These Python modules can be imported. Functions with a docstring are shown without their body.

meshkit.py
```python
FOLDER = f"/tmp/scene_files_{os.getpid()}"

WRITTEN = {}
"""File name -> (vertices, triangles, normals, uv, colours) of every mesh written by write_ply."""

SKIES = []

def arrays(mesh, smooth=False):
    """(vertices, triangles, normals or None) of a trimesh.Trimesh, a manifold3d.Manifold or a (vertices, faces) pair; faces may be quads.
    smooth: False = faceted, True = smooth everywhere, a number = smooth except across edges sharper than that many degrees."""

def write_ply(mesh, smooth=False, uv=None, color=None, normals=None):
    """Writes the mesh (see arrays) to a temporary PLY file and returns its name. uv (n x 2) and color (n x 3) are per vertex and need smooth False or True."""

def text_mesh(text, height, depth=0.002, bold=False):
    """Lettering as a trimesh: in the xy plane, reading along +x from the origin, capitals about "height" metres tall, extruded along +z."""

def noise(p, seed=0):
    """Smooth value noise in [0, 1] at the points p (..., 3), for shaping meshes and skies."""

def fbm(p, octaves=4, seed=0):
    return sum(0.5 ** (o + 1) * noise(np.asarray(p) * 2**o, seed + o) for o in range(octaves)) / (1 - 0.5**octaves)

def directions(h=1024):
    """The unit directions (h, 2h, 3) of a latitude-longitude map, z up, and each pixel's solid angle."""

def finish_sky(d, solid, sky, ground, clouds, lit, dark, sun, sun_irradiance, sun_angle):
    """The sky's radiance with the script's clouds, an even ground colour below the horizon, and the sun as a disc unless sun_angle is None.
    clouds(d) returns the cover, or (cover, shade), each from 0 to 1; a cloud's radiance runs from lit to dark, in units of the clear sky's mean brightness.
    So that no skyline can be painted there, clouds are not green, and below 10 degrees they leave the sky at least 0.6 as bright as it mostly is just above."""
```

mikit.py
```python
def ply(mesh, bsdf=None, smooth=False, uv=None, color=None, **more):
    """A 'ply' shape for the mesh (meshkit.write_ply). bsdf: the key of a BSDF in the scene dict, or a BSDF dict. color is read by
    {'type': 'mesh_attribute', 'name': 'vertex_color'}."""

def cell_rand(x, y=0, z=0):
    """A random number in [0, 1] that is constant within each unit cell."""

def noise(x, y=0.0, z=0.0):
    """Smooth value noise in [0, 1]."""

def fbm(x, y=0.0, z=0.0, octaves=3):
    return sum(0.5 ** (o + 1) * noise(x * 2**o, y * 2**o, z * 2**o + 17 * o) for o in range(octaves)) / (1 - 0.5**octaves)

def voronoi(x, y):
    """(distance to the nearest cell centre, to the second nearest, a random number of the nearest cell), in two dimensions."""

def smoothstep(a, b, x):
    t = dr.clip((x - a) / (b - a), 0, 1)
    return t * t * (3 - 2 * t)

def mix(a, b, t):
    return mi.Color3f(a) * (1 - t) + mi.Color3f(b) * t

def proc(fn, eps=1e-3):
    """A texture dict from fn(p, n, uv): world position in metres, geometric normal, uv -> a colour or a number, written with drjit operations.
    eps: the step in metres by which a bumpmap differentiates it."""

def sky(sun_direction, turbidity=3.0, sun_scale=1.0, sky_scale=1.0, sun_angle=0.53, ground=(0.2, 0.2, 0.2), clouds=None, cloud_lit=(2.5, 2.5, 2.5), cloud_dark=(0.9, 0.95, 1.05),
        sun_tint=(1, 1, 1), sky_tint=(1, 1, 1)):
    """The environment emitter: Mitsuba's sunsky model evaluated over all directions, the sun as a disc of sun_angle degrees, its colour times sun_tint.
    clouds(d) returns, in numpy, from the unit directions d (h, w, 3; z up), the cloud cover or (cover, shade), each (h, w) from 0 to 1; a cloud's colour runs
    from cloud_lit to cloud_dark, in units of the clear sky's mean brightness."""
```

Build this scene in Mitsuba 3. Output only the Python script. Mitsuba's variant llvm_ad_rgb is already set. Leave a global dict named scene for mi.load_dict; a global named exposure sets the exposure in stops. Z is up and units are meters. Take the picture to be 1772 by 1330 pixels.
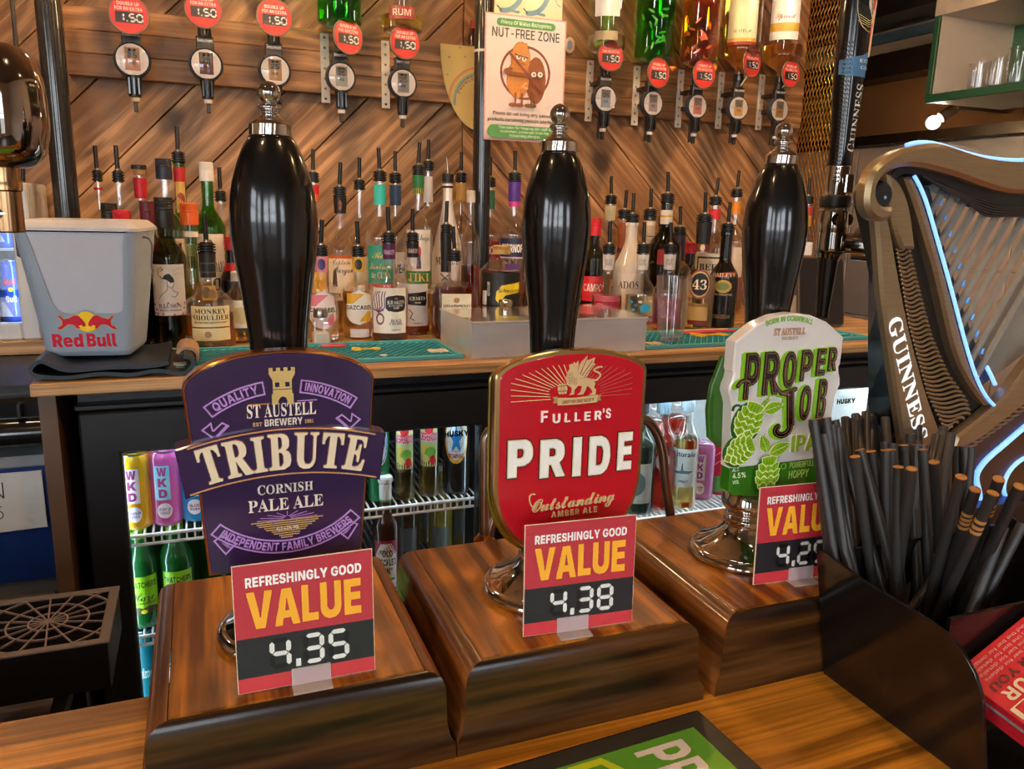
import math, random, glob, functools
import numpy as np, trimesh, shapely, drjit as dr
import mitsuba as mi
import mikit, meshkit
from mikit import noise, fbm, smoothstep, mix, voronoi, cell_rand, proc
from shapely import affinity
from shapely.geometry import Polygon, LineString, Point, box as sbox, MultiPolygon
from shapely.ops import unary_union
from PIL import Image, ImageDraw, ImageFont

T = mi.ScalarTransform4f
scene, labels = {}, {}
rng = random.Random(7); DEBUG = False
# ---------------------------------------------------------------- camera, sky, lights, exposure
F, PX, PY, CZ = 1372.0, 886.0, 665.0, 1.52          # focal length and centre in pixels of 1772 x 1330, eye height
RM = np.array([[0.93155532, -0.05630719, 0.35921329], [-0.36282043, -0.20859504, 0.90821222], [0.02379124, -0.97637985, -0.21474722]])
EYE = np.array([0, 0, CZ])
scene['camera'] = {'type': 'perspective', 'fov': 2 * math.degrees(math.atan(886 / F)), 'fov_axis': 'x', 'near_clip': 0.02,
                   'to_world': T().look_at(origin=[0, 0, CZ], target=[float(v) for v in EYE + RM @ [0, 0, 1]], up=[float(v) for v in RM @ [0, -1, 0]])}
scene['sky'] = mikit.sky((-0.5, -0.6, 0.62), turbidity=4, sun_scale=0.0, sky_scale=28, clouds=lambda d: (np.full(d.shape[:2], 0.85), 0.3 * meshkit.fbm(d * 3, 3)),
                         cloud_lit=(1.6, 1.7, 1.8), cloud_dark=(1.0, 1.1, 1.2))
exposure = 0.95
LAMPS = [((-0.50, 1.80, 2.16), 1.0), ((0.22, 1.80, 2.20), 1.0), ((0.95, 1.80, 2.22), 1.0), ((1.62, 1.80, 2.24), 1.0),      # bulbs above the back bar, just out of the frame
         ((-0.45, 0.30, 2.45), 0.9), ((0.50, 0.25, 2.45), 0.9), ((1.45, 0.35, 2.45), 0.9)]                                # pendants over the front bar
WARM = (1.0, 0.60, 0.29)
BULB = 260.0

# ---------------------------------------------------------------- helpers
def ray(px, py): return RM @ np.array([(px - PX) / F, (py - PY) / F, 1.0])
def atY(px, py, Y): d = ray(px, py); return EYE + d * (Y / d[1])
def atZ(px, py, Z): d = ray(px, py); return EYE + d * ((Z - CZ) / d[2])
def atX(px, py, X): d = ray(px, py); return EYE + d * (X / d[0])
def dist(p): return float(RM.T[2] @ (np.asarray(p, float) - EYE))
def mpp(p): return dist(p) / F                      # metres per pixel at a point
def C(h):
    h = h.lstrip('#'); v = np.array([int(h[i:i + 2], 16) for i in (0, 2, 4)]) / 255.0
    return np.where(v <= 0.04045, v / 12.92, ((v + 0.055) / 1.055) ** 2.4)

def newkey(name, parent=None):
    base = f'{parent}__{name}' if parent else name
    k, i = base, 0
    while k in scene or k in labels or k in USED:
        i += 1; k = f'{base}_{i:03d}'
    USED.add(k); return k
USED = set()
def thing(name, label, cat, group=None):
    k = newkey(name); labels[k] = {'label': label, 'category': cat}
    if group: labels[k]['group'] = group
    return k
def tri(mesh):
    if isinstance(mesh, trimesh.Trimesh): return mesh
    if isinstance(mesh, (list,)): return trimesh.util.concatenate([tri(m) for m in mesh])
    v, f, _ = meshkit.arrays(mesh)
    return trimesh.Trimesh(v, f, process=False)
def put(name, mesh, mat, col=None, parent=None, smooth=35, label=None, cat=None, group=None, kind=None, emit=None):
    k = newkey(name, parent)
    if isinstance(mesh, Print):
        v, f, c = mesh.arrays()
        d = mikit.ply((v, f), mat, True, color=c)
    else:
        m = tri(mesh)
        if col is not None:
            if smooth and smooth is not True:
                m = trimesh.graph.smooth_shade(m, angle=math.radians(smooth), facet_minarea=None); s = True
            elif smooth is True: s = True
            else: m = m.copy(); m.unmerge_vertices(); s = True
            c = C(col) if isinstance(col, str) else np.asarray(col, float)
            d = mikit.ply(m, mat, s, color=np.tile(c, (len(m.vertices), 1)))
        else:
            d = mikit.ply(m, mat, smooth)
    if emit is not None: d['emitter'] = {'type': 'area', 'radiance': {'type': 'rgb', 'value': [float(x) for x in emit]}}
    scene[k] = d
    if label or cat or kind or group:
        labels[k] = {a: b for a, b in (('label', label), ('category', cat), ('group', group), ('kind', kind)) if b}
    return k
def copy_part(src, name, parent, M4, label=None):
    k = newkey(name, parent); d = dict(scene[src]); d['to_world'] = T(M4.tolist() if hasattr(M4, 'tolist') else M4); scene[k] = d
    if label: labels[k] = {'label': label}
    return k
def mv(m, x=0, y=0, z=0): m = tri(m).copy(); m.apply_translation([x, y, z]); return m
def rot(m, deg, axis, point=(0, 0, 0)):
    m = tri(m).copy(); m.apply_transform(trimesh.transformations.rotation_matrix(math.radians(deg), axis, point)); return m
def box(x0, x1, y0, y1, z0, z1, b=0.0):
    if b <= 0:
        m = trimesh.creation.box((x1 - x0, y1 - y0, z1 - z0)); m.apply_translation(((x0 + x1) / 2, (y0 + y1) / 2, (z0 + z1) / 2)); return m
    P = []
    for i in (0, 1):
        for j in (0, 1):
            for k in (0, 1):
                c = np.array([(x0, x1)[i], (y0, y1)[j], (z0, z1)[k]]); s = np.array([1 - 2 * i, 1 - 2 * j, 1 - 2 * k])
                for a in range(3):
                    o = s * b; o[a] = 0; P.append(c + o)
    return trimesh.convex.convex_hull(np.array(P))
def lathe(prof, n=40, cx=0, cy=0, z=0, sx=1.0, sy=1.0):
    """prof: (r, z) from bottom to top."""
    p = np.array(prof, float); a = np.arange(n) * 2 * np.pi / n
    v = np.stack([p[:, 0][:, None] * np.cos(a) * sx + cx, p[:, 0][:, None] * np.sin(a) * sy + cy, np.repeat(p[:, 1][:, None], n, 1) + z], -1).reshape(-1, 3)
    f = []
    i, j = np.meshgrid(np.arange(len(p) - 1), np.arange(n), indexing='ij'); i, j = i.ravel(), j.ravel(); k = (j + 1) % n
    q = np.stack([i * n + j, i * n + k, (i + 1) * n + k, (i + 1) * n + j], 1)
    f = np.vstack([q[:, [0, 1, 2]], q[:, [0, 2, 3]]])
    m = trimesh.Trimesh(v, f, process=False)
    m.merge_vertices(); m.update_faces(m.nondegenerate_faces()); return m
def closed(prof): return [(0, prof[0][1])] + list(prof) + [(0, prof[-1][1])]
def cyl(p0, p1, r, n=20, r1=None):
    return tube([p0, p1], [r, r if r1 is None else r1], n)
def tube(pts, r, n=12, cap=True):
    p = np.asarray(pts, float); r = np.broadcast_to(r, (len(p),))
    t = np.gradient(p, axis=0); t /= np.linalg.norm(t, axis=1, keepdims=True) + 1e-12
    a = np.cross(t[0], [0, 0, 1.0] if abs(t[0][2]) < 0.9 else [1.0, 0, 0]); a /= np.linalg.norm(a)
    A = []
    for k in range(len(p)):
        a = a - t[k] * (a @ t[k]); a /= np.linalg.norm(a); A.append(a)
    A = np.array(A); B = np.cross(t, A); g = np.arange(n) * 2 * np.pi / n
    v = p[:, None] + r[:, None, None] * (np.cos(g)[None, :, None] * A[:, None] + np.sin(g)[None, :, None] * B[:, None]); v = v.reshape(-1, 3)
    i, j = np.meshgrid(np.arange(len(p) - 1), np.arange(n), indexing='ij'); i, j = i.ravel(), j.ravel(); k = (j + 1) % n
    f = np.vstack([np.stack([i * n + j, i * n + k, (i + 1) * n + k], 1), np.stack([i * n + j, (i + 1) * n + k, (i + 1) * n + j], 1)])
    if cap:
        v = np.vstack([v, p[0], p[-1]]); e = len(p) * n; jj = np.arange(n); kk = (jj + 1) % n
        f = np.vstack([f, np.stack([kk, jj, np.full(n, e)], 1), np.stack([e - n + jj, e - n + kk, np.full(n, e + 1)], 1)])
    return trimesh.Trimesh(v, f, process=False)
def spline(pts, n=24):
    from scipy.interpolate import CubicSpline
    p = np.asarray(pts, float); s = np.r_[0, np.cumsum(np.linalg.norm(np.diff(p, axis=0), axis=1))]
    return CubicSpline(s, p)(np.linspace(0, s[-1], n))
def smoothprof(pts, n=40):
    from scipy.interpolate import PchipInterpolator
    p = np.asarray(pts, float); s = np.r_[0, np.cumsum(np.linalg.norm(np.diff(p, axis=0), axis=1))]
    return PchipInterpolator(s, p)(np.linspace(0, s[-1], n))
def ext(poly, d):
    g = [q for q in getattr(poly, 'geoms', [poly]) if q.area > 1e-12]
    return trimesh.util.concatenate([trimesh.creation.extrude_polygon(q, d, engine='earcut') for q in g])
def slab(pts, d, b=0.0):
    """A plate with a chamfered front edge: outline pts in xy, thickness 0..d along z."""
    p = np.asarray(pts, float)
    if Polygon(p).exterior.is_ccw is False: p = p[::-1]
    n = len(p); e = np.roll(p, -1, 0) - p; e /= np.linalg.norm(e, axis=1, keepdims=True) + 1e-12
    nn = np.stack([e[:, 1], -e[:, 0]], 1); v = nn + np.roll(nn, 1, 0); v /= np.maximum((v * v).sum(1, keepdims=True) / 2, 0.5)
    rings = [(p, 0), (p, d - b)] + ([(p - v * b, d)] if b > 0 else [])
    V = np.vstack([np.column_stack([q, np.full(n, z)]) for q, z in rings]); f = []
    j = np.arange(n); k = (j + 1) % n
    for i in range(len(rings) - 1):
        f += [np.stack([i * n + j, i * n + k, (i + 1) * n + k], 1), np.stack([i * n + j, (i + 1) * n + k, (i + 1) * n + j], 1)]
    v2, f2 = trimesh.creation.triangulate_polygon(Polygon(rings[-1][0]), engine='earcut'); v2 = np.asarray(v2); f2 = np.asarray(f2)
    c = np.cross(v2[f2[:, 1]] - v2[f2[:, 0]], v2[f2[:, 2]] - v2[f2[:, 0]]); f2[c < 0] = f2[c < 0][:, ::-1]
    o = len(V); V = np.vstack([V, np.column_stack([v2, np.full(len(v2), d)])]); f.append(f2 + o)
    v3, f3 = trimesh.creation.triangulate_polygon(Polygon(p), engine='earcut'); v3 = np.asarray(v3); f3 = np.asarray(f3)
    c = np.cross(v3[f3[:, 1]] - v3[f3[:, 0]], v3[f3[:, 2]] - v3[f3[:, 0]]); f3[c > 0] = f3[c > 0][:, ::-1]
    o = len(V); V = np.vstack([V, np.column_stack([v3, np.zeros(len(v3))])]); f.append(f3 + o)
    return trimesh.Trimesh(V, np.vstack(f), process=False)
def facing(m, X, Y, Z, yaw=0, tilt=0, spin=0):
    """local x right, y up, z towards the viewer -> a plate that looks along -Y; yaw turns it about z, tilt leans its top back."""
    m = tri(m).copy()
    M = trimesh.transformations
    R = M.rotation_matrix(math.radians(yaw), [0, 0, 1]) @ M.rotation_matrix(math.radians(-tilt), [1, 0, 0]) @ np.array([[1, 0, 0, 0], [0, 0, -1, 0], [0, 1, 0, 0], [0, 0, 0, 1.0]]) @ M.rotation_matrix(math.radians(spin), [0, 0, 1])
    R[:3, 3] = [X, Y, Z]; m.apply_transform(R); return m
def frame_fn(X, Y, Z, yaw=0, tilt=0, spin=0):
    M = trimesh.transformations
    R = M.rotation_matrix(math.radians(yaw), [0, 0, 1]) @ M.rotation_matrix(math.radians(-tilt), [1, 0, 0]) @ np.array([[1, 0, 0, 0], [0, 0, -1, 0], [0, 1, 0, 0], [0, 0, 0, 1.0]]) @ M.rotation_matrix(math.radians(spin), [0, 0, 1])
    return lambda u, v, w: np.stack([u, v, w], -1) @ R[:3, :3].T + [X, Y, Z]
def cyl_fn(cx, cy, z0, R, ang, Rtop=None, H=1.0, sq=1.0):
    """wrap: u along the girth (centre at angle ang), v up, w outwards."""
    def fn(u, v, w):
        r = R if Rtop is None else R + (Rtop - R) * v / H
        a = ang + u / np.maximum(r, 1e-4)
        return np.stack([cx + (r + w) * np.cos(a), cy + (r + w) * np.sin(a), z0 + v], -1)
    return fn

FONTS = glob.glob('/opt/blender-*/*/datafiles/fonts/')[0]
@functools.lru_cache(None)
def font(kind, wt):
    f = ImageFont.truetype(FONTS + ('NotoSansMath-Regular.woff2' if kind != 'sans' else 'Inter.woff2'), 88)
    if kind == 'sans': f.set_variation_by_axes([14, wt])
    return f
def mapch(ch, kind):
    up, lo, di = {'serif': (0x1D400, 0x1D41A, 0x1D7CE), 'ital': (0x1D468, 0x1D482, 0x1D7CE), 'script': (0x1D4D0, 0x1D4EA, 0x1D7CE)}[kind]
    if 'A' <= ch <= 'Z': return chr(up + ord(ch) - 65)
    if 'a' <= ch <= 'z': return chr(lo + ord(ch) - 97)
    if '0' <= ch <= '9': return chr(di + ord(ch) - 48)
    return None
@functools.lru_cache(None)
def glyph(ch, kind, wt):
    c = ch
    if kind != 'sans':
        c = mapch(ch, kind)
        if c is None: kind, c, wt = 'sans', ch, 600
    f = font(kind, wt); adv = f.getlength(c); cap = {'sans': 64.0}.get(kind, 61.0)
    if kind == 'sans' and ch == 'I':
        st = 0.075 + 0.000215 * wt; return sbox(0.09, 0, 0.09 + st, 1), st + 0.18
    if c == ' ': return None, adv / cap * (1.0 if kind == 'sans' else 1.0)
    x0, y0, x1, y1 = f.getbbox(c, anchor='ls')
    if x1 - x0 < 1 or y1 - y0 < 1: return None, adv / cap
    im = Image.new('L', (x1 - x0 + 8, y1 - y0 + 8)); ImageDraw.Draw(im).text((4 - x0, 4 - y0), c, 255, f, anchor='ls')
    on = np.pad(np.asarray(im) > 127, ((0, 0), (1, 1))).astype(np.int8)
    rows, st = np.nonzero(np.diff(on, axis=1) == 1); en = np.nonzero(np.diff(on, axis=1) == -1)[1]
    g = shapely.union_all(shapely.box(st, -rows - 1, en, -rows)).buffer(0.6).buffer(-0.6).simplify(0.9)
    s = 1 / cap
    return affinity.affine_transform(g, [s, 0, 0, s, (x0 - 4) * s, (4 - y0) * s]), adv / cap
def text(s, h=1.0, kind='sans', wt=600, sp=0.0, w=None, x=0.0, y=0.0, align='c', spin=0, arc=None, shear=0):
    """Lettering as polygons: capitals h tall with the baseline at y; w: the exact width; arc: radius (>0 bends up like a rainbow)."""
    out, cx = [], 0.0
    for ch in s:
        g, a = glyph(ch, kind, wt)
        if g is not None: out.append((g, cx, a))
        cx += a + sp
    tot = max(cx - sp, 1e-6); sx = h if w is None else w / tot
    res = []
    for g, gx, a in out:
        q = affinity.affine_transform(g, [sx, shear * h, 0, h, 0, 0])
        off = gx * sx - (tot * sx / 2 if align == 'c' else 0)
        if arc:
            m = off + a * sx / 2; th = m / arc
            q = affinity.translate(q, -a * sx / 2, 0); q = affinity.rotate(q, -math.degrees(th), origin=(0, 0))
            q = affinity.translate(q, arc * math.sin(th), arc * math.cos(th) - arc)
        else: q = affinity.translate(q, off, 0)
        res.append(q)
    r = unary_union(res) if res else Polygon()
    if spin: r = affinity.rotate(r, spin, origin=(0, 0))
    return affinity.translate(r, x, y)
def rrect(x0, x1, y0, y1, r):
    r = min(r, (x1 - x0) / 2 - 1e-6, (y1 - y0) / 2 - 1e-6)
    return sbox(x0 + r, y0 + r, x1 - r, y1 - r).buffer(r, quad_segs=6) if r > 0 else sbox(x0, y0, x1, y1)
def line(pts, w, cap='round'): return LineString(pts).buffer(w / 2, quad_segs=3, cap_style=cap)
def disc(x, y, r, ry=None, n=10):
    q = Point(0, 0).buffer(r, quad_segs=n); return affinity.translate(affinity.scale(q, 1, (ry or r) / r, origin=(0, 0)), x, y)

class Print:
    """Flat print and low relief in (u, v), each piece with a colour of its own; laid on a surface by fn(u, v, w)."""
    def __init__(self, fn, seg=None): self.fn, self.seg, self.V, self.F, self.K, self.n, self.w = fn, seg, [], [], [], 0, 0.00012
    def add(self, poly, col, lift=None, thick=0.0):
        c = C(col) if isinstance(col, str) else np.asarray(col, float)
        if lift is None: self.w += 0.00009; lift = self.w
        for q in getattr(poly, 'geoms', [poly]):
            if q.geom_type != 'Polygon' or q.area < 1e-10: continue
            if thick > 0:
                m = trimesh.creation.extrude_polygon(q, thick, engine='earcut'); m.apply_translation([0, 0, lift]); m.unmerge_vertices()
                v, f = np.array(m.vertices), np.array(m.faces)
            else:
                v, f = trimesh.creation.triangulate_polygon(q, engine='earcut'); v, f = np.asarray(v, float), np.array(f)
                a = np.cross(v[f[:, 1]] - v[f[:, 0]], v[f[:, 2]] - v[f[:, 0]]); f[a < 0] = f[a < 0][:, ::-1]
                v = np.column_stack([v, np.full(len(v), lift)])
                if self.seg and np.ptp(v[:, 0]) > self.seg: v, f = trimesh.remesh.subdivide_to_size(v, f, self.seg, max_iter=12)
            if not len(f): continue
            p = self.fn(v[:, 0], v[:, 1], v[:, 2]); self.V.append(p); self.F.append(np.asarray(f) + self.n); self.K.append(np.tile(c, (len(p), 1))); self.n += len(p)
        return self
    def t(self, s, col, **k): return self.add(text(s, **k), col)
    def arrays(self): return np.vstack(self.V), np.vstack(self.F), np.vstack(self.K)

# ---------------------------------------------------------------- materials
VC = {'type': 'mesh_attribute', 'name': 'vertex_color'}
def principled(**k): return {'type': 'twosided', 'b': {'type': 'principled', **k}}
scene['matte'] = principled(base_color=VC, roughness=0.75, specular=0.25)
scene['satin'] = principled(base_color=VC, roughness=0.42, specular=0.5)
scene['gloss'] = principled(base_color=VC, roughness=0.12, specular=0.5, clearcoat=0.6, clearcoat_gloss=0.95)
scene['metal'] = principled(base_color=VC, roughness=0.24, metallic=1.0)
scene['mirror'] = principled(base_color=VC, roughness=0.05, metallic=1.0)
scene['clear_glass'] = {'type': 'thindielectric', 'int_ior': 1.75}
scene['clear_plastic'] = {'type': 'thindielectric', 'int_ior': 1.45}
def rgb(v): return {'type': 'rgb', 'value': [float(x) for x in v]}
def tint(name, v): scene[name] = {'type': 'thindielectric', 'int_ior': 1.5, 'specular_transmittance': rgb(v)}
def liquid(name, v): scene[name] = {'type': 'dielectric', 'int_ior': 1.34, 'specular_transmittance': rgb(v)}
def wood(fnab, dark, light, scale=(3, 60), fine=(14, 420), ring=None, rough=0.3, coat=0.0, bump=0.0, knots=0, lo=0.3, hi=0.72, spec=0.45):
    """fnab(p) -> (along, across, depth, tone) in metres along the grain and across it."""
    def fn(p, n, uv):
        a, b, c, tone = fnab(p)
        b2 = b + 0.012 * fbm(a * 5, b * 9, c * 9, 2)
        t = fbm(a * scale[0], b2 * scale[1], c * scale[1], 3)
        if ring:
            s = dr.sin(6.2832 * (b2 * ring + 4.5 * fbm(a * 2.2, b * 5, c * 4, 3))); t = t * 0.68 + 0.32 * (0.5 + 0.5 * s) * smoothstep(0.2, 0.7, fbm(a * 2, b * 6, c * 6, 2))
        col = mix(dark, light, smoothstep(lo, hi, t))
        col = col * (0.78 + 0.44 * noise(a * fine[0], b * fine[1], c * fine[1])) * tone
        if knots:
            d1, d2, r = voronoi(a * knots, b * knots * 1.6)
            col = mix(col, mi.Color3f(dark) * 0.25, (1 - smoothstep(0.05, 0.16, d1)) * dr.select(r > 0.45, 0.85, 0.0))
        return col
    b = {'type': 'principled', 'base_color': proc(fn), 'roughness': rough, 'specular': spec}
    if coat: b.update(clearcoat=coat, clearcoat_gloss=0.93)
    d = {'type': 'twosided', 'b': b}
    if bump:
        d = {'type': 'twosided', 'b': {'type': 'bumpmap', 'arbitrary': proc(lambda p, n, uv: (lambda q: fbm(q[0] * 40, q[1] * 220, q[2] * 220, 2))(fnab(p))), 'scale': bump, 'nested': b}}
    return d
S2 = math.sqrt(0.5)
POLE_X = 0.72
PLANK = 0.148
def plank_tone(q): return 0.84 + 0.32 * cell_rand(dr.floor(q / PLANK), 3, 7)
def ab_left(p):
    a, b = (p.x + p.z) * S2, (p.z - p.x) * S2
    return a + 3.1 * cell_rand(dr.floor(b / PLANK), 1, 1), b, p.y, plank_tone(b)
def ab_right(p):
    a, b = (p.x - p.z) * S2, (p.z + p.x) * S2
    return a + 3.1 * cell_rand(dr.floor(b / PLANK), 2, 1), b, p.y, plank_tone(b)
ax_x = lambda p: (p.x, p.y, p.z, 1.0)
ax_y = lambda p: (p.y, p.x, p.z, 1.0)
scene['wood_plank_left'] = wood(ab_left, (0.19, 0.098, 0.042), (0.45, 0.272, 0.135), (2.0, 34), (9, 300), ring=30, rough=0.5, knots=2.6)
scene['wood_plank_right'] = wood(ab_right, (0.19, 0.092, 0.037), (0.44, 0.252, 0.118), (2.0, 34), (9, 300), ring=30, rough=0.5, knots=2.6)
scene['wood_board'] = wood(lambda p: (p.x, p.z, p.y, 1.0), (0.18, 0.088, 0.034), (0.43, 0.235, 0.10), (1.8, 34), (8, 300), ring=30, rough=0.45, knots=1.7)
scene['wood_bar'] = wood(ax_x, (0.17, 0.058, 0.005), (0.50, 0.205, 0.022), (2.2, 120), (16, 500), rough=0.3, coat=0.35, bump=0.00025)
scene['wood_counter'] = wood(ax_x, (0.22, 0.11, 0.04), (0.50, 0.29, 0.12), (2.0, 80), (12, 420), rough=0.4)
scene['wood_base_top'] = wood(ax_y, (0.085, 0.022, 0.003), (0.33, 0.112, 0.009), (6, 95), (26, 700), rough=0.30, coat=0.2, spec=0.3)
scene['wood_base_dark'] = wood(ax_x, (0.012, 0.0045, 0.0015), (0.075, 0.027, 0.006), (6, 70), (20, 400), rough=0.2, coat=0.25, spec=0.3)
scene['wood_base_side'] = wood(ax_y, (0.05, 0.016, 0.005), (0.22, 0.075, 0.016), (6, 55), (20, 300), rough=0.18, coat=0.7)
liquid('liquid_amber', (0.93, 0.62, 0.22)); liquid('liquid_gold', (0.97, 0.82, 0.42)); liquid('liquid_pale', (0.97, 0.93, 0.74))
liquid('liquid_clear', (0.97, 0.97, 0.95)); liquid('liquid_red', (0.72, 0.14, 0.06)); liquid('liquid_pink', (0.97, 0.50, 0.44)); liquid('liquid_brown', (0.45, 0.14, 0.04))
tint('green_glass', (0.18, 0.55, 0.10)); tint('dark_green_glass', (0.16, 0.20, 0.05)); tint('brown_glass', (0.30, 0.12, 0.04)); tint('lime_glass', (0.16, 0.75, 0.06))
liquid('liquid_lime', (0.18, 0.80, 0.06)); liquid('liquid_orange', (0.98, 0.42, 0.10))
# ================================================================ the setting
def struct(name, mesh, mat, col=None, parent=None, smooth=False, label=None): return put(name, mesh, mat, col, parent, smooth, label, kind='structure' if parent is None else None)
XL, XR, YB, ZC = -2.6, 2.95, -3.4, 2.9               # room: left, right, behind the camera, ceiling
WALL, CT, BT = 2.25, CZ - 0.303, 1.10                # plank wall, back counter top, bar top
struct('floor', box(XL, XR, YB, 4.4, -0.05, 0), 'satin', '#3a332e')
struct('ceiling', box(XL, XR, YB, 4.4, ZC, ZC + 0.05), 'matte', '#6a5a4c')
def window_wall(name, openings, horizontal, at, lo, hi):
    """a wall with window openings cut in, each (a0, a1, z0, z1); frames and glazing bars are its children."""
    w = sbox(lo, 0, hi, ZC)
    for o in openings: w = w.difference(sbox(o[0], o[2], o[1], o[3]))
    m = ext(w, 0.12); m.apply_transform(np.array([[1, 0, 0, 0], [0, 0, 1, 0], [0, 1, 0, 0], [0, 0, 0, 1.0]]))
    turn = (lambda q: mv(q, 0, at, 0)) if horizontal else (lambda q: mv(rot(q, 90, [0, 0, 1]), at, 0, 0))
    k = struct(name, turn(m), 'matte', '#b8a68e')
    for i, (a0, a1, z0, z1) in enumerate(openings):
        fr = [box(a0, a0 + 0.05, -0.02, 0.1, z0, z1), box(a1 - 0.05, a1, -0.02, 0.1, z0, z1), box(a0, a1, -0.02, 0.1, z0, z0 + 0.06), box(a0, a1, -0.02, 0.1, z1 - 0.06, z1),
              box(a0, a1, 0.02, 0.07, z1 - 0.62, z1 - 0.56)] + [box(a0 + (a1 - a0) * t - 0.018, a0 + (a1 - a0) * t + 0.018, 0.02, 0.07, z0, z1) for t in (0.33, 0.67)]
        put('window_frame', turn(trimesh.util.concatenate(fr)), 'satin', '#1d2022', k, False)
window_wall('wall_behind', [(-2.3, -1.2, 0.75, 2.65), (-1.0, 0.1, 0.75, 2.65), (0.9, 1.7, 0.2, 2.5)], True, YB, XL, XR)
window_wall('wall_left', [(-2.9, -1.9, 0.75, 2.65), (-1.6, -0.6, 0.75, 2.65)], False, XL, YB, 4.4)
struct('wall_far', box(XL, XR, 4.4, 4.5, 0, ZC), 'matte', '#4a3d33')

# plank wall behind the back bar: each board a part
X0W, X1W = -0.42, 1.905
wb = struct('wall_back', box(X0W, X1W, WALL + 0.018, WALL + 0.09, 0, ZC), 'matte', '#1c120b')
def planks(rect, sign, width, off, mat):
    R = sbox(*rect); cx = (rect[0] + rect[2]) / 2
    bs = [((z + sign * x) * S2) for x in (rect[0], rect[2]) for z in (rect[1], rect[3])]
    for k in range(int((min(bs) - off) / width) - 1, int((max(bs) - off) / width) + 2):
        b0, b1 = off + k * width + 0.0012, off + (k + 1) * width - 0.0012
        # strip b = (z + sign x) S2 between b0 and b1
        L = 6.0; P = []
        for bb, s in ((b0, -L), (b0, L), (b1, L), (b1, -L)):
            x = sign * bb * S2 + s * S2; z = bb * S2 - sign * s * S2; P.append((x, z))
        q = Polygon(P).intersection(R)
        if q.area < 1e-4: continue
        pts = np.array(q.exterior.coords)[:-1]
        m = slab(pts[:, :2], 0.018, 0.002); put('plank', facing(m, 0, WALL + 0.018, 0), mat, None, wb, False)
PL, PR, OL, OR_ = 0.154, 0.168, 0.034, 0.066
planks((X0W, 0.9, POLE_X - 0.001, ZC), -1, PL, OL, 'wood_plank_left')
planks((POLE_X + 0.001, 0.9, X1W, ZC), 1, PR, OR_, 'wood_plank_right')

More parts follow.
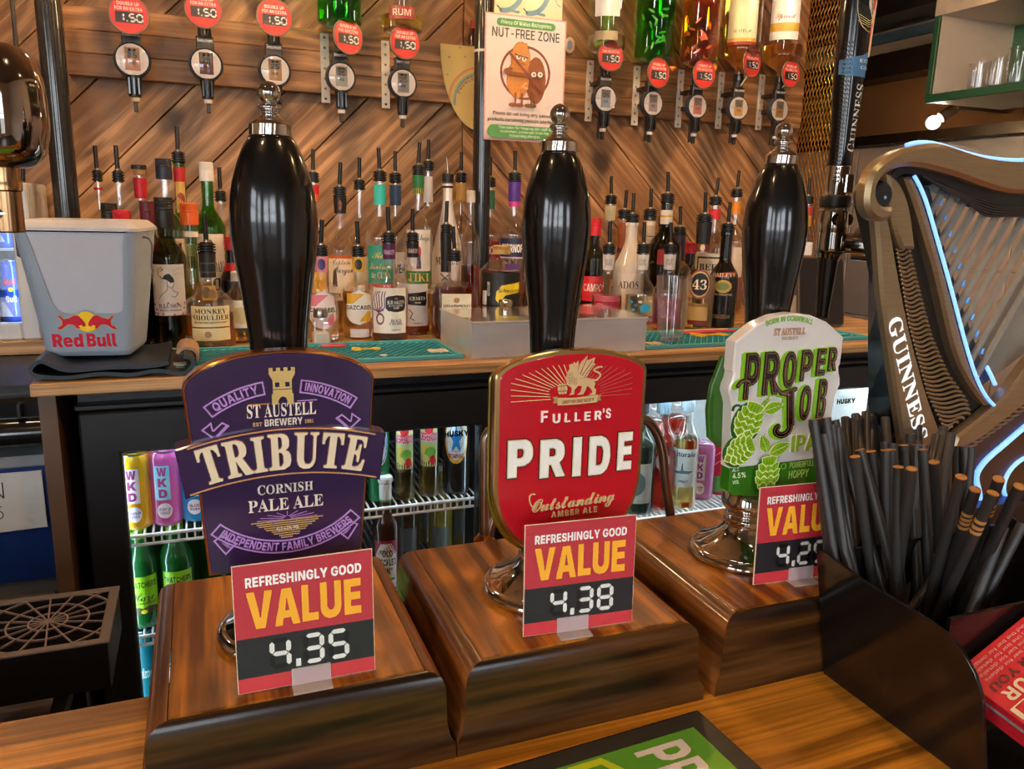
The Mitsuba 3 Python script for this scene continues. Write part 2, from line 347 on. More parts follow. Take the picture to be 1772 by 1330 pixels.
# right-hand wall beyond the bar, parallel to the depth
wr = struct('wall_right', box(XR, XR + 0.1, YB, 4.5, 0, ZC), 'matte', '#c9bcae')
def band(name, p0, p1, thick, col, mat='satin', y0=0.6, y1=4.38):
    z0, z1 = atX(*p0, XR)[2], atX(*p1, XR)[2]; z0, z1 = min(z0, z1), max(z0, z1)
    struct(name, box(XR - thick, XR, y0, y1, z0, z1), mat, col, wr)
band('beam', (1530, 54), (1530, -40), 0.22, '#17181c')
band('pipe_casing', (1530, 60), (1530, 76), 0.02, '#4f7088')
band('beam', (1530, 108), (1530, 147), 0.16, '#140f0c')
band('panel', (1530, 147), (1530, 236), 0.03, '#57402b', 'matte')
band('rail', (1530, 236), (1530, 252), 0.07, '#120d0a')
zt = atX(1530, 252, XR)[2]
for i in range(5):
    for j in range(9):
        y1 = 4.3 - j * 0.42; z1 = zt - 0.004 - i * 0.26
        struct('tile', box(XR - 0.012, XR, y1 - 0.416, y1, z1 - 0.256, z1, 0.003), 'satin', np.array(C('#a89a94')) * (0.9 + 0.2 * rng.random()), wr)

# front bar: top, with its dark front under it
struct_bar = thing('bar_counter', 'glossy orange-brown wooden bar top running under the pump boxes and the green mat', 'bar counter')
put('worktop', box(-1.9, 1.9, 0.02, 0.69, BT - 0.045, BT, 0.006), 'wood_bar', None, struct_bar, 25)
put('front_panel', box(-1.9, 1.9, 0.12, 0.60, 0.0, BT - 0.045), 'satin', '#2a1a10', struct_bar, False)

# back counter on a side panel
bc = thing('back_counter', 'oak-edged wooden back counter carrying the rows of spirit bottles', 'counter')
put('worktop', box(-0.275, 1.90, 1.49, WALL - 0.004, CT - 0.022, CT, 0.002), 'wood_counter', None, bc, 25)
put('side_panel', box(-0.270, -0.243, 1.52, 2.2, 0, CT - 0.022), 'satin', '#5b4330', bc, False)
put('end_panel', box(1.86, 1.90, 1.52, 2.2, 0, CT - 0.022), 'satin', '#2a1d14', bc, False)
put('back_panel', box(-0.243, 1.86, 2.17, 2.2, 0, CT - 0.022), 'matte', '#0d0d0e', bc, False)
sc_ = thing('side_counter', 'wooden side counter under the glowing mini fridge at the left edge', 'counter')
put('worktop', box(-1.6, -0.285, 1.965, WALL - 0.004, CT - 0.030, CT, 0.002), 'wood_counter', None, sc_, 25)
put('support', box(-1.6, -0.30, 2.02, WALL - 0.004, 0, CT - 0.030), 'satin', '#0e0e10', sc_, False)

# black pipes from counter to ceiling
def pipe(label, px, py, Y, r):
    x = atY(px, py, Y)[0]; k = thing('scaffold_pole', label, 'pole')
    put('tube', cyl((x, Y, CT), (x, Y, ZC), r, 32), 'gloss', '#15171a', k)
    put('foot_flange', lathe(closed([(r * 1.9, 0), (r * 1.9, 0.006), (r * 1.15, 0.008), (r * 1.15, 0.03)]), 32, x, Y, CT), 'satin', '#15171a', k)
pipe('black steel pole left of the plank wall, behind the ice bucket', 101, 200, 2.07, 0.0255)
pipe('black steel pole in the middle carrying the nut warning sign', 835, 200, 2.07, 0.0235)
lp = struct('trim_1', box(-0.445, -0.42, 2.0, 2.3, CT, ZC), 'satin', '#6a4c30')
# ================================================================ the lamps' bodies
for i, (p, s) in enumerate(LAMPS):
    x, y, z = p
    back = i < 4
    k = thing('pendant_lamp', '%s on a black flex above the %s, %s from the left' % (('bare warm bulb', 'back counter') + (('first', 'second', 'third', 'fourth')[i],) if back else ('black-shaded warm lamp', 'front bar') + (('first', 'second', 'third')[i - 4],)), 'lamp', 'bulbs above the ' + ('back counter' if back else 'front bar'))
    bulb = trimesh.creation.icosphere(2, 0.032); put('bulb', mv(bulb, x, y, z), 'matte', '#fff0d8', k, True, emit=np.array(WARM) * BULB * s)
    put('cap', lathe(closed([(0.014, 0.028), (0.020, 0.034), (0.020, 0.075), (0.008, 0.09)]), 20, x, y, z), 'satin', '#151515', k)
    put('flex', cyl((x, y, z + 0.088), (x, y, ZC), 0.003, 8), 'satin', '#151515', k)
    if not back: put('shade', lathe([(0.13, 0.03), (0.125, 0.06), (0.07, 0.10), (0.022, 0.11)], 32, x, y, z), 'satin', '#1a1a1a', k)
# ================================================================ hand pumps
BASE = [(-0.038, 0.144), (0.189, 0.373), (0.429, 0.611)]           # the boxes' tops, left and right
AXIS = [(0.0535, 0.622), (0.2825, 0.622), (0.5145, 0.628)]
BZ = CZ - 0.345
NAMES = ['with a purple pump clip', 'with a red pump clip', 'with a white and green pump clip']
ORD = ['nearest of three', 'middle of three', 'farthest of three']
def base_box(x0, x1):
    """ogee-edged box: rounded shoulders and a foot that flares out."""
    y0, y1 = 0.528, 0.742
    prof = [(0.0, BZ), (0.006, BZ - 0.0015), (0.0115, BZ - 0.006), (0.014, BZ - 0.012), (0.0145, BZ - 0.02), (0.0155, BZ - 0.045), (0.018, BZ - 0.056), (0.0215, BZ - 0.061), (0.022, BZ - 0.0745)]
    return prof, y0, y1
def ring_box(x0, x1, y0, y1, prof):
    V = []
    for o, z in prof: V += [(x0 - o, y0 - o * 0.4, z), (x1 + o, y0 - o * 0.4, z), (x1 + o, y1 + o * 0.5, z), (x0 - o, y1 + o * 0.5, z)]
    return np.array(V)
for i, ((x0, x1), (ax, ay)) in enumerate(zip(BASE, AXIS)):
    P = thing('hand_pump', 'wood-boxed hand pump %s, %s' % (NAMES[i], ORD[i]), 'hand pump')
    prof, y0, y1 = base_box(x0, x1); V = ring_box(x0, x1, y0, y1, prof); n = len(prof)
    def side(sel):
        f = []
        for a in range(n - 1):
            for s in sel:
                s2 = (s + 1) % 4; f += [(a * 4 + s, (a + 1) * 4 + s, (a + 1) * 4 + s2), (a * 4 + s, (a + 1) * 4 + s2, a * 4 + s2)]
        m = trimesh.Trimesh(V, np.array(f), process=False); m.remove_unreferenced_vertices(); return m
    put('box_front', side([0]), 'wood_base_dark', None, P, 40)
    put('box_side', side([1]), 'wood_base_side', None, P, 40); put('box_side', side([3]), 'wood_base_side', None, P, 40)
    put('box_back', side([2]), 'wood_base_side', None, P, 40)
    put('box_bottom', box(x0 - 0.02, x1 + 0.02, y0 - 0.006, 0.69, BT + 0.0002, BT + 0.006), 'satin', '#120a06', P, False)
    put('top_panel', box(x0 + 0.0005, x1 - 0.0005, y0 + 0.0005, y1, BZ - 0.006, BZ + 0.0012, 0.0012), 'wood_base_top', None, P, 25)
    put('flange', lathe(closed(smoothprof([(0.056, 0.0), (0.0575, 0.004), (0.055, 0.0085), (0.050, 0.010)], 10).tolist() + smoothprof([(0.050, 0.0105), (0.040, 0.016), (0.028, 0.026), (0.024, 0.034)], 12).tolist()), 56, ax, ay, BZ + 0.0012), 'mirror', '#cfcac4', P, 50)
    put('stem', lathe(closed(smoothprof([(0.0215, 0.033), (0.0245, 0.037), (0.0245, 0.043), (0.0205, 0.046), (0.0215, 0.050), (0.0265, 0.053), (0.0285, 0.059), (0.0270, 0.066), (0.0220, 0.076), (0.0165, 0.088), (0.0145, 0.105), (0.0142, 0.135), (0.0145, 0.16)], 60).tolist()), 48, ax, ay, BZ), 'mirror', '#cfcac4', P, 60)
    big = (1.055, 0.98, 1.0)[i]
    H = [(0.0130, 0.160), (0.0150, 0.166), (0.0168, 0.182), (0.0188, 0.215), (0.0197, 0.232), (0.0206, 0.247), (0.0243, 0.279), (0.0287, 0.312), (0.0300, 0.332), (0.0284, 0.352), (0.0236, 0.372), (0.0180, 0.3865), (0.0137, 0.3935)]
    put('handle', lathe(closed([(r * big, z) for r, z in smoothprof(H, 60)]), 72, ax, ay, BZ), 'gloss', '#050505', P, 60)
    put('collar', lathe(closed([(0.0144, 0.3925), (0.0150, 0.3932), (0.0150, 0.4005), (0.0144, 0.401)]), 48, ax, ay, BZ), 'mirror', '#d8d4ce', P, 40)
    ball = [(0.0082 * math.sin(t), 0.4225 - 0.0082 * math.cos(t)) for t in np.linspace(0.35, math.pi, 18)]
    put('finial', lathe([(0, 0.4005)] + smoothprof([(0.0140, 0.4010), (0.0115, 0.4035), (0.0078, 0.4060), (0.0058, 0.4090), (0.0066, 0.4105)], 14).tolist() + smoothprof([(0.0078, 0.4112), (0.0083, 0.4125), (0.0078, 0.4142), (0.0052, 0.4150)], 8).tolist() + ball, 40, ax, ay, BZ - 0.0), 'mirror', '#d8d4ce', P, 50)

# swan necks of the beer pumps, behind the middle box
def swan(label, pts):
    k = thing('swan_neck', label, 'tap spout')
    put('tube', tube(spline(pts, 48), 0.0056, 20), 'metal', '#a8998a', k, True)
    return k
a = atY(838, 928, 0.765); b = atY(838, 775, 0.765); top = atY(852, 742, 0.765); c2 = atY(873, 775, 0.765)
k = swan('brushed steel swan neck rising left of the red pump clip', [a + [0, 0, -0.05], a, b, (b + top) / 2 + [-0.002, 0, 0.004], top, c2 + [0.004, 0, 0.004], c2 + [0.006, 0, -0.04], c2 + [0.007, 0, -0.16]])
put('foot', lathe(closed([(0.012, 0.0), (0.012, 0.003), (0.007, 0.009)]), 24, a[0], a[1], a[2] - 0.006), 'metal', '#b4733c', k)
d = atY(1110, 724, 0.765)
e = atY(1138, 752, 0.765); f = atY(1160, 890, 0.765)
swan('brushed steel swan neck arching down right of the red pump clip', [d + [-0.026, 0, -0.16], d + [-0.026, 0, -0.02], d + [-0.012, 0, -0.001], d, e, (e + f) / 2 + [0.001, 0, 0], f, f + [0.002, 0, -0.08]])

# ---- price cards in clear stands
SEG = {'0': 'abcdef', '1': 'bc', '2': 'abged', '3': 'abgcd', '4': 'fgbc', '5': 'afgcd', '8': 'abcdefg', '9': 'abcdfg'}
def seg7(ch, w, h, t):
    g = t * 0.12; m = h / 2
    H = lambda y: Polygon([(g + t * .5, y), (g + t, y + t / 2), (w - g - t, y + t / 2), (w - g - t * .5, y), (w - g - t, y - t / 2), (g + t, y - t / 2)])
    Vv = lambda x, y0, y1: Polygon([(x, y0 + g), (x + t / 2, y0 + g + t / 2), (x + t / 2, y1 - g - t / 2), (x, y1 - g), (x - t / 2, y1 - g - t / 2), (x - t / 2, y0 + g + t / 2)])
    S = {'a': H(h - t / 2), 'g': H(m), 'd': H(t / 2), 'f': Vv(t / 2, m, h - t / 2), 'b': Vv(w - t / 2, m, h - t / 2), 'e': Vv(t / 2, t / 2, m), 'c': Vv(w - t / 2, t / 2, m)}
    return unary_union([S[c] for c in SEG[ch]]), unary_union([S[c] for c in 'abcdefg' if c not in SEG[ch]])
def price_card(label, price, X, Y, yaw, tilt, holder_u, spin=0):
    K = thing('price_card', label, 'price card')
    w, h = 0.0985, 0.0965; z = BZ + 0.0025
    put('board', facing(mv(slab([(-w / 2, 0), (w / 2, 0), (w / 2, h), (-w / 2, h)], 0.0012, 0.0002), 0, 0, -0.0012), X, Y, z, yaw, tilt, spin), 'satin', '#d9c4ac', K, False)
    p = Print(frame_fn(X, Y, z, yaw, tilt, spin)); u = w / 2 - 0.0006
    p.add(sbox(-u, 0.0006, u, h - 0.0006), '#b7303a'); p.add(sbox(-u, 0.0115, u, 0.0415), '#211f23'); p.add(sbox(-u, 0.0006, u, 0.0115), '#c8373e')
    p.t('REFRESHINGLY GOOD', '#f6f2ee', h=0.0074, wt=900, w=0.082, y=0.0795); p.t('VALUE', '#f3ac2c', h=0.0275, wt=900, w=0.082, y=0.0480)
    x = -0.0265
    for ch in price:
        if ch == '.': p.add(sbox(x, 0.0145, x + 0.0036, 0.0205), '#dcdcd6'); x += 0.0056; continue
        on, off = seg7(ch, 0.0150, 0.0235, 0.0035)
        p.add(affinity.translate(off, x, 0.0150), '#08080a'); p.add(affinity.translate(on, x, 0.0150), '#dcdcd6'); x += 0.0180
    put('print', p, 'satin', None, K)
    g = holder_u
    st = [facing(box(g - 0.014, g + 0.014, 0.0, 0.013, 0.0006, 0.0016), X, Y, z, yaw, tilt, spin), facing(box(g - 0.014, g + 0.014, -0.0012, 0.0004, -0.004, 0.012), X, Y, BZ + 0.0025, yaw, 0, spin)]
    put('stand', st, 'stand_plastic', None, K, False, label='clear plastic card stand')
scene['stand_plastic'] = {'type': 'blendbsdf', 'weight': 0.35, 'a': {'type': 'thindielectric', 'int_ior': 1.5}, 'b': principled(base_color=rgb((0.75, 0.68, 0.68)), roughness=0.2)}
price_card('red and black price card reading 4.35 below the purple pump clip', '4.35', 0.0580, 0.5385, 0, 3, 0.002)
price_card('red and black price card reading 4.38 below the red pump clip', '4.38', 0.2800, 0.5420, -4, 2, -0.006)
price_card('red and black price card starting 4.2 beside the straw box', '4.29', 0.5225, 0.5580, -4, 2, 0.003)
# ================================================================ pump clips
def arcband(cx, cy, r0, r1, a0, a1, n=18):
    """a curved ribbon piece: angles in degrees from straight up, clockwise."""
    a = np.radians(np.linspace(a0, a1, n)); o = np.stack([cx + r1 * np.sin(a), cy + r1 * np.cos(a)], 1); i = np.stack([cx + r0 * np.sin(a), cy + r0 * np.cos(a)], 1)
    return Polygon(np.vstack([o, i[::-1]]))
def outline(poly, w): return poly.difference(poly.buffer(-w))
def pts_of(poly): return np.array(poly.exterior.coords)[:-1]
def resample(poly, step):
    L = poly.exterior.length; n = max(12, int(L / step))
    return np.array([poly.exterior.interpolate(i / n, normalized=True).coords[0] for i in range(n)])

# --- purple clip
def clip_purple():
    K = thing('pump_clip', 'purple pump clip with copper edges lettered TRIBUTE, nearest of the three', 'pump clip')
    X, Y, Z0 = 0.0505, 0.5885, CZ - 0.2655
    F_ = lambda m: facing(m, X, Y, Z0)
    R = 0.10
    dome = [(0.0665 * math.sin(t), 0.139 + 0.0255 * math.cos(t)) for t in np.linspace(-math.pi / 2, math.pi / 2, 26)]
    upper = Polygon([(-0.0635, 0.098)] + dome + [(0.0635, 0.098)])
    lower = Polygon([(-0.0565, 0.0), (0.0545, 0.0), (0.0605, 0.075), (-0.0605, 0.075)])
    def bandpoly(o=0.0):
        t = np.linspace(-1, 1, 24); topv = 0.1095 + o - 0.0105 * t ** 2; botv = 0.0735 - o - 0.0110 * t[::-1] ** 2
        return Polygon(np.vstack([np.stack([(0.0735 + o) * t, topv], 1), np.stack([(0.0685 + o) * t[::-1], botv], 1)]))
    for nm, pl in (('upper_plate', upper), ('lower_plate', lower)):
        put(nm, F_(slab(pts_of(pl), 0.014, 0.0012)), 'metal', '#b0703f', K, 25, label='copper edge')
        put('purple_face', F_(mv(slab(pts_of(pl.buffer(-0.0016, join_style=2)), 0.0012, 0.0006), 0, 0, 0.0136)), 'gloss', '#2b143e', K, 30)
    put('band', F_(slab(pts_of(bandpoly()), 0.0195, 0.0012)), 'gloss', '#2d1641', K, 25)
    p = Print(frame_fn(X, Y, Z0)); w0 = 0.0148
    for s, dv in ((1, 0.1083), (-1, 0.0747)):
        t = np.linspace(-0.93, 0.93, 24); p.add(line(np.stack([0.07 * t, dv - 0.0106 * t ** 2], 1), 0.0011), '#c08a58', 0.0195, 0.0006)
    # the name on the band
    xs = {'T': 0}
    word = text('TRIBUTE', h=0.0262, kind='serif', w=0.1115, sp=0.05, arc=0.215, y=0.0790)
    p.add(word.buffer(0.0009), '#8d6a48', 0.0195, 0.0005); p.add(word.buffer(0.0004), '#e8d7b8', 0.0200, 0.0012)
    LIL, GOLD, CRM = '#b084c8', '#c9ad6c', '#efe6d6'
    # upper ribbons
    for s in (-1, 1):
        cy = 0.0505
        rib = arcband(0, cy, 0.0835, 0.0935, *((-35, -8) if s < 0 else (8, 35)))
        p.add(outline(rib, 0.0011), LIL, w0, 0.0008)
        e = math.radians(35 * s); ex, ey = 0.0885 * math.sin(e), cy + 0.0885 * math.cos(e)
        tail = Polygon([(ex - s * 0.002, ey - 0.007), (ex + s * 0.005, ey - 0.0125), (ex - s * 0.004, ey - 0.0205), (ex - s * 0.014, ey - 0.0105), (ex - s * 0.009, ey - 0.0075), (ex - s * 0.003, ey - 0.013)])
        p.add(outline(tail, 0.0011), LIL, w0, 0.0007); p.add(line([(ex - s * 0.012, ey - 0.010), (ex - s * 0.004, ey - 0.0185)], 0.0008), LIL, w0, 0.0005)
        p.add(affinity.translate(affinity.rotate(text('QUALITY' if s < 0 else 'INNOVATION', h=0.0062, wt=800, w=0.032 if s < 0 else 0.034, arc=0.0855), 21.5 * -s, origin=(0, -0.0855)), 0, cy + 0.0855), LIL, w0, 0.0009)
    # tower
    tw = unary_union([sbox(-0.0066, 0.137, 0.0066, 0.1435), Polygon([(-0.0066, 0.1435), (-0.009, 0.148), (0.009, 0.148), (0.0066, 0.1435)]), sbox(-0.009, 0.148, 0.009, 0.150)] +
                     [sbox(x - 0.0014, 0.150, x + 0.0014, 0.1525) for x in (-0.0076, -0.0025, 0.0025, 0.0076)] + [sbox(-0.0066, 0.132, 0.0066, 0.137), sbox(-0.0075, 0.126, 0.0075, 0.1335)])
    tw = tw.difference(unary_union([disc(0, 0.127, 0.0032, 0.0045), sbox(-0.005, 0.1385, -0.002, 0.142), sbox(0.002, 0.1385, 0.005, 0.142), sbox(-0.007, 0.1366, 0.007, 0.1371)]))
    p.add(tw, GOLD, w0, 0.0014)
    p.add(sbox(-0.024, 0.1262, -0.009, 0.1270), '#c07f4a', w0, 0.0005); p.add(sbox(0.010, 0.1270, 0.024, 0.1278), LIL, w0, 0.0005)
    p.add(text('ST', h=0.0095, kind='serif', w=0.0100, x=-0.0205, y=0.1170), CRM, w0, 0.0012); p.add(text('AUSTELL', h=0.0095, kind='serif', w=0.0360, x=0.0050, y=0.1170), CRM, w0, 0.0012)
    p.add(text('BREWERY', h=0.0052, wt=800, w=0.0270, y=0.1100), CRM, w0, 0.0008)
    p.add(text('EST', h=0.0028, wt=800, w=0.0066, x=-0.0180, y=0.1105), GOLD, w0, 0.0005); p.add(text('1851', h=0.0028, wt=800, w=0.0066, x=0.0180, y=0.1105), GOLD, w0, 0.0005)
    # lower half
    p.add(text('CORNISH', h=0.0070, kind='serif', w=0.0400, x=-0.0005, y=0.0590), CRM, w0, 0.0012)
    p.add(text('PALE ALE', h=0.0092, kind='serif', w=0.0540, x=-0.0005, y=0.0460), CRM, w0, 0.0012)
    for k in range(9):
        a = math.radians(-80 + 20 * k); p.add(line([(0.003 * math.sin(a), 0.0375 + 0.003 * math.cos(a)), (0.022 * math.sin(a), 0.0375 + 0.0065 * math.cos(a))], 0.0005), LIL, w0, 0.0004)
    for k in range(9):
        r = 0.0255 - 0.0026 * k - 0.0012 * (k % 2); p.add(line([(-r, 0.0372 - 0.00165 * k), (r + 0.002 * math.sin(k * 3), 0.0374 - 0.00165 * k)], 0.0009), '#b8955a', w0, 0.0005)
    p.add(text('ALC 4.2% VOL', h=0.0026, wt=700, w=0.0165, y=0.0300), CRM, w0 + 0.0006, 0.0005)
    cy = 0.0905
    rib = arcband(0, cy, 0.0685, 0.0790, 180 - 43, 180 + 43, 28); p.add(outline(rib, 0.0011), LIL, w0, 0.0008)
    msg, res, cx = 'INDEPENDENT FAMILY BREWERS', [], 0.0
    adv = [glyph(c, 'sans', 800)[1] for c in msg]; tot = sum(adv); span = math.radians(78)
    for c, a in zip(msg, adv):
        g = glyph(c, 'sans', 800)[0]; th = -span / 2 + span * (cx + a / 2) / tot; cx += a
        if g is None: continue
        q = affinity.scale(affinity.translate(g, -a / 2, -0.5), span * 0.0737 / tot, 0.0064, origin=(0, 0)); q = affinity.rotate(q, math.degrees(th), origin=(0, 0))
        res.append(affinity.translate(q, 0.0737 * math.sin(th), cy - 0.0737 * math.cos(th)))
    p.add(unary_union(res), LIL, w0, 0.0009)
    for s in (-1, 1):
        e = math.radians(43 * s); ex, ey = 0.0685 * math.sin(e), cy - 0.0690 * math.cos(e)
        tail = Polygon([(ex - s * 0.0005, ey - 0.0085), (ex + s * 0.0055, ey - 0.0125), (ex - s * 0.0025, ey - 0.0245), (ex - s * 0.0105, ey - 0.0165)])
        p.add(outline(tail, 0.0011), LIL, w0, 0.0007)
        for t in (0.3, 0.5, 0.7): p.add(line([(ex - s * 0.0080 * t + s * 0.002, ey - 0.0135 - 0.004 * t), (ex - s * 0.0075 * t - s * 0.002, ey - 0.0185 - 0.002 * t)], 0.0004), LIL, w0, 0.0003)
    put('relief', p, 'gloss', None, K, label='cream, lilac and gold raised lettering')
    put('rear_clip', box(X - 0.012, X + 0.012, Y - 0.001, Y + 0.014, Z0 + 0.06, Z0 + 0.12, 0.002), 'satin', '#1c1020', K, 25)
clip_purple()

# --- red clip
def clip_red():
    K = thing('pump_clip', 'red pump clip with gold rim lettered PRIDE, between the purple and the white one', 'pump clip')
    X, Y, Z0 = 0.2845, 0.5895, CZ - 0.290
    def shape(o):
        P = [(0.0700 * math.sin(t), 0.158 + 0.0220 * math.cos(t)) for t in np.linspace(-math.pi / 2, math.pi / 2, 26)]
        P += [(0.0700 * math.cos(t) ** 0.8 if math.cos(t) > 0 else 0, 0.068 - 0.068 * math.sin(t)) for t in np.linspace(0, math.pi / 2, 18)]
        P += [(-0.0700 * math.cos(t) ** 0.8 if math.cos(t) > 1e-6 else 0, 0.068 - 0.068 * math.sin(t)) for t in np.linspace(math.pi / 2, 0, 18)[1:]]
        q = Polygon(P).buffer(0); return q.buffer(o)
    back = affinity.translate(shape(0.0), 0, -0.004)
    put('back_plate', facing(mv(slab(resample(shape(0), 0.003), 0.003, 0.0006), -0.0010, -0.004, -0.003), X, Y, Z0), 'metal', '#b5a24a', K, 30)
    put('dark_plate', facing(mv(slab(resample(shape(-0.002), 0.003), 0.003, 0.0004), -0.0005, -0.002, 0.0), X, Y, Z0), 'gloss', '#16140f', K, 30)
    put('rim', facing(mv(slab(resample(shape(-0.0005), 0.003), 0.008, 0.0012), 0, 0, 0.002), X, Y, Z0), 'metal', '#c09a66', K, 25)
    put('face', facing(mv(slab(resample(shape(-0.0045), 0.003), 0.0012, 0.0005), 0, 0, 0.0097), X, Y, Z0), 'gloss', '#b50d1f', K, 30)
    p = Print(frame_fn(X, Y, Z0)); w = 0.0109; GOLD = '#c8a878'
    q = lambda x, y: tuple((np.array(atY(840 + x / 3.593, 590 + y / 3.593, Y - 0.0109)) - [X, 0, Z0])[[0, 2]])
    Q = lambda L: [q(*a) for a in L]
    for sgn, ends in ((-1, [(160, 378), (160, 340), (160, 303), (160, 262), (188, 233), (232, 210), (272, 198), (312, 185), (350, 172), (385, 166), (420, 155), (455, 150), (488, 148)]), (1, [(905, 328), (912, 295), (915, 262), (915, 225), (905, 195), (865, 180), (825, 165), (790, 155), (755, 150), (720, 148), (690, 146)])):
        n = len(ends)
        for k, e in enumerate(ends):
            t = k / (n - 1); c = np.array(q(560, 350)); e = np.array(q(*e)); i = c + (e - c) * (0.40 + 0.10 * t)
            p.add(line([i, e], 0.0008 if sgn < 0 else 0.0006), GOLD if sgn < 0 else '#b04a44', w, 0.0004)
    # griffin: body, wing, legs, tail, head, barrel and banner
    body = Polygon(Q([(518, 150), (530, 140), (545, 142), (552, 128), (560, 140), (575, 120), (578, 145), (572, 175), (580, 205), (590, 232), (630, 225), (665, 235), (680, 262), (672, 285), (686, 300), (682, 330), (640, 335), (664, 318), (655, 295), (630, 275), (622, 300), (605, 330), (570, 333), (590, 315), (600, 280), (575, 275), (552, 300), (548, 330), (520, 336), (533, 318), (535, 290), (505, 270), (500, 235), (508, 195), (522, 172)]))
    p.add(body, GOLD, w, 0.0010)
    p.add(Polygon(Q([(575, 215), (570, 185), (590, 135), (632, 90), (630, 120), (680, 100), (668, 135), (682, 140), (650, 180), (630, 215), (600, 235)])), GOLD, w, 0.0013)
    for a, b in (((585, 205), (628, 105)), ((597, 212), (660, 120)), ((610, 222), (668, 145))): p.add(line(Q([a, b]), 0.0005), '#7a1a1c', w + 0.0013, 0.0001)
    for x, y in ((515, 215), (530, 205), (520, 235), (540, 228), (525, 255), (545, 250), (560, 235), (555, 262)): p.add(outline(disc(*q(x, y), 0.0013), 0.0003), '#8a5a30', w + 0.001, 0.0001)
    p.add(line(spline(Q([(668, 238), (700, 232), (712, 205), (690, 190), (672, 178), (690, 165), (722, 160)]), 24), 0.0014), GOLD, w, 0.0009)
    p.add(Polygon(Q([(452, 270), (500, 262), (508, 295), (500, 325), (456, 330), (448, 300)])), GOLD, w, 0.0010)
    for y in (280, 312): p.add(line(Q([(450, y), (506, y - 6)]), 0.0006), '#8a5a30', w + 0.001, 0.0001)
    for x in (468, 485): p.add(line(Q([(x, 268), (x, 326)]), 0.0004), '#8a5a30', w + 0.001, 0.0001)
    ban = Polygon(Q([(445, 352), (560, 350), (697, 330), (690, 378), (560, 392), (447, 398)])); p.add(ban, GOLD, w + 0.0002, 0.0010)
    for s in (Q([(415, 348), (445, 342), (445, 385), (420, 385), (428, 366)]), Q([(697, 334), (718, 330), (710, 350), (718, 366), (695, 370)])): p.add(Polygon(s), '#a98550', w, 0.0008)
    p.add(text('GRIFFIN BREWERY', h=0.0028, wt=600, w=0.030, x=q(572, 375)[0], y=q(572, 380)[1], spin=1), '#7a3020', w + 0.0012, 0.0001)
    def put_text(s, x0, x1, yb, yt, col, lift=w, th=0.0008, **k):
        a, b = q(x0, yb), q(x1, yb); t = q((x0 + x1) / 2, yt); m = q((x0 + x1) / 2, yb)
        g = text(s, h=t[1] - m[1], w=b[0] - a[0], **k); return affinity.translate(g, (a[0] + b[0]) / 2, m[1])
    p.add(put_text('F', 338, 388, 503, 432, 0, wt=800), '#f2e6e4', w, 0.0009)
    p.add(put_text("ULLER", 412, 720, 498, 442, 0, wt=800, sp=0.35), '#f2e6e4', w, 0.0009); p.add(put_text("'S", 722, 778, 478, 418, 0, wt=800, sp=0.1), '#f2e6e4', w, 0.0009)
    for ch, x0, x1, yt, yb in (('P', 135, 295, 605, 850), ('R', 335, 497, 603, 850), ('I', 538, 597, 595, 838), ('D', 637, 778, 583, 832), ('E', 815, 913, 562, 800)):
        a, b = q(x0, yb), q(x1, yt); g = glyph(ch, 'sans', 900)[0]; bx = g.bounds
        g = affinity.translate(affinity.scale(affinity.translate(g, -bx[0], -bx[1]), (b[0] - a[0]) / (bx[2] - bx[0]), (b[1] - a[1]) / (bx[3] - bx[1]), origin=(0, 0)), a[0], a[1])
        p.add(g.buffer(0.0013), '#3a1714', w, 0.0006); p.add(g.buffer(0.0004), '#d8cfae', w + 0.0006, 0.0005); p.add(g.buffer(-0.0006), '#f0efe8', w + 0.0011, 0.0004)
    sc = put_text('Outstanding', 280, 800, 1025, 945, 0, kind='script', sp=-0.06); sc = affinity.rotate(sc, 1.5, origin='center')
    p.add(sc.buffer(0.00015), '#c8a878', w, 0.0012)
    p.add(line(spline(Q([(300, 1035), (275, 1000), (280, 955), (305, 950)]), 14), 0.0012), '#c8a878', w, 0.001)
    p.add(put_text('AMBER ALE', 408, 692, 1078, 1042, 0, wt=800, sp=0.2), '#c8a878', w, 0.0010)
    put('relief', p, 'satin', None, K, label='white and gold raised lettering and griffin')
    put('rear_clip', box(X - 0.012, X + 0.012, Y + 0.002, Y + 0.013, Z0 + 0.09, Z0 + 0.13, 0.002), 'satin', '#141414', K, 25)
clip_red()

# --- white and green clip
def hop(p, cx, cy, L, W, spin, w, rows=6):
    def tr(g): return affinity.translate(affinity.rotate(g, spin, origin=(0, 0)), cx, cy)
    p.add(tr(disc(0, -L * 0.5, W * 0.56, L * 0.56)), '#1f5a16', w, 0.0015)
    for r in range(rows):
        t = r / (rows - 1); y = -L * (0.95 - 0.85 * t); ww = W * 0.5 * math.sin(math.pi * (0.16 + 0.72 * t)); n = 1 if r == 0 else 2 if r == 1 else 3
        for k in range(n):
            x = (k - (n - 1) / 2) * ww * 2 / max(n, 1) * 0.98; s = W * (0.20 if n > 1 else 0.16)
            pet = Polygon([(x - s, y + L * .12), (x - s * .8, y - L * .02), (x, y - L * .11), (x + s * .8, y - L * .02), (x + s, y + L * .12), (x, y + L * .16)]).buffer(s * .15)
            l = w + 0.0015 + 0.00025 * r
            p.add(tr(pet), '#e2efb4', l, 0.0003); p.add(tr(affinity.translate(pet.buffer(-s * .17), 0, 0.0003)), '#7cab1c', l + 0.0003, 0.0002)
            p.add(tr(line([(x, y + L * .10), (x, y - L * .03)], s * .12)), '#3f7d12', l + 0.0005, 0.00005)
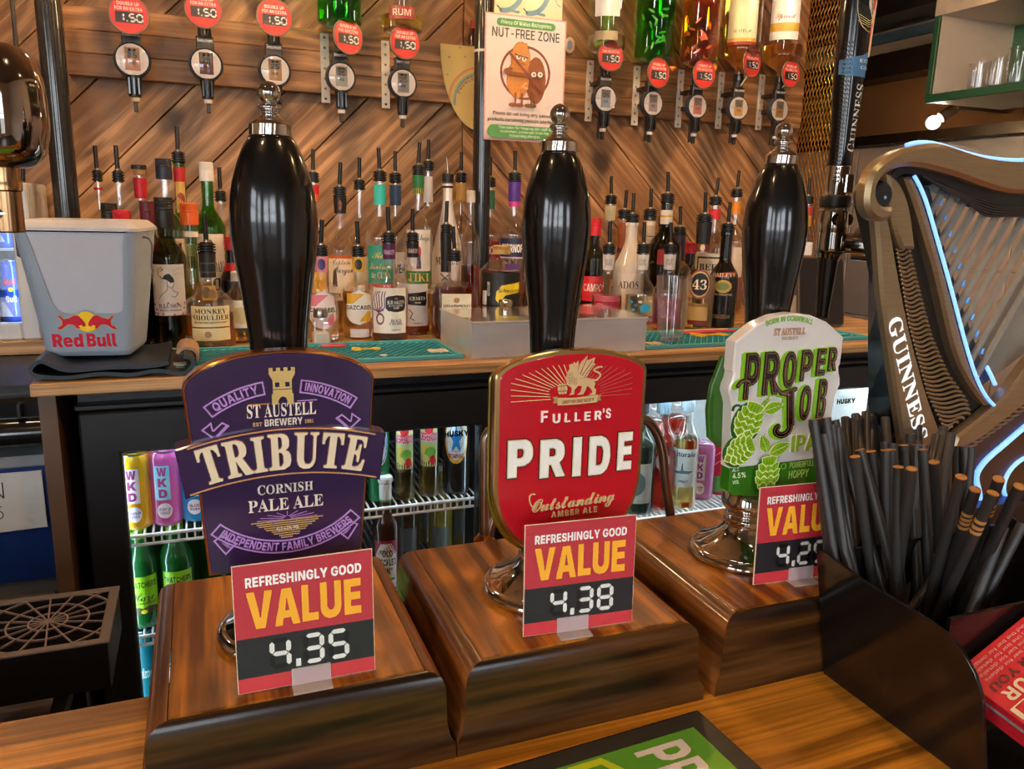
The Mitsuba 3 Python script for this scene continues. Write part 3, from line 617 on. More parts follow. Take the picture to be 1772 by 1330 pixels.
def leaf(p, base, tip, wd, w):
    b, t = np.array(base), np.array(tip); d = t - b; L = np.linalg.norm(d); d /= L; n = np.array([-d[1], d[0]])
    a = [b + d * L * s + n * wd * math.sin(math.pi * s ** 0.8) for s in np.linspace(0, 1, 12)]; c = [b + d * L * s - n * wd * math.sin(math.pi * s ** 0.8) for s in np.linspace(1, 0, 12)[1:-1]]
    g = Polygon(a + c).buffer(0); p.add(g, '#dcebb0', w, 0.0008); p.add(g.buffer(-0.0006), '#7fae22', w + 0.0008, 0.0003)
    p.add(line([b, b + d * L * .92], 0.0005), '#e4efc0', w + 0.0011, 0.0001)
    for s in (0.3, 0.45, 0.6, 0.75):
        for sg in (-1, 1): p.add(line([b + d * L * s, b + d * L * (s + .14) + n * sg * wd * .6], 0.00035), '#2f6a14', w + 0.0011, 0.0001)
def clip_white():
    K = thing('pump_clip', 'white and green pump clip with hops lettered PROPER JOB, farthest of the three', 'pump clip')
    X, Y, Z0, TH = 0.5120, 0.6015, CZ - 0.268, 0.0145
    YF = Y - TH
    q = lambda x, y: tuple((np.array(atY(1210 + x / 3.912, 520 + y / 3.912, YF)) - [X, 0, Z0])[[0, 2]])
    Q = lambda L: [q(*a) for a in L]
    half = [(0.0, 0.1805), (0.020, 0.1785), (0.040, 0.1715), (0.0545, 0.1620), (0.0630, 0.1560), (0.0630, 0.1300), (0.0615, 0.1270), (0.0625, 0.1210), (0.0650, 0.1150), (0.0655, 0.1090), (0.0625, 0.1020), (0.0605, 0.0960), (0.0570, 0.0350)]
    low = [(0.0565, 0.0345), (0.0555, 0.0120), (0.0520, 0.0080), (0.0250, 0.0040), (0.0, 0.0)]
    white = half + [(-x, y) for x, y in half[::-1]][:-1]; green = low + [(-x, y) for x, y in low[::-1]][1:]
    put('white_plate', facing(slab(white, TH, 0.0015), X, Y, Z0), 'gloss', '#d9d6d2', K, 30)
    put('green_plate', facing(slab(green, TH, 0.0015), X, Y, Z0), 'gloss', '#2c6a12', K, 30, label='green foot of the clip')
    br = [(-0.072, 0.062), (-0.076, 0.090), (-0.074, 0.112), (-0.064, 0.140), (0.055, 0.140), (0.055, 0.055), (-0.060, 0.052)]
    put('bracket', facing(mv(slab(br, 0.005, 0.001), 0, 0, -0.0055), X, Y, Z0), 'gloss', '#2c5a12', K, 25, label='green rear bracket')
    p = Print(frame_fn(X, Y, Z0)); w = TH
    p.add(affinity.translate(text('BORN IN CORNWALL', h=0.0050, wt=700, w=0.054, arc=0.085), q(612, 140)[0], q(612, 138)[1]), '#7fae4a', w, 0.0006)
    p.add(text('ST AUSTELL', h=0.0068, kind='serif', w=0.0370, x=q(610, 230)[0], y=q(610, 232)[1]), '#b58f76', w, 0.0010)
    p.add(text('BREWERY', h=0.0032, wt=800, w=0.0190, x=q(612, 265)[0], y=q(612, 265)[1]), '#b9a898', w, 0.0006)
    def L(ch, x0, x1, y0, y1):
        a, b = q(x0, y1), q(x1, y0); g = glyph(ch, 'sans', 800)[0]; bx = g.bounds
        return affinity.translate(affinity.scale(affinity.translate(g, -bx[0], -bx[1]), (b[0] - a[0]) / (bx[2] - bx[0]), (b[1] - a[1]) / (bx[3] - bx[1]), origin=(0, 0)), a[0], a[1])
    letters = [('P', 285, 408, 350, 665), ('R', 412, 540, 342, 635), ('O', 548, 652, 342, 590), ('P', 668, 760, 330, 540), ('E', 775, 850, 322, 502), ('R', 856, 925, 315, 472), ('O', 660, 752, 572, 805), ('B', 778, 860, 528, 790)]
    G = [L(*a) for a in letters]
    G.append(unary_union([line(Q([(605, 610), (605, 840)]), 0.0075, 'flat'), line(spline(Q([(603, 835), (585, 885), (540, 905), (505, 880), (520, 850)]), 20), 0.0055), line(Q([(545, 625), (640, 595)]), 0.0035)]))
    G.append(line(spline(Q([(250, 575), (275, 545), (330, 545)]), 12), 0.003)); G.append(line(spline(Q([(500, 560), (545, 620), (600, 632)]), 12), 0.0032))
    for g in G:
        sh = affinity.translate(g, -0.0028, -0.0010)
        p.add(unary_union([g, sh, affinity.translate(g, -0.0014, -0.0005)]).buffer(0.0010), '#7fb51e', w, 0.0018)
    for g in G:
        p.add(g.buffer(0.0003), '#1a0f0c', w + 0.0018, 0.0012)
        i = g.buffer(-0.0009); p.add(i.difference(i.buffer(-0.0004)), '#9a6a52', w + 0.0030, 0.0002)
    hop(p, *q(370, 705), 0.036, 0.030, -22, w); hop(p, *q(340, 960), 0.030, 0.027, -62, w); hop(p, *q(455, 1060), 0.036, 0.026, 0, w + 0.0015)
    leaf(p, q(425, 745), q(570, 695), 0.0062, w + 0.001); leaf(p, q(405, 725), q(480, 645), 0.003, w + 0.0005)
    leaf(p, q(455, 1030), q(605, 955), 0.0066, w + 0.003); leaf(p, q(445, 1020), q(400, 895), 0.006, w + 0.003)
    p.add(line(spline(Q([(390, 700), (300, 720), (235, 715), (225, 740)]), 14), 0.002), '#1f5a2a', w, 0.001)
    p.add(text('IPA', h=0.0165, wt=800, w=0.0330, align='l', x=q(608, 1020)[0], y=q(608, 1023)[1]).buffer(0.0008), '#f0eee6', w, 0.0008)
    p.add(text('IPA', h=0.0165, wt=800, w=0.0330, align='l', x=q(608, 1020)[0], y=q(608, 1023)[1]), '#8db32a', w + 0.0008, 0.0006)
    p.add(text('POWERFULLY', h=0.0062, wt=600, w=0.034, align='l', x=q(608, 1130)[0], y=q(608, 1135)[1]), '#8fb552', w, 0.0006)
    p.add(text('HOPPY', h=0.0080, wt=600, w=0.0250, align='l', x=q(600, 1200)[0], y=q(600, 1205)[1]), '#8fb552', w, 0.0006)
    p.add(outline(disc(*q(570, 1120), 0.0030), 0.0005), '#8fb552', w, 0.0005)
    for s, y, h, ww in (('ALC', 1158, 0.0036, 0.0080), ('4.5%', 1205, 0.0052, 0.0160), ('VOL', 1243, 0.0036, 0.0080)):
        p.add(text(s, h=h, wt=600, w=ww, align='l', x=q(222, y)[0], y=q(222, y)[1]), '#e8eede', w, 0.0004)
    put('relief', p, 'gloss', None, K, label='raised black lettering with green edges and hop cones')
clip_white()
# ================================================================ bottles
def bprof(R, H, hb, hn, rn, style='std'):
    """outer profile of a bottle R wide, shoulder from hb to hn (fractions of H), neck rn of R."""
    r = rn * R; P = [(R * 0.80, 0.0), (R * 0.95, 0.0015), (R, 0.006)]
    if style == 'taper': P = [(R * 0.72, 0.0), (R * 0.80, 0.0015), (R * 0.83, 0.006)]
    P += [(R, hb * H)]
    for t in np.linspace(0, 1, 12)[1:]:
        k = (0.5 - 0.5 * math.cos(math.pi * t)) if style in ('std', 'taper') else (t ** 2 if style == 'round' else math.sin(math.pi / 2 * t) ** 1.2 if style == 'bell' else t)
        P.append((R + (r - R) * k, (hb + (hn - hb) * t) * H))
    P += [(r, H - 0.012), (r * 1.12, H - 0.0115), (r * 1.14, H - 0.004), (r * 1.05, H), (r * 0.8, H)]
    return P
def sq_lathe(prof, n, e, cx, cy, z, yaw):
    m = lathe(prof, n); v = m.vertices.copy(); a = np.arctan2(v[:, 1], v[:, 0]); k = (np.abs(np.cos(a)) ** e + np.abs(np.sin(a)) ** e) ** (-1 / e)
    R = max(p[0] for p in prof); rr = np.hypot(v[:, 0], v[:, 1]); t = np.clip((rr - R * 0.55) / (R * 0.3), 0, 1); k = 1 + (k - 1) * t
    v[:, 0] *= k; v[:, 1] *= k; c, s = math.cos(yaw), math.sin(yaw)
    m.vertices = np.column_stack([v[:, 0] * c - v[:, 1] * s + cx, v[:, 0] * s + v[:, 1] * c + cy, v[:, 2] + z]); return m
def draw(p, w, h, ops):
    for o in ops:
        k = o[0]
        if k == 't':
            _, s, y, th, col = o[:5]; kind = o[5] if len(o) > 5 else 'sans'; wf = o[6] if len(o) > 6 else 0.8; x = o[7] if len(o) > 7 else 0.0; wt = o[8] if len(o) > 8 else 700
            g = text(s, h=th * h, kind=kind, wt=wt, x=0, y=0); bw = g.bounds[2] - g.bounds[0]
            if bw > wf * w: g = affinity.scale(g, wf * w / bw, 1, origin=(0, 0))
            p.add(affinity.translate(g, x * w, y * h), col)
        elif k == 'r': p.add(sbox(o[1] * w - w / 2, o[3] * h, o[2] * w - w / 2, o[4] * h), o[5])
        elif k == 'd': p.add(disc(o[1] * w - w / 2, o[2] * h, o[3] * w, o[4] * h), o[5])
        elif k == 'o': p.add(outline(disc(o[1] * w - w / 2, o[2] * h, o[3] * w, o[4] * h), o[6] * w), o[5])
        elif k == 'p': p.add(Polygon([(x * w - w / 2, y * h) for x, y in o[1]]).buffer(0), o[2])
        elif k == 'l': p.add(line([(x * w - w / 2, y * h) for x, y in o[1]], o[3] * w), o[2])
        elif k == 'v': p.add(text(o[1], h=o[4] * w, wt=800, w=o[3] * h, spin=90, x=o[2] * w, y=0.5 * h), o[5])
def cap_of(K, cap, x, y, zt, r, seed):
    kind = cap[0]; rr = random.Random(seed)
    if kind == 'pour':
        col = cap[1] if len(cap) > 1 else '#0d0d0e'; L = cap[2] if len(cap) > 2 else 0.052
        P = [(r * 0.8, -0.006)] + [q for i in range(4) for q in ((r * 1.22, -0.002 + i * 0.0055), (r * 1.22, 0.0005 + i * 0.0055), (r * 0.92, 0.0015 + i * 0.0055), (r * 0.92, 0.0032 + i * 0.0055))] + [(r * 0.7, 0.021)]
        c = put('pourer', lathe(closed(P), 24, x, y, zt), 'satin', '#101011', K, 30)
        put('metal_ring', lathe(closed([(0.0066, 0.019), (0.0066, 0.0235), (0.0056, 0.026)]), 16, x, y, zt), 'metal', '#b9ab95', c)
        a = rr.uniform(0, 6.28); k = rr.uniform(0.0, 0.09); d = np.array([k * math.cos(a), k * math.sin(a), 1.0])
        p0 = np.array([x, y, zt + 0.0245]); put('spout', tube([p0, p0 + d * 0.004, p0 + d * L], [0.0040, 0.0048, 0.0046], 12), 'satin', col, c)
    elif kind == 'spike':
        c = put('pourer', lathe(closed([(r * 0.9, -0.004), (r * 1.2, 0.0), (r * 1.2, 0.018), (r * 0.8, 0.02)]), 24, x, y, zt), 'satin', '#101011', K, 30)
        put('spout', tube([(x, y, zt + 0.019), (x, y, zt + 0.03), (x - 0.004, y, zt + 0.062)], [0.0055, 0.004, 0.0012], 12), 'metal', '#c9c4bc', c)
    elif kind == 'screw':                       # (kind, colour, height) slides over the neck
        h = cap[2]; put('cap', lathe(closed([(r * 1.22, -h), (r * 1.24, -h + 0.001), (r * 1.24, -h * 0.42), (r * 1.20, -h * 0.41), (r * 1.24, -h * 0.38)] + [q for i in range(5) for q in ((r * 1.24, -h * 0.34 + i * h * 0.06), (r * 1.20, -h * 0.31 + i * h * 0.06))] + [(r * 1.24, -0.001), (r * 1.15, 0.001)]), 32, x, y, zt), 'satin' if len(cap) < 4 else cap[3], cap[1], K, 35)
    elif kind == 'stopper':                     # black top over cork
        put('cork', lathe(closed([(r * 0.95, -0.002), (r * 1.0, 0.010)]), 24, x, y, zt), 'matte', '#b58d5a', K)
        put('stopper', lathe(closed([(r * 1.25, 0.010), (r * 1.28, 0.0115), (r * 1.28, 0.0185), (r * 1.2, 0.0195)]), 24, x, y, zt), 'satin', cap[1], K)
def bottle(label, X, Y, Z, R, H, hb=0.60, hn=0.74, rn=0.36, glass='clear_glass', col=None, liq=None, cap=('pour',), labs=(), style='std', sq=0, yaw=0, turn=0.0, group=None, name='bottle', cat='bottle', ears=False, n=40):
    """labs: (z0, z1, width as a share of the girth or 'full', ground colour, ops); heights are fractions of H."""
    K = thing(name, label, cat, group); P = bprof(R, H, hb, hn, rn, style); r = rn * R
    face = math.atan2(-Y, -X) + math.radians(turn)
    m = sq_lathe(closed(P), n + 8, sq, X, Y, Z, yaw) if sq else lathe(closed(P), n, X, Y, Z)
    put('glass', m, glass, col, K, 40)
    if liq:
        zl = liq[1] * H; pts = [(max(a - 0.0028, 0.001), max(b, 0.005)) for a, b in P[:-5] if b < zl]
        zz = [b for a, b in P]; ra = np.interp(zl, np.array(zz), [a for a, b in P]) - 0.0028; pts.append((ra, zl))
        put('drink', sq_lathe(closed(pts), n + 8, sq, X, Y, Z, yaw) if sq else lathe(closed(pts), n, X, Y, Z), liq[0], None, K, 40)
    prz, prr = np.array([b for a, b in P[:-3]]), np.array([a for a, b in P[:-3]])
    for L in labs:
        z0, z1, wf, bg, ops = L[:5]; h = (z1 - z0) * H; Rm = float(np.interp(z0 * H, prz, prr)); Rt = float(np.interp(z1 * H, prz, prr)); Rt = Rm if z0 < hb < z1 and style != 'taper' and wf != 'full' else Rt
        if sq:
            c, s = math.cos(yaw), math.sin(yaw); w = wf * 2 * R; off = L[5] if len(L) > 5 else 0.0
            p = Print(frame_fn(X + s * (R + 0.0004) + off * c, Y - c * (R + 0.0004) + off * s, Z + z0 * H, math.degrees(yaw)))
        else:
            w = 2 * math.pi * max(Rm, Rt) if wf == 'full' else wf * 2 * R
            p = Print(cyl_fn(X, Y, Z + z0 * H, Rm + 0.0005, face + (math.radians(L[5]) if len(L) > 5 else 0), Rt + 0.0005, h), seg=0.006)
        if bg is not None: p.add(sbox(-w / 2, 0, w / 2, h) if isinstance(bg, str) else affinity.scale(affinity.translate(bg[0], 0, 0), w, h, origin=(0, 0)), bg if isinstance(bg, str) else bg[1])
        draw(p, w, h, ops)
        put('foil' if wf == 'full' else 'label', p, 'satin', None, K)
    if ears:
        for s in (-1, 1):
            t = np.linspace(0, 2 * math.pi, 22); c = np.array([X + s * (r + 0.008) * math.cos(0.37), Y - s * (r + 0.008) * math.sin(0.37), Z + (hn + 0.015) * H])
            put('handle_ring', tube([c + np.array([0.0095 * math.cos(a) * math.cos(0.37), -0.0095 * math.cos(a) * math.sin(0.37), 0.0095 * math.sin(a)]) for a in t], 0.0026, 8, False), 'clear_glass', None, K, True)
    if cap: cap_of(K, cap, X, Y, Z + H, r, label)
    return K
def onbar(px, lip, Y, wpx):
    """place and size on the back counter from the bottle's lip and its width in the photograph."""
    p = atY(px, lip, Y); q = atY(px, lip, Y); base = np.array([p[0], Y, (p[2] + CT) / 2]); return p[0], Y, wpx / 2 * mpp(base), p[2] - CT
ELL = disc(0, 0.5, 0.5, 0.5); SHIELD = Polygon([(-0.5, 0.25), (-0.42, 0.85), (0, 1.0), (0.42, 0.85), (0.5, 0.25), (0.3, 0.08), (0, 0), (-0.3, 0.08)])
W_, K_ = '#f2eee6', '#141414'
# ---- spirit bottles on the back counter: (label, neck px, lip py, Y, width px, options)
SP = [
 ('clear bottle with red neck ring and tall pourer, leftmost by the black pole', 169, 310, 2.16, 52, dict(hb=.55, hn=.82, rn=.26, labs=[(.93, .945, 'full', '#b8232b', [])])),
 ('wide clear bottle with tall pourer and brown label, second from the black pole', 205, 311, 2.10, 72, dict(hb=.45, hn=.84, rn=.22, style='line', labs=[(.12, .42, .8, '#2a1a12', [])])),
 ('whisky bottle with red neck label and black cork stopper behind the ice bucket', 241, 300, 2.15, 52, dict(hb=.62, hn=.76, rn=.36, liq=('liquid_amber', .5), cap=('stopper', '#141414'), labs=[(.84, .97, 'full', '#a81e2c', []), (.2, .58, .8, W_, [('t', 'RYE', .5, .2, K_)])])),
 ('clear whiskey bottle with navy cap labelled JAM', 282, 275, 2.16, 62, dict(hb=.60, hn=.74, rn=.34, cap=('screw', '#141c30', .044), labs=[(.16, .56, .95, '#e8dcc0', [('t', 'JAM', .78, .16, '#1d2a22', 'serif'), ('r', 0, 1, .62, .66, '#c24a2a'), ('t', 'ORIGINAL', .3, .12, K_, 'serif')])])),
 ('green whiskey bottle with red foil and gold medallion under its pourer', 309, 278, 2.08, 50, dict(hb=.58, hn=.74, rn=.36, glass='green_glass', labs=[(.88, .965, 'full', '#a8202a', []), (.70, .88, .34, '#c8a44e', [('d', .5, .35, .4, .3, '#8a2a20')]), (.16, .52, .9, '#e6dcc0', [('t', 'IRISH', .6, .2, '#1d4a2a', 'serif')])])),
 ('green whisky bottle with white cap and cream label ending ROAIG, 10', 356, 281, 2.02, 53, dict(hb=.62, hn=.76, rn=.36, glass='green_glass', cap=('screw', '#e8e4da', .042), labs=[(.13, .59, .96, '#e9e1cc', [('d', .5, .88, .08, .05, '#6a6a60'), ('t', 'LAPHROAIG', .52, .13, '#1d1d1b', 'serif', .92), ('t', '10', .28, .15, '#1d1d1b', 'serif'), ('t', 'SINGLE MALT', .12, .06, '#4a4a44')])])),
 ('slim clear bottle with pourer between the white-capped bottle and the first handle', 382, 345, 2.14, 44, dict(hb=.6, hn=.75, rn=.36)),
 ('dark bottle with red cap and red neck band beside the first handle', 398, 410, 1.98, 40, dict(hb=.55, hn=.75, rn=.42, glass='gloss', col='#120a08', cap=('screw', '#a01a24', .03), labs=[(.66, .74, 'full', '#a01a24', [])])),
 ('wine bottle with plain black screw cap behind the ice bucket', 188, 352, 1.92, 58, dict(hb=.62, hn=.78, rn=.36, glass='gloss', col='#0b0e08', cap=('screw', '#0e0e10', .05))),
 ('wine bottle with bright red screw cap behind the ice bucket', 210, 364, 1.84, 58, dict(hb=.62, hn=.78, rn=.40, glass='gloss', col='#0b0e08', cap=('screw', '#c8202f', .05))),
 ('wine bottle with burgundy capsule, left of the black-capped white-labelled one', 252, 348, 1.93, 56, dict(hb=.62, hn=.78, rn=.36, glass='gloss', col='#0a0a08', cap=('screw', '#5a1522', .055))),
 ('green wine bottle with white ILLUSION label showing a woman in a dark hat', 282, 342, 1.82, 61, dict(hb=.60, hn=.76, rn=.40, glass='dark_green_glass', liq=('liquid_red', .40), cap=('screw', '#101013', .062), labs=[(.22, .565, .96, '#efe9e0', [('p', [(.33, .72), (.40, .80), (.52, .82), (.62, .74), (.66, .66), (.55, .64), (.45, .70)], K_), ('l', [(.33, .72), (.22, .80), (.22, .90), (.30, .94), (.36, .90), (.28, .86)], K_, .014), ('l', [(.45, .70), (.46, .60), (.52, .54), (.60, .56), (.64, .64)], K_, .012), ('l', [(.46, .60), (.44, .50), (.30, .42), (.22, .34)], K_, .012), ('l', [(.56, .54), (.62, .48), (.74, .44), (.66, .36), (.56, .38)], K_, .012), ('l', [(.64, .80), (.80, .84), (.92, .78)], '#8a8a84', .008), ('l', [(.62, .86), (.76, .92), (.92, .90)], '#8a8a84', .008), ('t', 'ILLUSION', .155, .075, '#4a4644', 'serif', .62), ('t', 'MALBEC BONARDA', .09, .03, '#6a5a58'), *[('d', x, y, .03, .016, '#c0404a') for x, y in ((.06, .22), (.10, .12), (.05, .05), (.14, .04), (.93, .24), (.90, .14), (.95, .06), (.84, .03), (.3, .03), (.6, .02), (.45, .25), (.7, .24))]])])),
 ('amber bottle with orange cap and orange neck behind the cream-labelled whisky', 326, 352, 1.93, 60, dict(hb=.52, hn=.72, rn=.40, liq=('liquid_amber', .42), cap=('screw', '#e0642a', .046), labs=[(.76, .80, 'full', '#f0ece4', [])])),
 ('squat whisky bottle with cream MONKEY SHOULDER label and textured black stopper', 358, 436, 1.80, 80, dict(hb=.48, hn=.72, rn=.30, style='bell', liq=('liquid_amber', .36), labs=[(.74, 1.0, 'full', '#23211f', [('r', 0, 1, .2, .24, '#5a544c'), ('r', 0, 1, .55, .6, '#5a544c')]), (.10, .46, .86, '#e9d3a2', [('t', 'MONKEY', .78, .14, '#1d1d1b', 'serif', .8), ('t', 'SHOULDER', .60, .14, '#1d1d1b', 'serif', .9), ('t', 'BLENDED MALT SCOTCH WHISKY', .50, .05, '#3a3a34'), ('r', 0, 1, .36, .40, '#8a4a24'), ('d', .42, .18, .08, .10, '#c08a5a')]), (.52, .66, .30, '#8a6a3a', [('d', .3, .5, .3, .4, '#3a2a18'), ('d', .7, .4, .25, .35, '#5a4020')])])),
 ('round clear bottle with cream disc label touching the first black handle', 414, 470, 1.82, 74, dict(hb=.62, hn=.80, rn=.32, style='bell', liq=('liquid_amber', .26), cap=('screw', '#d8cdb8', .02), labs=[(.22, .62, .8, '#efe6cc', [('d', .5, .45, .3, .3, '#d9c98a')])])),
 ('bottle with red and yellow neck and yellow label right of the first handle', 542, 312, 2.14, 46, dict(hb=.60, hn=.78, rn=.36, liq=('liquid_gold', .3), labs=[(.86, .97, 'full', '#c8252c', [('r', 0, 1, 0, .4, '#e8b42c')]), (.2, .54, .9, '#e8b42c', [('t', 'RUM', .5, .2, '#b8232b')])])),
 ('spiced rum bottle labelled Captain Morgan BLACK SPICED', 588, 338, 1.98, 52, dict(hb=.60, hn=.78, rn=.36, style='bell', liq=('liquid_amber', .3), labs=[(.87, .99, 'full', '#141110', [('d', .5, .5, .05, .3, '#8a4a2a')]), (.24, .57, .96, '#ecd8b4', [('t', 'Captain', .80, .12, '#8a2a1c', 'script', .6), ('t', 'Morgan', .62, .15, '#2a2018', 'script', .7, .08), ('p', [(.18, .30), (.22, .62), (.28, .72), (.34, .60), (.36, .30)], '#5a3a20'), ('t', 'BLACK SPICED', .06, .10, '#2a1a12', 'sans', .8), ('r', 0, 1, .93, 1, '#c8602a')])])),
 ('clear decanter-like bottle with long ringed pourer behind the spiced rum', 622, 325, 2.12, 62, dict(hb=.50, hn=.82, rn=.26, style='bell', liq=('liquid_pale', .2), labs=[(.2, .5, .7, '#e8dcb8', [])])),
 ('white rum bottle with turquoise neck foil and teal label', 657, 310, 2.06, 51, dict(hb=.60, hn=.76, rn=.38, liq=('liquid_pale', .25), labs=[(.83, .965, 'full', '#2fb6ae', []), (.22, .56, .95, '#2f9a8c', [('t', 'Ron', .74, .14, '#e8c96a', 'script'), ('t', 'Santiago', .52, .14, '#e8c96a', 'script', .8), ('t', 'de CUBA', .34, .12, '#e8dcb0', 'serif', .7), ('r', 0, 1, 0, .22, '#c84a3a')])])),
 ('clear bottle with navy neck foil next to the turquoise one', 684, 313, 2.15, 46, dict(hb=.60, hn=.76, rn=.38, labs=[(.83, .97, 'full', '#1f3a5c', []), (.2, .5, .9, '#d8d4cc', [('t', 'SILVER', .5, .2, '#1f3a5c')])])),
 ('clear bottle with tall pourer and white neck tag behind the green-foiled one', 741, 292, 2.19, 46, dict(hb=.60, hn=.76, rn=.34, labs=[(.78, .95, 'full', '#e8e6e0', [])])),
 ('green-foiled rum bottle labelled Captain Morgan TIKI', 724, 300, 2.03, 48, dict(hb=.60, hn=.78, rn=.36, style='bell', liq=('liquid_gold', .25), labs=[(.87, .99, 'full', '#1f6a3a', [('r', 0, 1, .0, .3, '#d8a83a')]), (.22, .64, .98, '#f0ece2', [('t', 'Captain Morgan', .84, .10, '#1d4a3a', 'script', .9), ('d', .5, .66, .10, .09, '#b82a3a'), ('p', [(.42, .40), (.46, .62), (.56, .62), (.60, .40)], '#3a2a5a'), ('r', 0, 1, .08, .36, '#1f7a3e'), ('t', 'TIKI', .20, .13, '#f0d25a', 'serif'), ('t', 'MANGO PINEAPPLE', .11, .055, '#f0d25a')])])),
 ('white coconut rum bottle with palm tree and metal spike pourer', 775, 314, 2.10, 54, dict(hb=.40, hn=.92, rn=.30, style='std', glass='gloss', col='#eae2d8', cap=('spike',), labs=[(.955, .995, 'full', '#241a16', []), (.14, .48, .9, '#ece5da', [('t', 'MALIBU', .82, .16, '#241a16', 'serif', .9), ('l', [(.42, .1), (.45, .35), (.42, .55)], K_, .03), ('l', [(.42, .55), (.26, .62)], K_, .03), ('l', [(.42, .55), (.3, .48)], K_, .03), ('l', [(.42, .55), (.58, .62)], K_, .03), ('l', [(.42, .55), (.56, .47)], K_, .03), ('d', .62, .14, .16, .1, '#e8a02a'), ('r', .1, .9, .02, .1, '#c83a2a')])])),
 ('amber bottle with gold neck foil beside the middle pole', 798, 312, 2.18, 42, dict(hb=.60, hn=.76, rn=.38, liq=('liquid_amber', .4), labs=[(.84, .98, 'full', '#b08a4a', [('r', 0, 1, 0, .12, '#2a2420')])])),
 ('tequila bottle with pink CAZCABEL shield label behind the salt shaker', 556, 440, 1.82, 55, dict(hb=.62, hn=.72, rn=.34, style='bell', liq=('liquid_clear', .55), labs=[(.80, .98, 'full', '#d98a96', [('d', .5, .5, .10, .35, '#4a3a7a')]), (.16, .60, .92, (SHIELD, '#eeddda'), [('p', [(.05, .9), (.7, .9), (.05, .45)], '#e07a86'), ('p', [(.9, .5), (.9, .1), (.5, .1)], '#e07a86'), ('r', .02, .98, .40, .60, '#f2e8e4'), ('t', 'CAZCABEL', .44, .12, '#241a1e', 'sans', .94)]), (.03, .13, .4, '#d8d8d4', [])])),
 ('tequila bottle with yellow CAZCABEL shield label left of the octopus rum', 620, 441, 1.83, 57, dict(hb=.62, hn=.72, rn=.32, style='bell', liq=('liquid_gold', .58), labs=[(.80, .98, 'full', '#d8a83a', [('d', .5, .5, .10, .35, '#2a2a2a')]), (.18, .60, .86, (SHIELD, '#efe8d8'), [('p', [(.05, .9), (.7, .9), (.05, .45)], '#e8b02c'), ('p', [(.9, .5), (.9, .1), (.5, .1)], '#e8b02c'), ('r', .02, .98, .40, .60, '#f4efe4'), ('t', 'CAZCABEL', .44, .12, '#241a1e', 'sans', .94)]), (.03, .13, .6, '#d8d8d4', [])])),
 ('two-eared rum bottle with purple foil and octopus label reading KRAKEN BLACK CHERRY', 673, 418, 1.79, 65, dict(hb=.58, hn=.76, rn=.30, style='bell', liq=('liquid_brown', .10), ears=True, labs=[(.83, .98, 'full', '#4f1f4a', [('t', 'KRAKEN', .3, .3, '#c8a8c0', 'sans', .3)]), (.10, .555, .99, '#efe8dc', [('p', [(.40, .56), (.40, .78), (.48, .82), (.70, .84), (.92, .82), (.97, .76), (.97, .58), (.92, .50), (.70, .47), (.46, .50)], '#1d1b1e'), ('t', 'the', .76, .04, W_, 'script', .2, .18), ('t', 'KRAKEN', .645, .085, W_, 'serif', .48, .18), ('t', 'BLACK SPICED', .595, .032, W_, 'sans', .40, .18), ('t', 'RUM', .54, .042, W_, 'sans', .3, .18), ('t', 'BLACK', .255, .06, '#5a2a5a', 'serif', .3, .18), ('t', 'CHERRY', .19, .06, '#5a2a5a', 'serif', .36, .18), ('t', 'IMPORTED', .06, .03, '#6a5a60', 'sans', .4, .18), ('d', .24, .32, .12, .13, '#7a4a7a'), ('d', .25, .32, .08, .09, '#efe8dc'), *[('l', [(.2, .45), (.1 + .07 * k, .58 + .03 * (k % 2)), (.05 + .08 * k, .78 + .05 * (k % 3)), (.12 + .07 * k, .92)], '#6a3a6e', .022) for k in range(5)], ('l', [(.02, .55), (.1, .5), (.22, .48), (.34, .52)], '#6a3a6e', .03)])])),
 ('two-eared rum bottle with black KRAKEN label half behind the cherry one', 714, 417, 1.90, 60, dict(hb=.58, hn=.76, rn=.30, style='bell', liq=('liquid_brown', .12), ears=True, labs=[(.83, .98, 'full', '#17151a', [('t', 'KRAKEN', .3, .3, '#c8c0b8', 'sans', .3)]), (.10, .555, .99, '#d8d6d2', [('p', [(.36, .52), (.36, .78), (.92, .82), (.95, .58), (.9, .48)], '#1a191c'), ('t', 'KRAKEN', .62, .085, W_, 'serif', .5, .15), ('t', 'RUM', .54, .045, W_, 'sans', .3, .15), ('l', [(.4, .4), (.5, .3), (.42, .2), (.55, .14)], '#4a4a4c', .02), ('t', 'IMPORTED', .06, .03, '#5a5a5c', 'sans', .4, .15)])])),
 ('small bottle with long black neck sleeve left of the amaretto', 772, 402, 1.93, 46, dict(hb=.40, hn=.56, rn=.36, liq=('liquid_pale', .3), labs=[(.60, .99, 'full', '#121214', []), (.1, .36, .9, '#ded6c8', [])])),
 ('square dark amber amaretto bottle with cream DISARONNO label', 786, 448, 1.80, 76, dict(hb=.66, hn=.74, rn=.26, style='bell', sq=6, yaw=-.18, glass='clear_glass', liq=('liquid_brown', .66), labs=[(.20, .58, .66, '#e8dcba', [('d', .5, .78, .10, .09, '#b8864a'), ('t', 'DISARONNO', .52, .12, '#3a2418', 'serif', .9), ('t', 'ORIGINALE', .40, .045, '#5a4430')])], cap=('pour',))),
 ('plastic cola bottle with gold cap and yellow Schweppes band', 868, 425, 1.79, 74, dict(hb=.72, hn=.95, rn=.34, style='bell', glass='clear_plastic', liq=('liquid_brown', .73), cap=('screw', '#b8935a', .02), labs=[(.36, .715, .99, '#181614', [('p', [(.38, .18), (.40, .42), (.52, .62), (1.0, .72), (1.0, .40), (.62, .32), (.46, .06)], '#f0cf1e'), ('t', 'Schweppes', .40, .13, '#141414', 'ital', .56, .22), ('r', .02, .16, .0, .44, W_), ('v', 'RECYCLE ME', -.26, .44, .07, W_)])])),
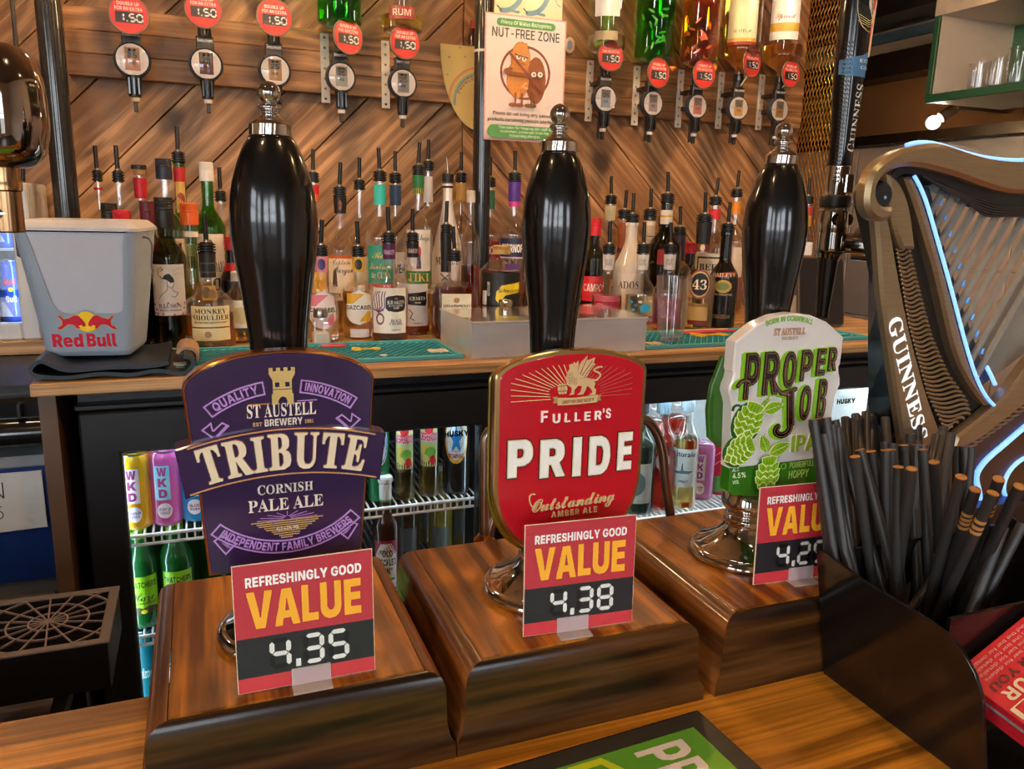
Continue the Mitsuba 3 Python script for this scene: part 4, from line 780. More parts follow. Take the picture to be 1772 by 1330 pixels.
 ('vodka bottle with purple foil and dark SMIRNOFF label behind the cola', 889, 312, 2.05, 52, dict(hb=.62, hn=.76, rn=.36, liq=('liquid_clear', .3), labs=[(.82, .99, 'full', '#4a2a86', [('r', 0, 1, .0, .2, '#c83a8a')]), (.46, .60, .96, '#1d2444', [('r', 0, 1, .0, .08, '#c8a8b8'), ('t', 'SMIRNOFF', .30, .42, W_, 'sans', .86, 0, 900)]), (.14, .42, .5, '#5a2a8a', [('t', 'MANGO', .6, .2, '#f0c8d8'), ('t', 'PASSION', .3, .14, '#f0c8d8')])])),
 ('vodka bottle with red label peeping out behind the middle pole', 848, 320, 2.18, 46, dict(hb=.62, hn=.76, rn=.36, liq=('liquid_red', .2), labs=[(.82, .96, 'full', '#2a6a4a', []), (.44, .58, .96, '#7a1a28', [('t', 'DIAMOND', .30, .42, W_, 'sans', .86)])])),
 ('clear bottle with red liqueur left of the middle pole', 815, 330, 2.19, 34, dict(hb=.62, hn=.76, rn=.36, liq=('liquid_red', .45), cap=('screw', '#c8c0b0', .03))),
 ('dark olive bottle with red cap and red label right of the second handle', 1031, 378, 1.98, 46, dict(hb=.62, hn=.76, rn=.36, glass='dark_green_glass', liq=('liquid_red', .5), cap=('screw', '#c81f2e', .046), labs=[(.22, .46, .9, '#c8202c', [('t', 'CAMPO', .4, .3, W_)])])),
 ('clear bottle with cream neck band and pourer behind the red-capped one', 1057, 350, 2.15, 44, dict(hb=.60, hn=.78, rn=.38, liq=('liquid_pale', .3), labs=[(.84, .97, 'full', '#d8cfa2', [])])),
 ('bottle with long copper neck sleeve', 1081, 375, 2.06, 50, dict(hb=.42, hn=.56, rn=.40, labs=[(.57, .94, 'full', '#8a4a2c', [('r', 0, 1, .2, .32, '#4a2a4a')]), (.1, .38, .9, '#d8d0c4', [('t', 'SADO', .5, .24, '#4a4a4a')])])),
 ('white glazed bottle behind the copper-necked one', 1094, 383, 2.17, 56, dict(hb=.55, hn=.86, rn=.36, style='bell', glass='gloss', col='#d9cfc0', labs=[(.2, .5, .8, '#e2d8c8', [('t', 'ADOS', .5, .24, '#5a5248', 'serif')])])),
 ('black gin bottle with striped paper neck labelled DRYGIN', 1125, 374, 2.02, 56, dict(hb=.50, hn=.66, rn=.34, style='bell', glass='gloss', col='#191a20', labs=[(.74, .96, 'full', '#b9a68e', [('r', 0, 1, .78, .95, '#e0d6c4'), ('r', 0, 1, .3, .34, '#4a4a4a')]), (.12, .42, .9, None, [('t', 'Queen', .62, .22, W_, 'script'), ('t', 'NINE', .36, .2, W_, 'sans')])])),
 ('round black liqueur bottle with short pourer', 1150, 385, 2.13, 54, dict(hb=.58, hn=.82, rn=.34, style='bell', glass='gloss', col='#0f0c0c')),
 ('tall dark green bottle with white neck band and red seal', 1171, 348, 2.18, 58, dict(hb=.62, hn=.80, rn=.34, glass='dark_green_glass', liq=('liquid_brown', .5), labs=[(.82, .93, 'full', '#d8d2c2', [('r', 0, 1, .5, .62, '#c8902a')]), (.50, .62, .4, '#8a1c24', [])])),
 ('clear bottle with dark violet neck foil behind the pint glass', 1176, 405, 1.95, 46, dict(hb=.58, hn=.74, rn=.40, labs=[(.70, .99, 'full', '#241a34', []), (.1, .5, .9, '#8a6a9a', [('t', 'VIOLET', .5, .2, W_)])])),
 ('liqueur bottle with tall black neck and round 43 emblem', 1219, 384, 1.84, 53, dict(hb=.50, hn=.74, rn=.42, style='std', liq=('liquid_gold', .50), labs=[(.80, .99, 'full', '#141214', []), (.73, .80, 'full', '#6a3026', [('d', .5, .5, .06, .45, '#d8c8a0')]), (.26, .60, .80, None, [('d', .5, .5, .46, .40, '#8a4a36'), ('d', .5, .5, .41, .355, '#c8a878'), ('d', .5, .5, .36, .31, '#1a1412'), ('t', '43', .36, .26, '#f0e6d0', 'ital', .6)]), (.05, .25, .66, '#b89a5a', [('r', 0, 1, 0, .2, '#7a2a26'), ('r', 0, 1, .85, 1, '#8a6a34')])])),
 ('clear gin bottle with red cap band and black framed label', 1238, 352, 2.10, 72, dict(hb=.60, hn=.74, rn=.26, liq=('liquid_clear', .4), labs=[(.86, .95, 'full', '#c8242e', []), (.30, .56, .8, '#d8d0b8', [('r', .08, .92, .12, .88, '#1a1a1a'), ('r', .12, .88, .18, .82, '#d8d0b8'), ('t', 'BEEF', .42, .22, '#1a1a1a', 'serif')]), (.05, .26, .9, '#e8e4da', [('r', .2, .8, .3, .7, '#1a1a1a')])])),
 ('bottle with orange neck label and silver pourer ring left of the third handle', 1275, 338, 2.16, 46, dict(hb=.60, hn=.76, rn=.36, liq=('liquid_amber', .4), labs=[(.84, .95, 'full', '#d88a1e', []), (.3, .56, .9, '#d8d0c0', [])])),
 ('black cream-liqueur bottle with red BAILEYS banner', 1259, 400, 1.83, 48, dict(hb=.52, hn=.72, rn=.40, glass='gloss', col='#0d0a09', labs=[(.34, .60, .98, None, [('p', [(.02, .68), (.98, .84), (.98, 1.0), (.02, .86)], '#9a3a22'), ('t', 'BAILEYS', .76, .16, '#f0dcb0', 'serif', .86), ('d', .5, .38, .32, .26, '#c8a24a'), ('d', .5, .38, .2, .16, '#7a8a4a'), ('t', 'THE ORIGINAL', .02, .08, '#c8b890', 'serif', .8)]), (.08, .16, .8, None, [('t', 'IRISH CREAM', .3, .5, '#8a6a4a', 'sans', .8)])])),
 ('pink-red spirit bottle with white neck label and crimson base behind the steel box', 1054, 436, 1.80, 53, dict(hb=.44, hn=.76, rn=.34, style='std', liq=('liquid_pink', .46), labs=[(.78, .97, 'full', '#d8cfc6', [('t', 'SOURZ', .3, .4, '#8a8a88', 'sans', .2)]), (.10, .40, .98, '#a01a2c', [('t', '7', .2, .5, W_, 'sans', .3, .2, 900), ('d', .25, .72, .2, .2, '#d8c8c0')]), (.40, .47, .98, '#b84a58', [])])),
 ('clear spirit bottle with blue flower label behind the steel box', 1113, 436, 1.81, 53, dict(hb=.46, hn=.76, rn=.34, style='std', liq=('liquid_pale', .46), labs=[(.78, .97, 'full', '#d8d4c6', [('t', 'SOURZ', .3, .4, '#8a8a88', 'sans', .2)]), (.08, .46, .98, None, [*[('d', x, y, .07, .045, c) for x, y, c in ((.2, .8, '#3a9ac8'), (.35, .7, '#2a7ab8'), (.28, .55, '#5ab0d8'), (.5, .82, '#d8e0e8'), (.62, .62, '#3aa8e0'), (.7, .74, '#4ab8e8'), (.58, .5, '#2a98d8'), (.8, .55, '#7ac8e8'), (.15, .4, '#c84a6a'), (.4, .38, '#3a8ac0'), (.85, .85, '#e8e4da'))], ('d', .68, .62, .18, .14, '#3ab0ea'), ('r', .5, 1, .12, .34, '#8a2a5a'), ('t', 'CASPER', .17, .12, W_, 'sans', .4, .25)])])),
 ('purple spirit bottle with white neck label directly behind the pint glass', 1160, 436, 1.82, 53, dict(hb=.46, hn=.76, rn=.34, style='std', liq=('liquid_pink', .42), labs=[(.78, .97, 'full', '#d8d2cc', [('t', 'SOURZ', .3, .4, '#8a8a88', 'sans', .2)]), (.10, .44, .98, '#7a3a5c', [('p', [(.2, .9), (.6, .4), (.9, .8), (.8, .1), (.3, .2)], '#a05a84')])])),
 ('cream stoneware-like bottle with grey round print right of the third handle', 1379, 430, 1.80, 46, dict(hb=.42, hn=.85, rn=.40, style='std', glass='satin', col='#cbbfae', cap=('screw', '#8a8a86', .02), labs=[(.34, .62, .9, None, [('d', .4, .5, .4, .45, '#6a6462'), ('r', 0, 1, .42, .56, '#b8503a')])])),
 ('thin bottle with yellow and red neck rings by the wire mesh', 1398, 350, 2.12, 40, dict(hb=.58, hn=.74, rn=.40, labs=[(.88, .96, 'full', '#c8323a', []), (.78, .88, 'full', '#d8a42a', []), (.52, .64, .8, '#e4e0da', [])])),
 ('small red-capped bottle standing between gin and cream liqueur', 1196, 420, 1.95, 40, dict(hb=.55, hn=.74, rn=.40, glass='gloss', col='#1a0d0a', cap=('screw', '#b8252c', .03), labs=[(.2, .5, .9, '#e0d8c8', [])])),
 ('square-shouldered dark bottle just right of the middle pole', 930, 360, 2.15, 50, dict(hb=.62, hn=.76, rn=.36, glass='gloss', col='#15100c', labs=[(.2, .5, .9, '#c8b890', [])])),
]
SPOT = [(-0.271, 2.07, 0.05), (0.7175, 2.07, 0.046), (-0.183, 1.64, 0.112), (-0.25, 1.66, 0.08), (-0.11, 1.64, 0.09), (0.226, 1.775, 0.026), (1.70, 1.79, 0.05), (1.62, 1.79, 0.06)]                 # taken: the feet of the two poles
for k in sorted(range(len(SP)), key=lambda k: SP[k][3]):            # front row first; each stands as near its place as there is room
    lab, px, lip, Y, wpx, o = SP[k]; best = None
    for dx in (0, 2, -2, 4, -4, 7, -7, 11, -11, 16, -16):
        for dy in np.arange(-0.36, 0.36, 0.004):
            cost = abs(dy) + abs(dx) * 0.006
            if best and cost >= best[0]: continue
            x, y, R, H = onbar(px + dx, lip, Y + dy, wpx); Rr = R * (1.12 if o.get('sq') else 1.0)
            if y + Rr < WALL - 0.003 and y - Rr > 1.757 + (0.020 if 0.46 < x < 0.98 else 0) and all((x - a) ** 2 + (y - b) ** 2 > (Rr + c + 0.0015) ** 2 for a, b, c in SPOT): best = (cost, x, y, R, H, Rr, dy, dx)
    if best is None:
        if DEBUG: print('NO ROOM', lab)
        continue
    cost, x, y, R, H, Rr, dy, dx = best
    SPOT.append((x, y, Rr)); bottle(lab, x, y, CT, R, H, group='bottles on the back counter', **o)
    if DEBUG: print('%-60s dy %.3f dx %d X %.3f Y %.3f R %.4f H %.3f' % (lab[:60], dy, dx, x, y, R, H))
# ================================================================ bottle coolers under the back counter
FY = 1.53                                           # their front
def can(label, X, Y, Z, R, H, col, ops=(), top='#c9ccd0', band=None):
    K = thing('drink_can', label, 'can'); face = math.atan2(-Y, -X)
    put('body', lathe(closed([(R * .78, 0), (R * .86, .002), (R, .010), (R, H - .014), (R * .86, H - .003), (R * .86, H)]), 40, X, Y, Z), 'gloss', col, K)
    put('lid', lathe(closed([(R * .86, H - .0015), (R * .88, H + .0012), (R * .84, H + .0012), (R * .82, H - .001)]), 32, X, Y, Z), 'metal', top, K)
    put('pull_tab', box(X - .008, X + .008, Y - .012, Y + .004, Z + H - .001, Z + H + .0012, .0005), 'metal', '#d8dadc', K)
    if ops:
        p = Print(cyl_fn(X, Y, Z + .012, R + .0004, face), seg=.006); draw(p, 1.6 * R, H - .028, ops); put('print', p, 'satin', None, K)
def cooler(label, x0, x1, gx0, gx1, ztop, liner, liner_mat, light, sh, name='bottle_cooler'):
    K = thing(name, label, 'fridge'); yb = 2.10; zt, zb = CT - 0.060, 0.06
    t = 0.03
    put('cabinet', [box(x0, x0 + t, FY + .04, yb, zb, zt), box(x1 - t, x1, FY + .04, yb, zb, zt), box(x0 + t, x1 - t, yb - t, yb, zb, zt), box(x0 + t, x1 - t, FY + .04, yb - t, zt - t, zt), box(x0 + t, x1 - t, FY + .04, yb - t, zb, zb + .12)], 'satin', '#0b0c0d', K, False)
    a = .032
    put('liner', [box(x0 + t, x0 + a, FY + .05, yb - a, zb + .12, zt - t), box(x1 - a, x1 - t, FY + .05, yb - a, zb + .12, zt - t), box(x0 + a, x1 - a, yb - a, yb - t, zb + .12, zt - t), box(x0 + a, x1 - a, FY + .05, yb - a, zt - a, zt - t)], liner_mat, liner, K, False)
    f = K
    d = put('door_frame', [box(x0, gx0, FY, FY + .038, zb + .1, zt - .004, .004), box(gx1, x1, FY, FY + .038, zb + .1, zt - .004, .004), box(gx0 - .01, gx1 + .01, FY, FY + .038, ztop, zt - .004, .004), box(gx0 - .01, gx1 + .01, FY, FY + .038, zb + .1, .2, .004)], 'satin', '#141517', K, 25)
    put('pane', box(gx0 - .004, gx1 + .004, FY + .018, FY + .0205, .195, ztop + .004), 'clear_plastic', None, d, False)
    put('top_rail', box(x0 - .004, x1 + .004, FY - .006, FY + .06, zt, zt + .012, .003), 'satin', '#17181a', K, 25)
    put('grille', box(x0, x1, FY + .02, FY + .06, zt + .012, CT - .0225), 'satin', '#0a0a0b', K, False)
    for j, (z, n) in enumerate(sh):
        s = put('wire_shelf', [cyl((x0 + a, FY + .055, z), (x1 - a, FY + .055, z), .0042, 8), cyl((x0 + a, FY + .055, z - .018), (x1 - a, FY + .055, z - .018), .0034, 8), cyl((x0 + a, yb - a - .002, z), (x1 - a, yb - a - .002, z), .0034, 8)], 'satin', '#eef4f6', K, True)
        m = int((x1 - x0 - .08) / .0150); first = None
        for i in range(m):
            x = x0 + .042 + i * .0150
            if first is None: first = put('rod', tube([(0, FY + .056, z - .018), (0, FY + .055, z + .001), (0, FY + .062, z + .003), (0, yb - a - .003, z + .003)], .0024, 6), 'satin', '#eef4f6', s, True); scene[first]['to_world'] = T().translate([x, 0, 0])
            else: k2 = newkey('rod', s); scene[k2] = {**scene[first], 'to_world': T().translate([x, 0, 0])}
    for L in light: put('light_strip', box(*L[:6]), 'satin', '#ffffff', K, False, emit=L[6])
    return K
def zat(px, py, Y): return float(atY(px, py, Y)[2])
F1 = cooler('black under-counter fridge with dark interior, behind the purple pump clip', -0.214, 0.615, -0.150, 0.535, 1.074, '#15181b', 'satin', [(-0.12, 0.50, FY + .046, FY + .062, 1.092, 1.098, (9, 12.0, 14)), (-0.178, -0.172, FY + .05, FY + .062, .35, 1.07, (8, 11, 13)), (0.572, 0.578, FY + .05, FY + .062, .35, 1.07, (4, 5.5, 6.5))], [(zat(500, 893, 1.60), 46), (zat(250, 1094, 1.60), 46), (.42, 46)])
F2 = cooler('black under-counter fridge with bright white interior, right of the red pump clip', 0.640, 1.700, 0.715, 1.635, 1.092, '#e8eef0', 'matte', [(0.70, 1.65, FY + .046, FY + .066, 1.112, 1.118, (13, 16, 17)), (0.674, 0.680, FY + .05, FY + .066, .35, 1.09, (7, 9, 9.8)), (1.658, 1.664, FY + .05, FY + .066, .35, 1.09, (7, 9, 9.8))], [(zat(1180, 884, 1.60), 60), (.56, 60)])
Z1, Z2 = zat(500, 893, 1.60) + .0055, zat(250, 1094, 1.60) + .0055
ZR = zat(1180, 884, 1.60) + .0055
p = Print(frame_fn(0, FY + .0175, 0)); a_ = atY(1464, 694, FY + .0175); p.add(text('HUSKY', h=.013, wt=900, w=.062, x=a_[0], y=a_[2] - .006), '#0a1014'); put('lettering', p, 'satin', None, F2)
p = Print(frame_fn(0, FY + .0175, 0)); a_ = atY(790, 750, FY + .0175); p.add(text('HUSKY', h=.012, wt=900, w=.055, x=a_[0], y=a_[2] - .006), '#0a1014'); put('lettering', p, 'satin', None, F1)
wkd = lambda a, b, n1: [('r', .12, .66, .36, .93, a), ('t', 'W', .76, .14, b, 'sans', .34, -.11, 900), ('t', 'K', .58, .14, b, 'sans', .34, -.11, 900), ('t', 'D', .40, .14, b, 'sans', .34, -.11, 900), ('d', .42, .18, .27, .13, '#ece6ea'), ('t', n1, .18, .045, '#6a3a6a', 'sans', .44, -.08), ('t', 'VODKA', .12, .045, '#6a3a6a', 'sans', .34, -.08)]
def cx(px, py, Y): return float(atY(px, py, Y)[0])
can('yellow WKD can at the left end of the top fridge shelf', cx(233, 840, 1.63), 1.63, Z1, .0325, .150, '#e0a818', wkd('#e9e2ea', '#8a2f6a', 'ORANGE'))
can('pink WKD can second on the top fridge shelf', cx(286, 835, 1.635), 1.635, Z1, .0325, .150, '#c9569c', wkd('#8fd0ea', '#8a2f6a', 'CHERRY ICE'))
can('blue WKD can half hidden by the purple pump clip', cx(338, 830, 1.64), 1.64, Z1, .0325, .150, '#2492d0', wkd('#cfe4ee', '#2a3a8a', 'BLUE'))
def fb(label, px, py, Y, Z, wpx, H, **k):
    x = cx(px, py, Y); bottle(label, x, Y, Z, wpx / 2 * mpp((x, Y, Z + .1)), H, group='bottles in the fridges', **k)
crown = lambda c: ('screw', c, .012)
thl = [(.13, .42, .97, '#8fc81c', [('t', 'THATCHERS', .70, .15, '#1d3a16', 'sans', .86), ('t', 'Haze', .34, .24, '#1a3318', 'script', .7), ('t', 'SOMERSET CIDER', .24, .05, '#1d3a16'), ('d', .3, .06, .2, .1, '#3a3a1a'), ('d', .7, .08, .25, .1, '#4a3a1a'), ('d', .5, .04, .1, .06, '#e0d02a')]), (.69, .87, .95, '#8fc81c', [('t', 'THATCHERS', .68, .13, '#1d3a16', 'sans', .8), ('t', 'Haze', .28, .26, '#1a3318', 'script', .8)])]
fb('green cider bottle labelled THATCHERS Haze at the left end of the lower shelf', 248, 1030, 1.635, Z2, 55, .268, hb=.47, hn=.68, rn=.50, glass='gloss', col='#0d4a1c', labs=thl, cap=crown('#c8c8c0'))
fb('green cider bottle labelled THATCHERS Haze beside the leftmost one', 309, 1024, 1.64, Z2, 55, .268, hb=.47, hn=.68, rn=.50, glass='gloss', col='#0d4a1c', labs=thl, cap=crown('#c8c8c0'))
for i, (px, Y) in enumerate(((276, 1.80), (335, 1.80), (372, 1.70))):
    fb('green cider bottle in the fridge, %s' % ('behind the first pair, left', 'behind the first pair, right', 'third in the front row behind the pump clip')[i], px, 1000, Y, Z2, 50, .268, hb=.47, hn=.68, rn=.50, glass='gloss', col='#0d4a1c', labs=thl[1:], cap=crown('#c8c8c0'))
for i, (px, c) in enumerate(((256, '#0f5a63'), (312, '#0f5a63'))):
    x = cx(px, 1170, 1.64); can('teal can on the bottom fridge shelf, %s' % ('left one' if i == 0 else 'right one'), x, 1.64, .4255, .033, .135 + .115, c, [('t', 'Bulmers', .62, .10, '#b8d8d8', 'sans', .8)])
x = cx(262, 1150, 1.60)
fb('green beer bottle with blue and white neck label beside the purple clip', 655, 805, 1.63, Z1, 38, .24, hb=.60, hn=.82, rn=.44, glass='gloss', col='#0f5a30', labs=[(.34, .74, .95, (ELL, '#dfe8ee'), [('o', .5, .5, .46, .46, '#2a5aa8', .05), ('t', 'PERONI', .45, .12, '#2a4a98', 'serif', .7)])], cap=crown('#c8c8c8'))
desp = [(.30, .68, .97, '#c9d28a', [('r', 0, 1, .0, .16, '#3a1c14'), ('r', 0, 1, .62, .84, '#e8dcd8'), ('t', 'DESPERADOS', .64, .20, '#b81f3a', 'sans', .9, 0, 800), ('d', .5, .92, .22, .1, '#b8202c'), ('d', .3, .4, .2, .14, '#e0c84a'), ('d', .6, .34, .3, .14, '#6a9a3a'), ('d', .7, .16, .16, .12, '#b8242c'), ('d', .35, .2, .16, .1, '#d8d07a')])]
fb('clear-amber beer bottle labelled DESPERADOS, left of a pair', 700, 805, 1.62, Z1, 34, .24, hb=.66, hn=.86, rn=.44, liq=('liquid_gold', .8), labs=desp, cap=crown('#c8a848'))
fb('clear-amber beer bottle labelled DESPERADOS, right of a pair', 742, 800, 1.625, Z1, 34, .24, hb=.66, hn=.86, rn=.44, liq=('liquid_gold', .8), labs=desp, cap=crown('#c8a848'))
fb('dark ale bottle with yellow ring label reading NEWCASTLE BROWN ALE', 789, 797, 1.63, Z1, 46, .26, hb=.66, hn=.84, rn=.42, glass='gloss', col='#14100e', labs=[(.28, .74, .96, (ELL, '#cf9a2a'), [('d', .5, .5, .43, .43, '#dfe6ea'), ('o', .5, .5, .28, .28, '#c89a3a', .03), ('p', [(.5, .80), (.56, .58), (.78, .56), (.61, .43), (.68, .22), (.5, .34), (.32, .22), (.39, .43), (.22, .56), (.44, .58)], '#2a8ac8'), ('t', 'NEWCASTLE', .80, .085, '#8a2a2a', 'sans', .6, 0, 800), ('t', 'BROWN ALE', .11, .085, '#8a2a2a', 'sans', .6, 0, 800)])], cap=crown('#c8a848'))
fb('brown ale bottle with white neck label and OLD SPECKLED HEN label', 668, 960, 1.60, Z2, 46, .272, hb=.58, hn=.80, rn=.44, glass='gloss', col='#2a120c', labs=[(.80, .95, 'full', '#dfe6e4', [('r', 0, 1, 0, .12, '#3a7a4a')]), (.08, .50, .97, '#7a1f2a', [('p', [(.08, .04), (.08, .72), (.3, .94), (.7, .94), (.92, .72), (.92, .04)], '#e2e4de'), ('t', '"OLD', .68, .13, '#1d2a22', 'sans', .5), ('t', 'SPECKLED', .50, .13, '#1d2a22', 'sans', .8), ('t', 'HEN"', .32, .13, '#1d2a22', 'sans', .5), ('r', .15, .85, .2, .24, '#3a8a4a')])], cap=crown('#dfe3e4'))
for i, (px, py, Y, c) in enumerate(((706, 960, 1.74, '#3a2410'), (762, 950, 1.72, '#6a5a1c'), (735, 960, 1.86, '#4a3a14'), (800, 950, 1.80, '#55481a'))):
    fb('dim %s bottle on the lower fridge shelf, number %s from the ale bottle' % (('brown', 'golden', 'amber', 'straw')[i], ('one', 'three', 'two', 'four')[i]), px, py, Y, Z2, 40, .245, hb=.58, hn=.80, rn=.44, glass='gloss', col=c, labs=[(.16, .4, .8, '#4a4a44', [])], cap=crown('#9aa0a4'))
for i, (px, c, ll) in enumerate(((420, '#12351e', 'green beer bottle'), (470, '#2a1410', 'brown beer bottle'), (520, '#3a2a10', 'amber beer bottle'), (570, '#12351e', 'green beer bottle'), (615, '#101010', 'black beer bottle'))):
    fb('%s hidden behind the purple pump clip, %s from the blue can' % (ll, ('first', 'second', 'third', 'fourth', 'fifth')[i]), px, 830, 1.64, Z1, 40, .25, hb=.62, hn=.82, rn=.44, glass='gloss', col=c, labs=[(.3, .6, .9, '#c8c0a8', [])], cap=crown('#b8b8b4'))
# right-hand cooler
fb('dark wine bottle with pale label beside the red pump clip', 1101, 820, 1.64, ZR, 62, .30, hb=.56, hn=.76, rn=.38, glass='gloss', col='#14221a', labs=[(.10, .44, .9, '#b9c2c0', [('d', .5, .5, .3, .3, '#4a5a5a')])], cap=('screw', '#1d1d22', .05))
fb('rosé wine bottle with grey-blue capsule, behind the right swan neck', 1142, 810, 1.64, ZR, 50, .30, hb=.58, hn=.76, rn=.40, liq=('liquid_red', .5), labs=[(.34, .52, .9, None, [('d', .6, .5, .3, .4, '#d8d0e0')])], cap=('screw', '#7f98a8', .055))
fb('rosé wine bottle with pale cap in the second row of the white fridge', 1122, 800, 1.80, ZR, 48, .30, hb=.58, hn=.76, rn=.40, liq=('liquid_pink', .6), cap=('screw', '#c8d0d4', .05))
fb('white wine bottle with pale blue Litorale label and grey capsule', 1184, 800, 1.625, ZR, 46, .30, hb=.58, hn=.76, rn=.40, liq=('liquid_gold', .6), labs=[(.20, .53, .97, '#cfe2e6', [('t', 'Litorale', .80, .12, '#2a3a4a', 'sans', .9), ('p', [(.1, .40), (.4, .42), (.42, .62), (.46, .62), (.48, .44), (.9, .42), (.7, .36), (.2, .35)], '#4a6a7a'), ('t', 'PINOT', .12, .06, '#4a6a7a')])], cap=('screw', '#93a7b0', .05))
fb('rosé wine bottle with orange foil at the back of the white fridge', 1162, 790, 1.82, ZR, 46, .30, hb=.58, hn=.76, rn=.40, liq=('liquid_red', .6), cap=('screw', '#c87a3a', .05))
can('pink WKD can in the white fridge', cx(1216, 800, 1.66), 1.66, ZR, .030, .150, '#b86aa8', wkd('#dfe4ee', '#8a2f9a', 'CHERRY'))
can('red and green fruit cider can in the white fridge', cx(1246, 800, 1.68), 1.68, ZR, .032, .150, '#b8283a', [('r', 0, 1, 0, .35, '#4a8a3a'), ('l', [(0, .5), (.5, .7), (1, .6)], '#e8c8b8', .05), ('l', [(0, .7), (.5, .9), (1, .8)], '#e8c8b8', .05)])
can('yellow-green can beside the white pump clip in the white fridge', cx(1268, 790, 1.70) + .02, 1.78, ZR, .032, .150, '#c8b83a')
fb('wine bottle in the white fridge behind the straws', 1460, 780, 1.70, ZR, 46, .30, hb=.58, hn=.76, rn=.40, liq=('liquid_pale', .6), cap=('screw', '#8aa0a8', .05))
# ================================================================ optics on the board
BF = WALL - 0.030                                   # face of the board
ob = thing('optic_board', 'long horizontal pine board carrying the row of spirit measures', 'board')
for i, (z0, z1) in enumerate(((0.286, 0.3365), (0.3370, 0.388), (0.3885, 0.440))): put('plank', box(-0.262, 1.885, BF, WALL - 0.0005, CZ + z0, CZ + z1, 0.0015), 'wood_board', None, ob, False)
DH = [60, 56, 55, 52, 51, 47, 45, 43, 42, 42]; SH = [66, 63, 62, 60, 57, 51, 51, 49, 50, 46]; DYAW = [3, 4, 4, 6, 4, 3, 6, 4, -2, 3]; SYAW = [2, 4, 4, 22, 8, 1, 11, 4, 16, 10]
OP = [  # dial px, dial py, dial width px, disc px, disc py, disc width px, drink in the window
 (229, 103, 62, 223, 25, 67, '#b07a4a', '25'), (357, 111, 58, 352, 16, 63, '#4a2a24', '25'), (476, 122, 55, 475, 30, 61, '#a8804a', '25'), (591, 133, 52, 603, 63, 52, '#9aa0a0', '25'), (698, 144, 49, 701, 73, 54, '#7a8084', '25'),
 (1048, 171, 42, 1057, 97, 46, '#8a9aa8', '25'), (1130, 179, 38, 1140, 126, 40, '#9a8a94', '25'), (1207, 184, 36, 1219, 128, 40, '#b86a5a', '25'), (1278, 187, 36, 1302, 108, 30, '#c89a4a', '25'), (1349, 190, 33, 1369, 128, 32, '#a87a3a', '25')]
YO = 2.135
BOT = [None, None, None, ('green_glass_bottle', 'big green spirit bottle upside down on the left board', 586, 50, 76, 'lime_glass', ('liquid_lime',), [], '#0a0a0a'),
       ('clear', 'big clear spirit bottle upside down left of the rainbow drawing', 694, 52, 73, 'clear_glass', ('liquid_gold',), [(.13, .22, .62, '#8a2a24', [('t', 'RUM', .25, .5, '#e8c8b8')])], None),
       ('clear', 'clear spirit bottle with white label and silver ring upside down right of the nut sign', 1050, 84, 66, 'clear_glass', ('liquid_pale',), [(.12, .19, .62, '#a8937a', []), (.30, .75, .68, '#e9e2d6', [])], None),
       ('green', 'green embossed bottle upside down, second on the right board', 1130, 104, 68, 'lime_glass', ('liquid_lime',), [], None),
       ('orange', 'orange embossed bottle upside down, third on the right board', 1212, 106, 66, 'clear_glass', ('liquid_orange',), [], None),
       ('amber', 'amber whisky bottle with cream and gold label upside down on the right board', 1288, 88, 66, 'clear_glass', ('liquid_amber',), [(.10, .125, .8, '#9a2a24', []), (.125, .155, .8, '#c8a04a', []), (.155, .6, .8, '#e4d6ae', [('t', 'SCOTCH', .1, .06, '#8a7a4a', 'serif')])], None),
       ('rum', 'rum bottle with white Spiced label upside down at the mesh end of the board', 1361, 100, 68, 'clear_glass', ('liquid_amber',), [(.20, .27, .74, '#efe8de', []), (.27, .34, .74, '#c89a3a', []), (.34, .8, .74, '#efe8de', [('t', 'Spiced', .08, .09, '#b8323a', 'script', .7)])], None)]
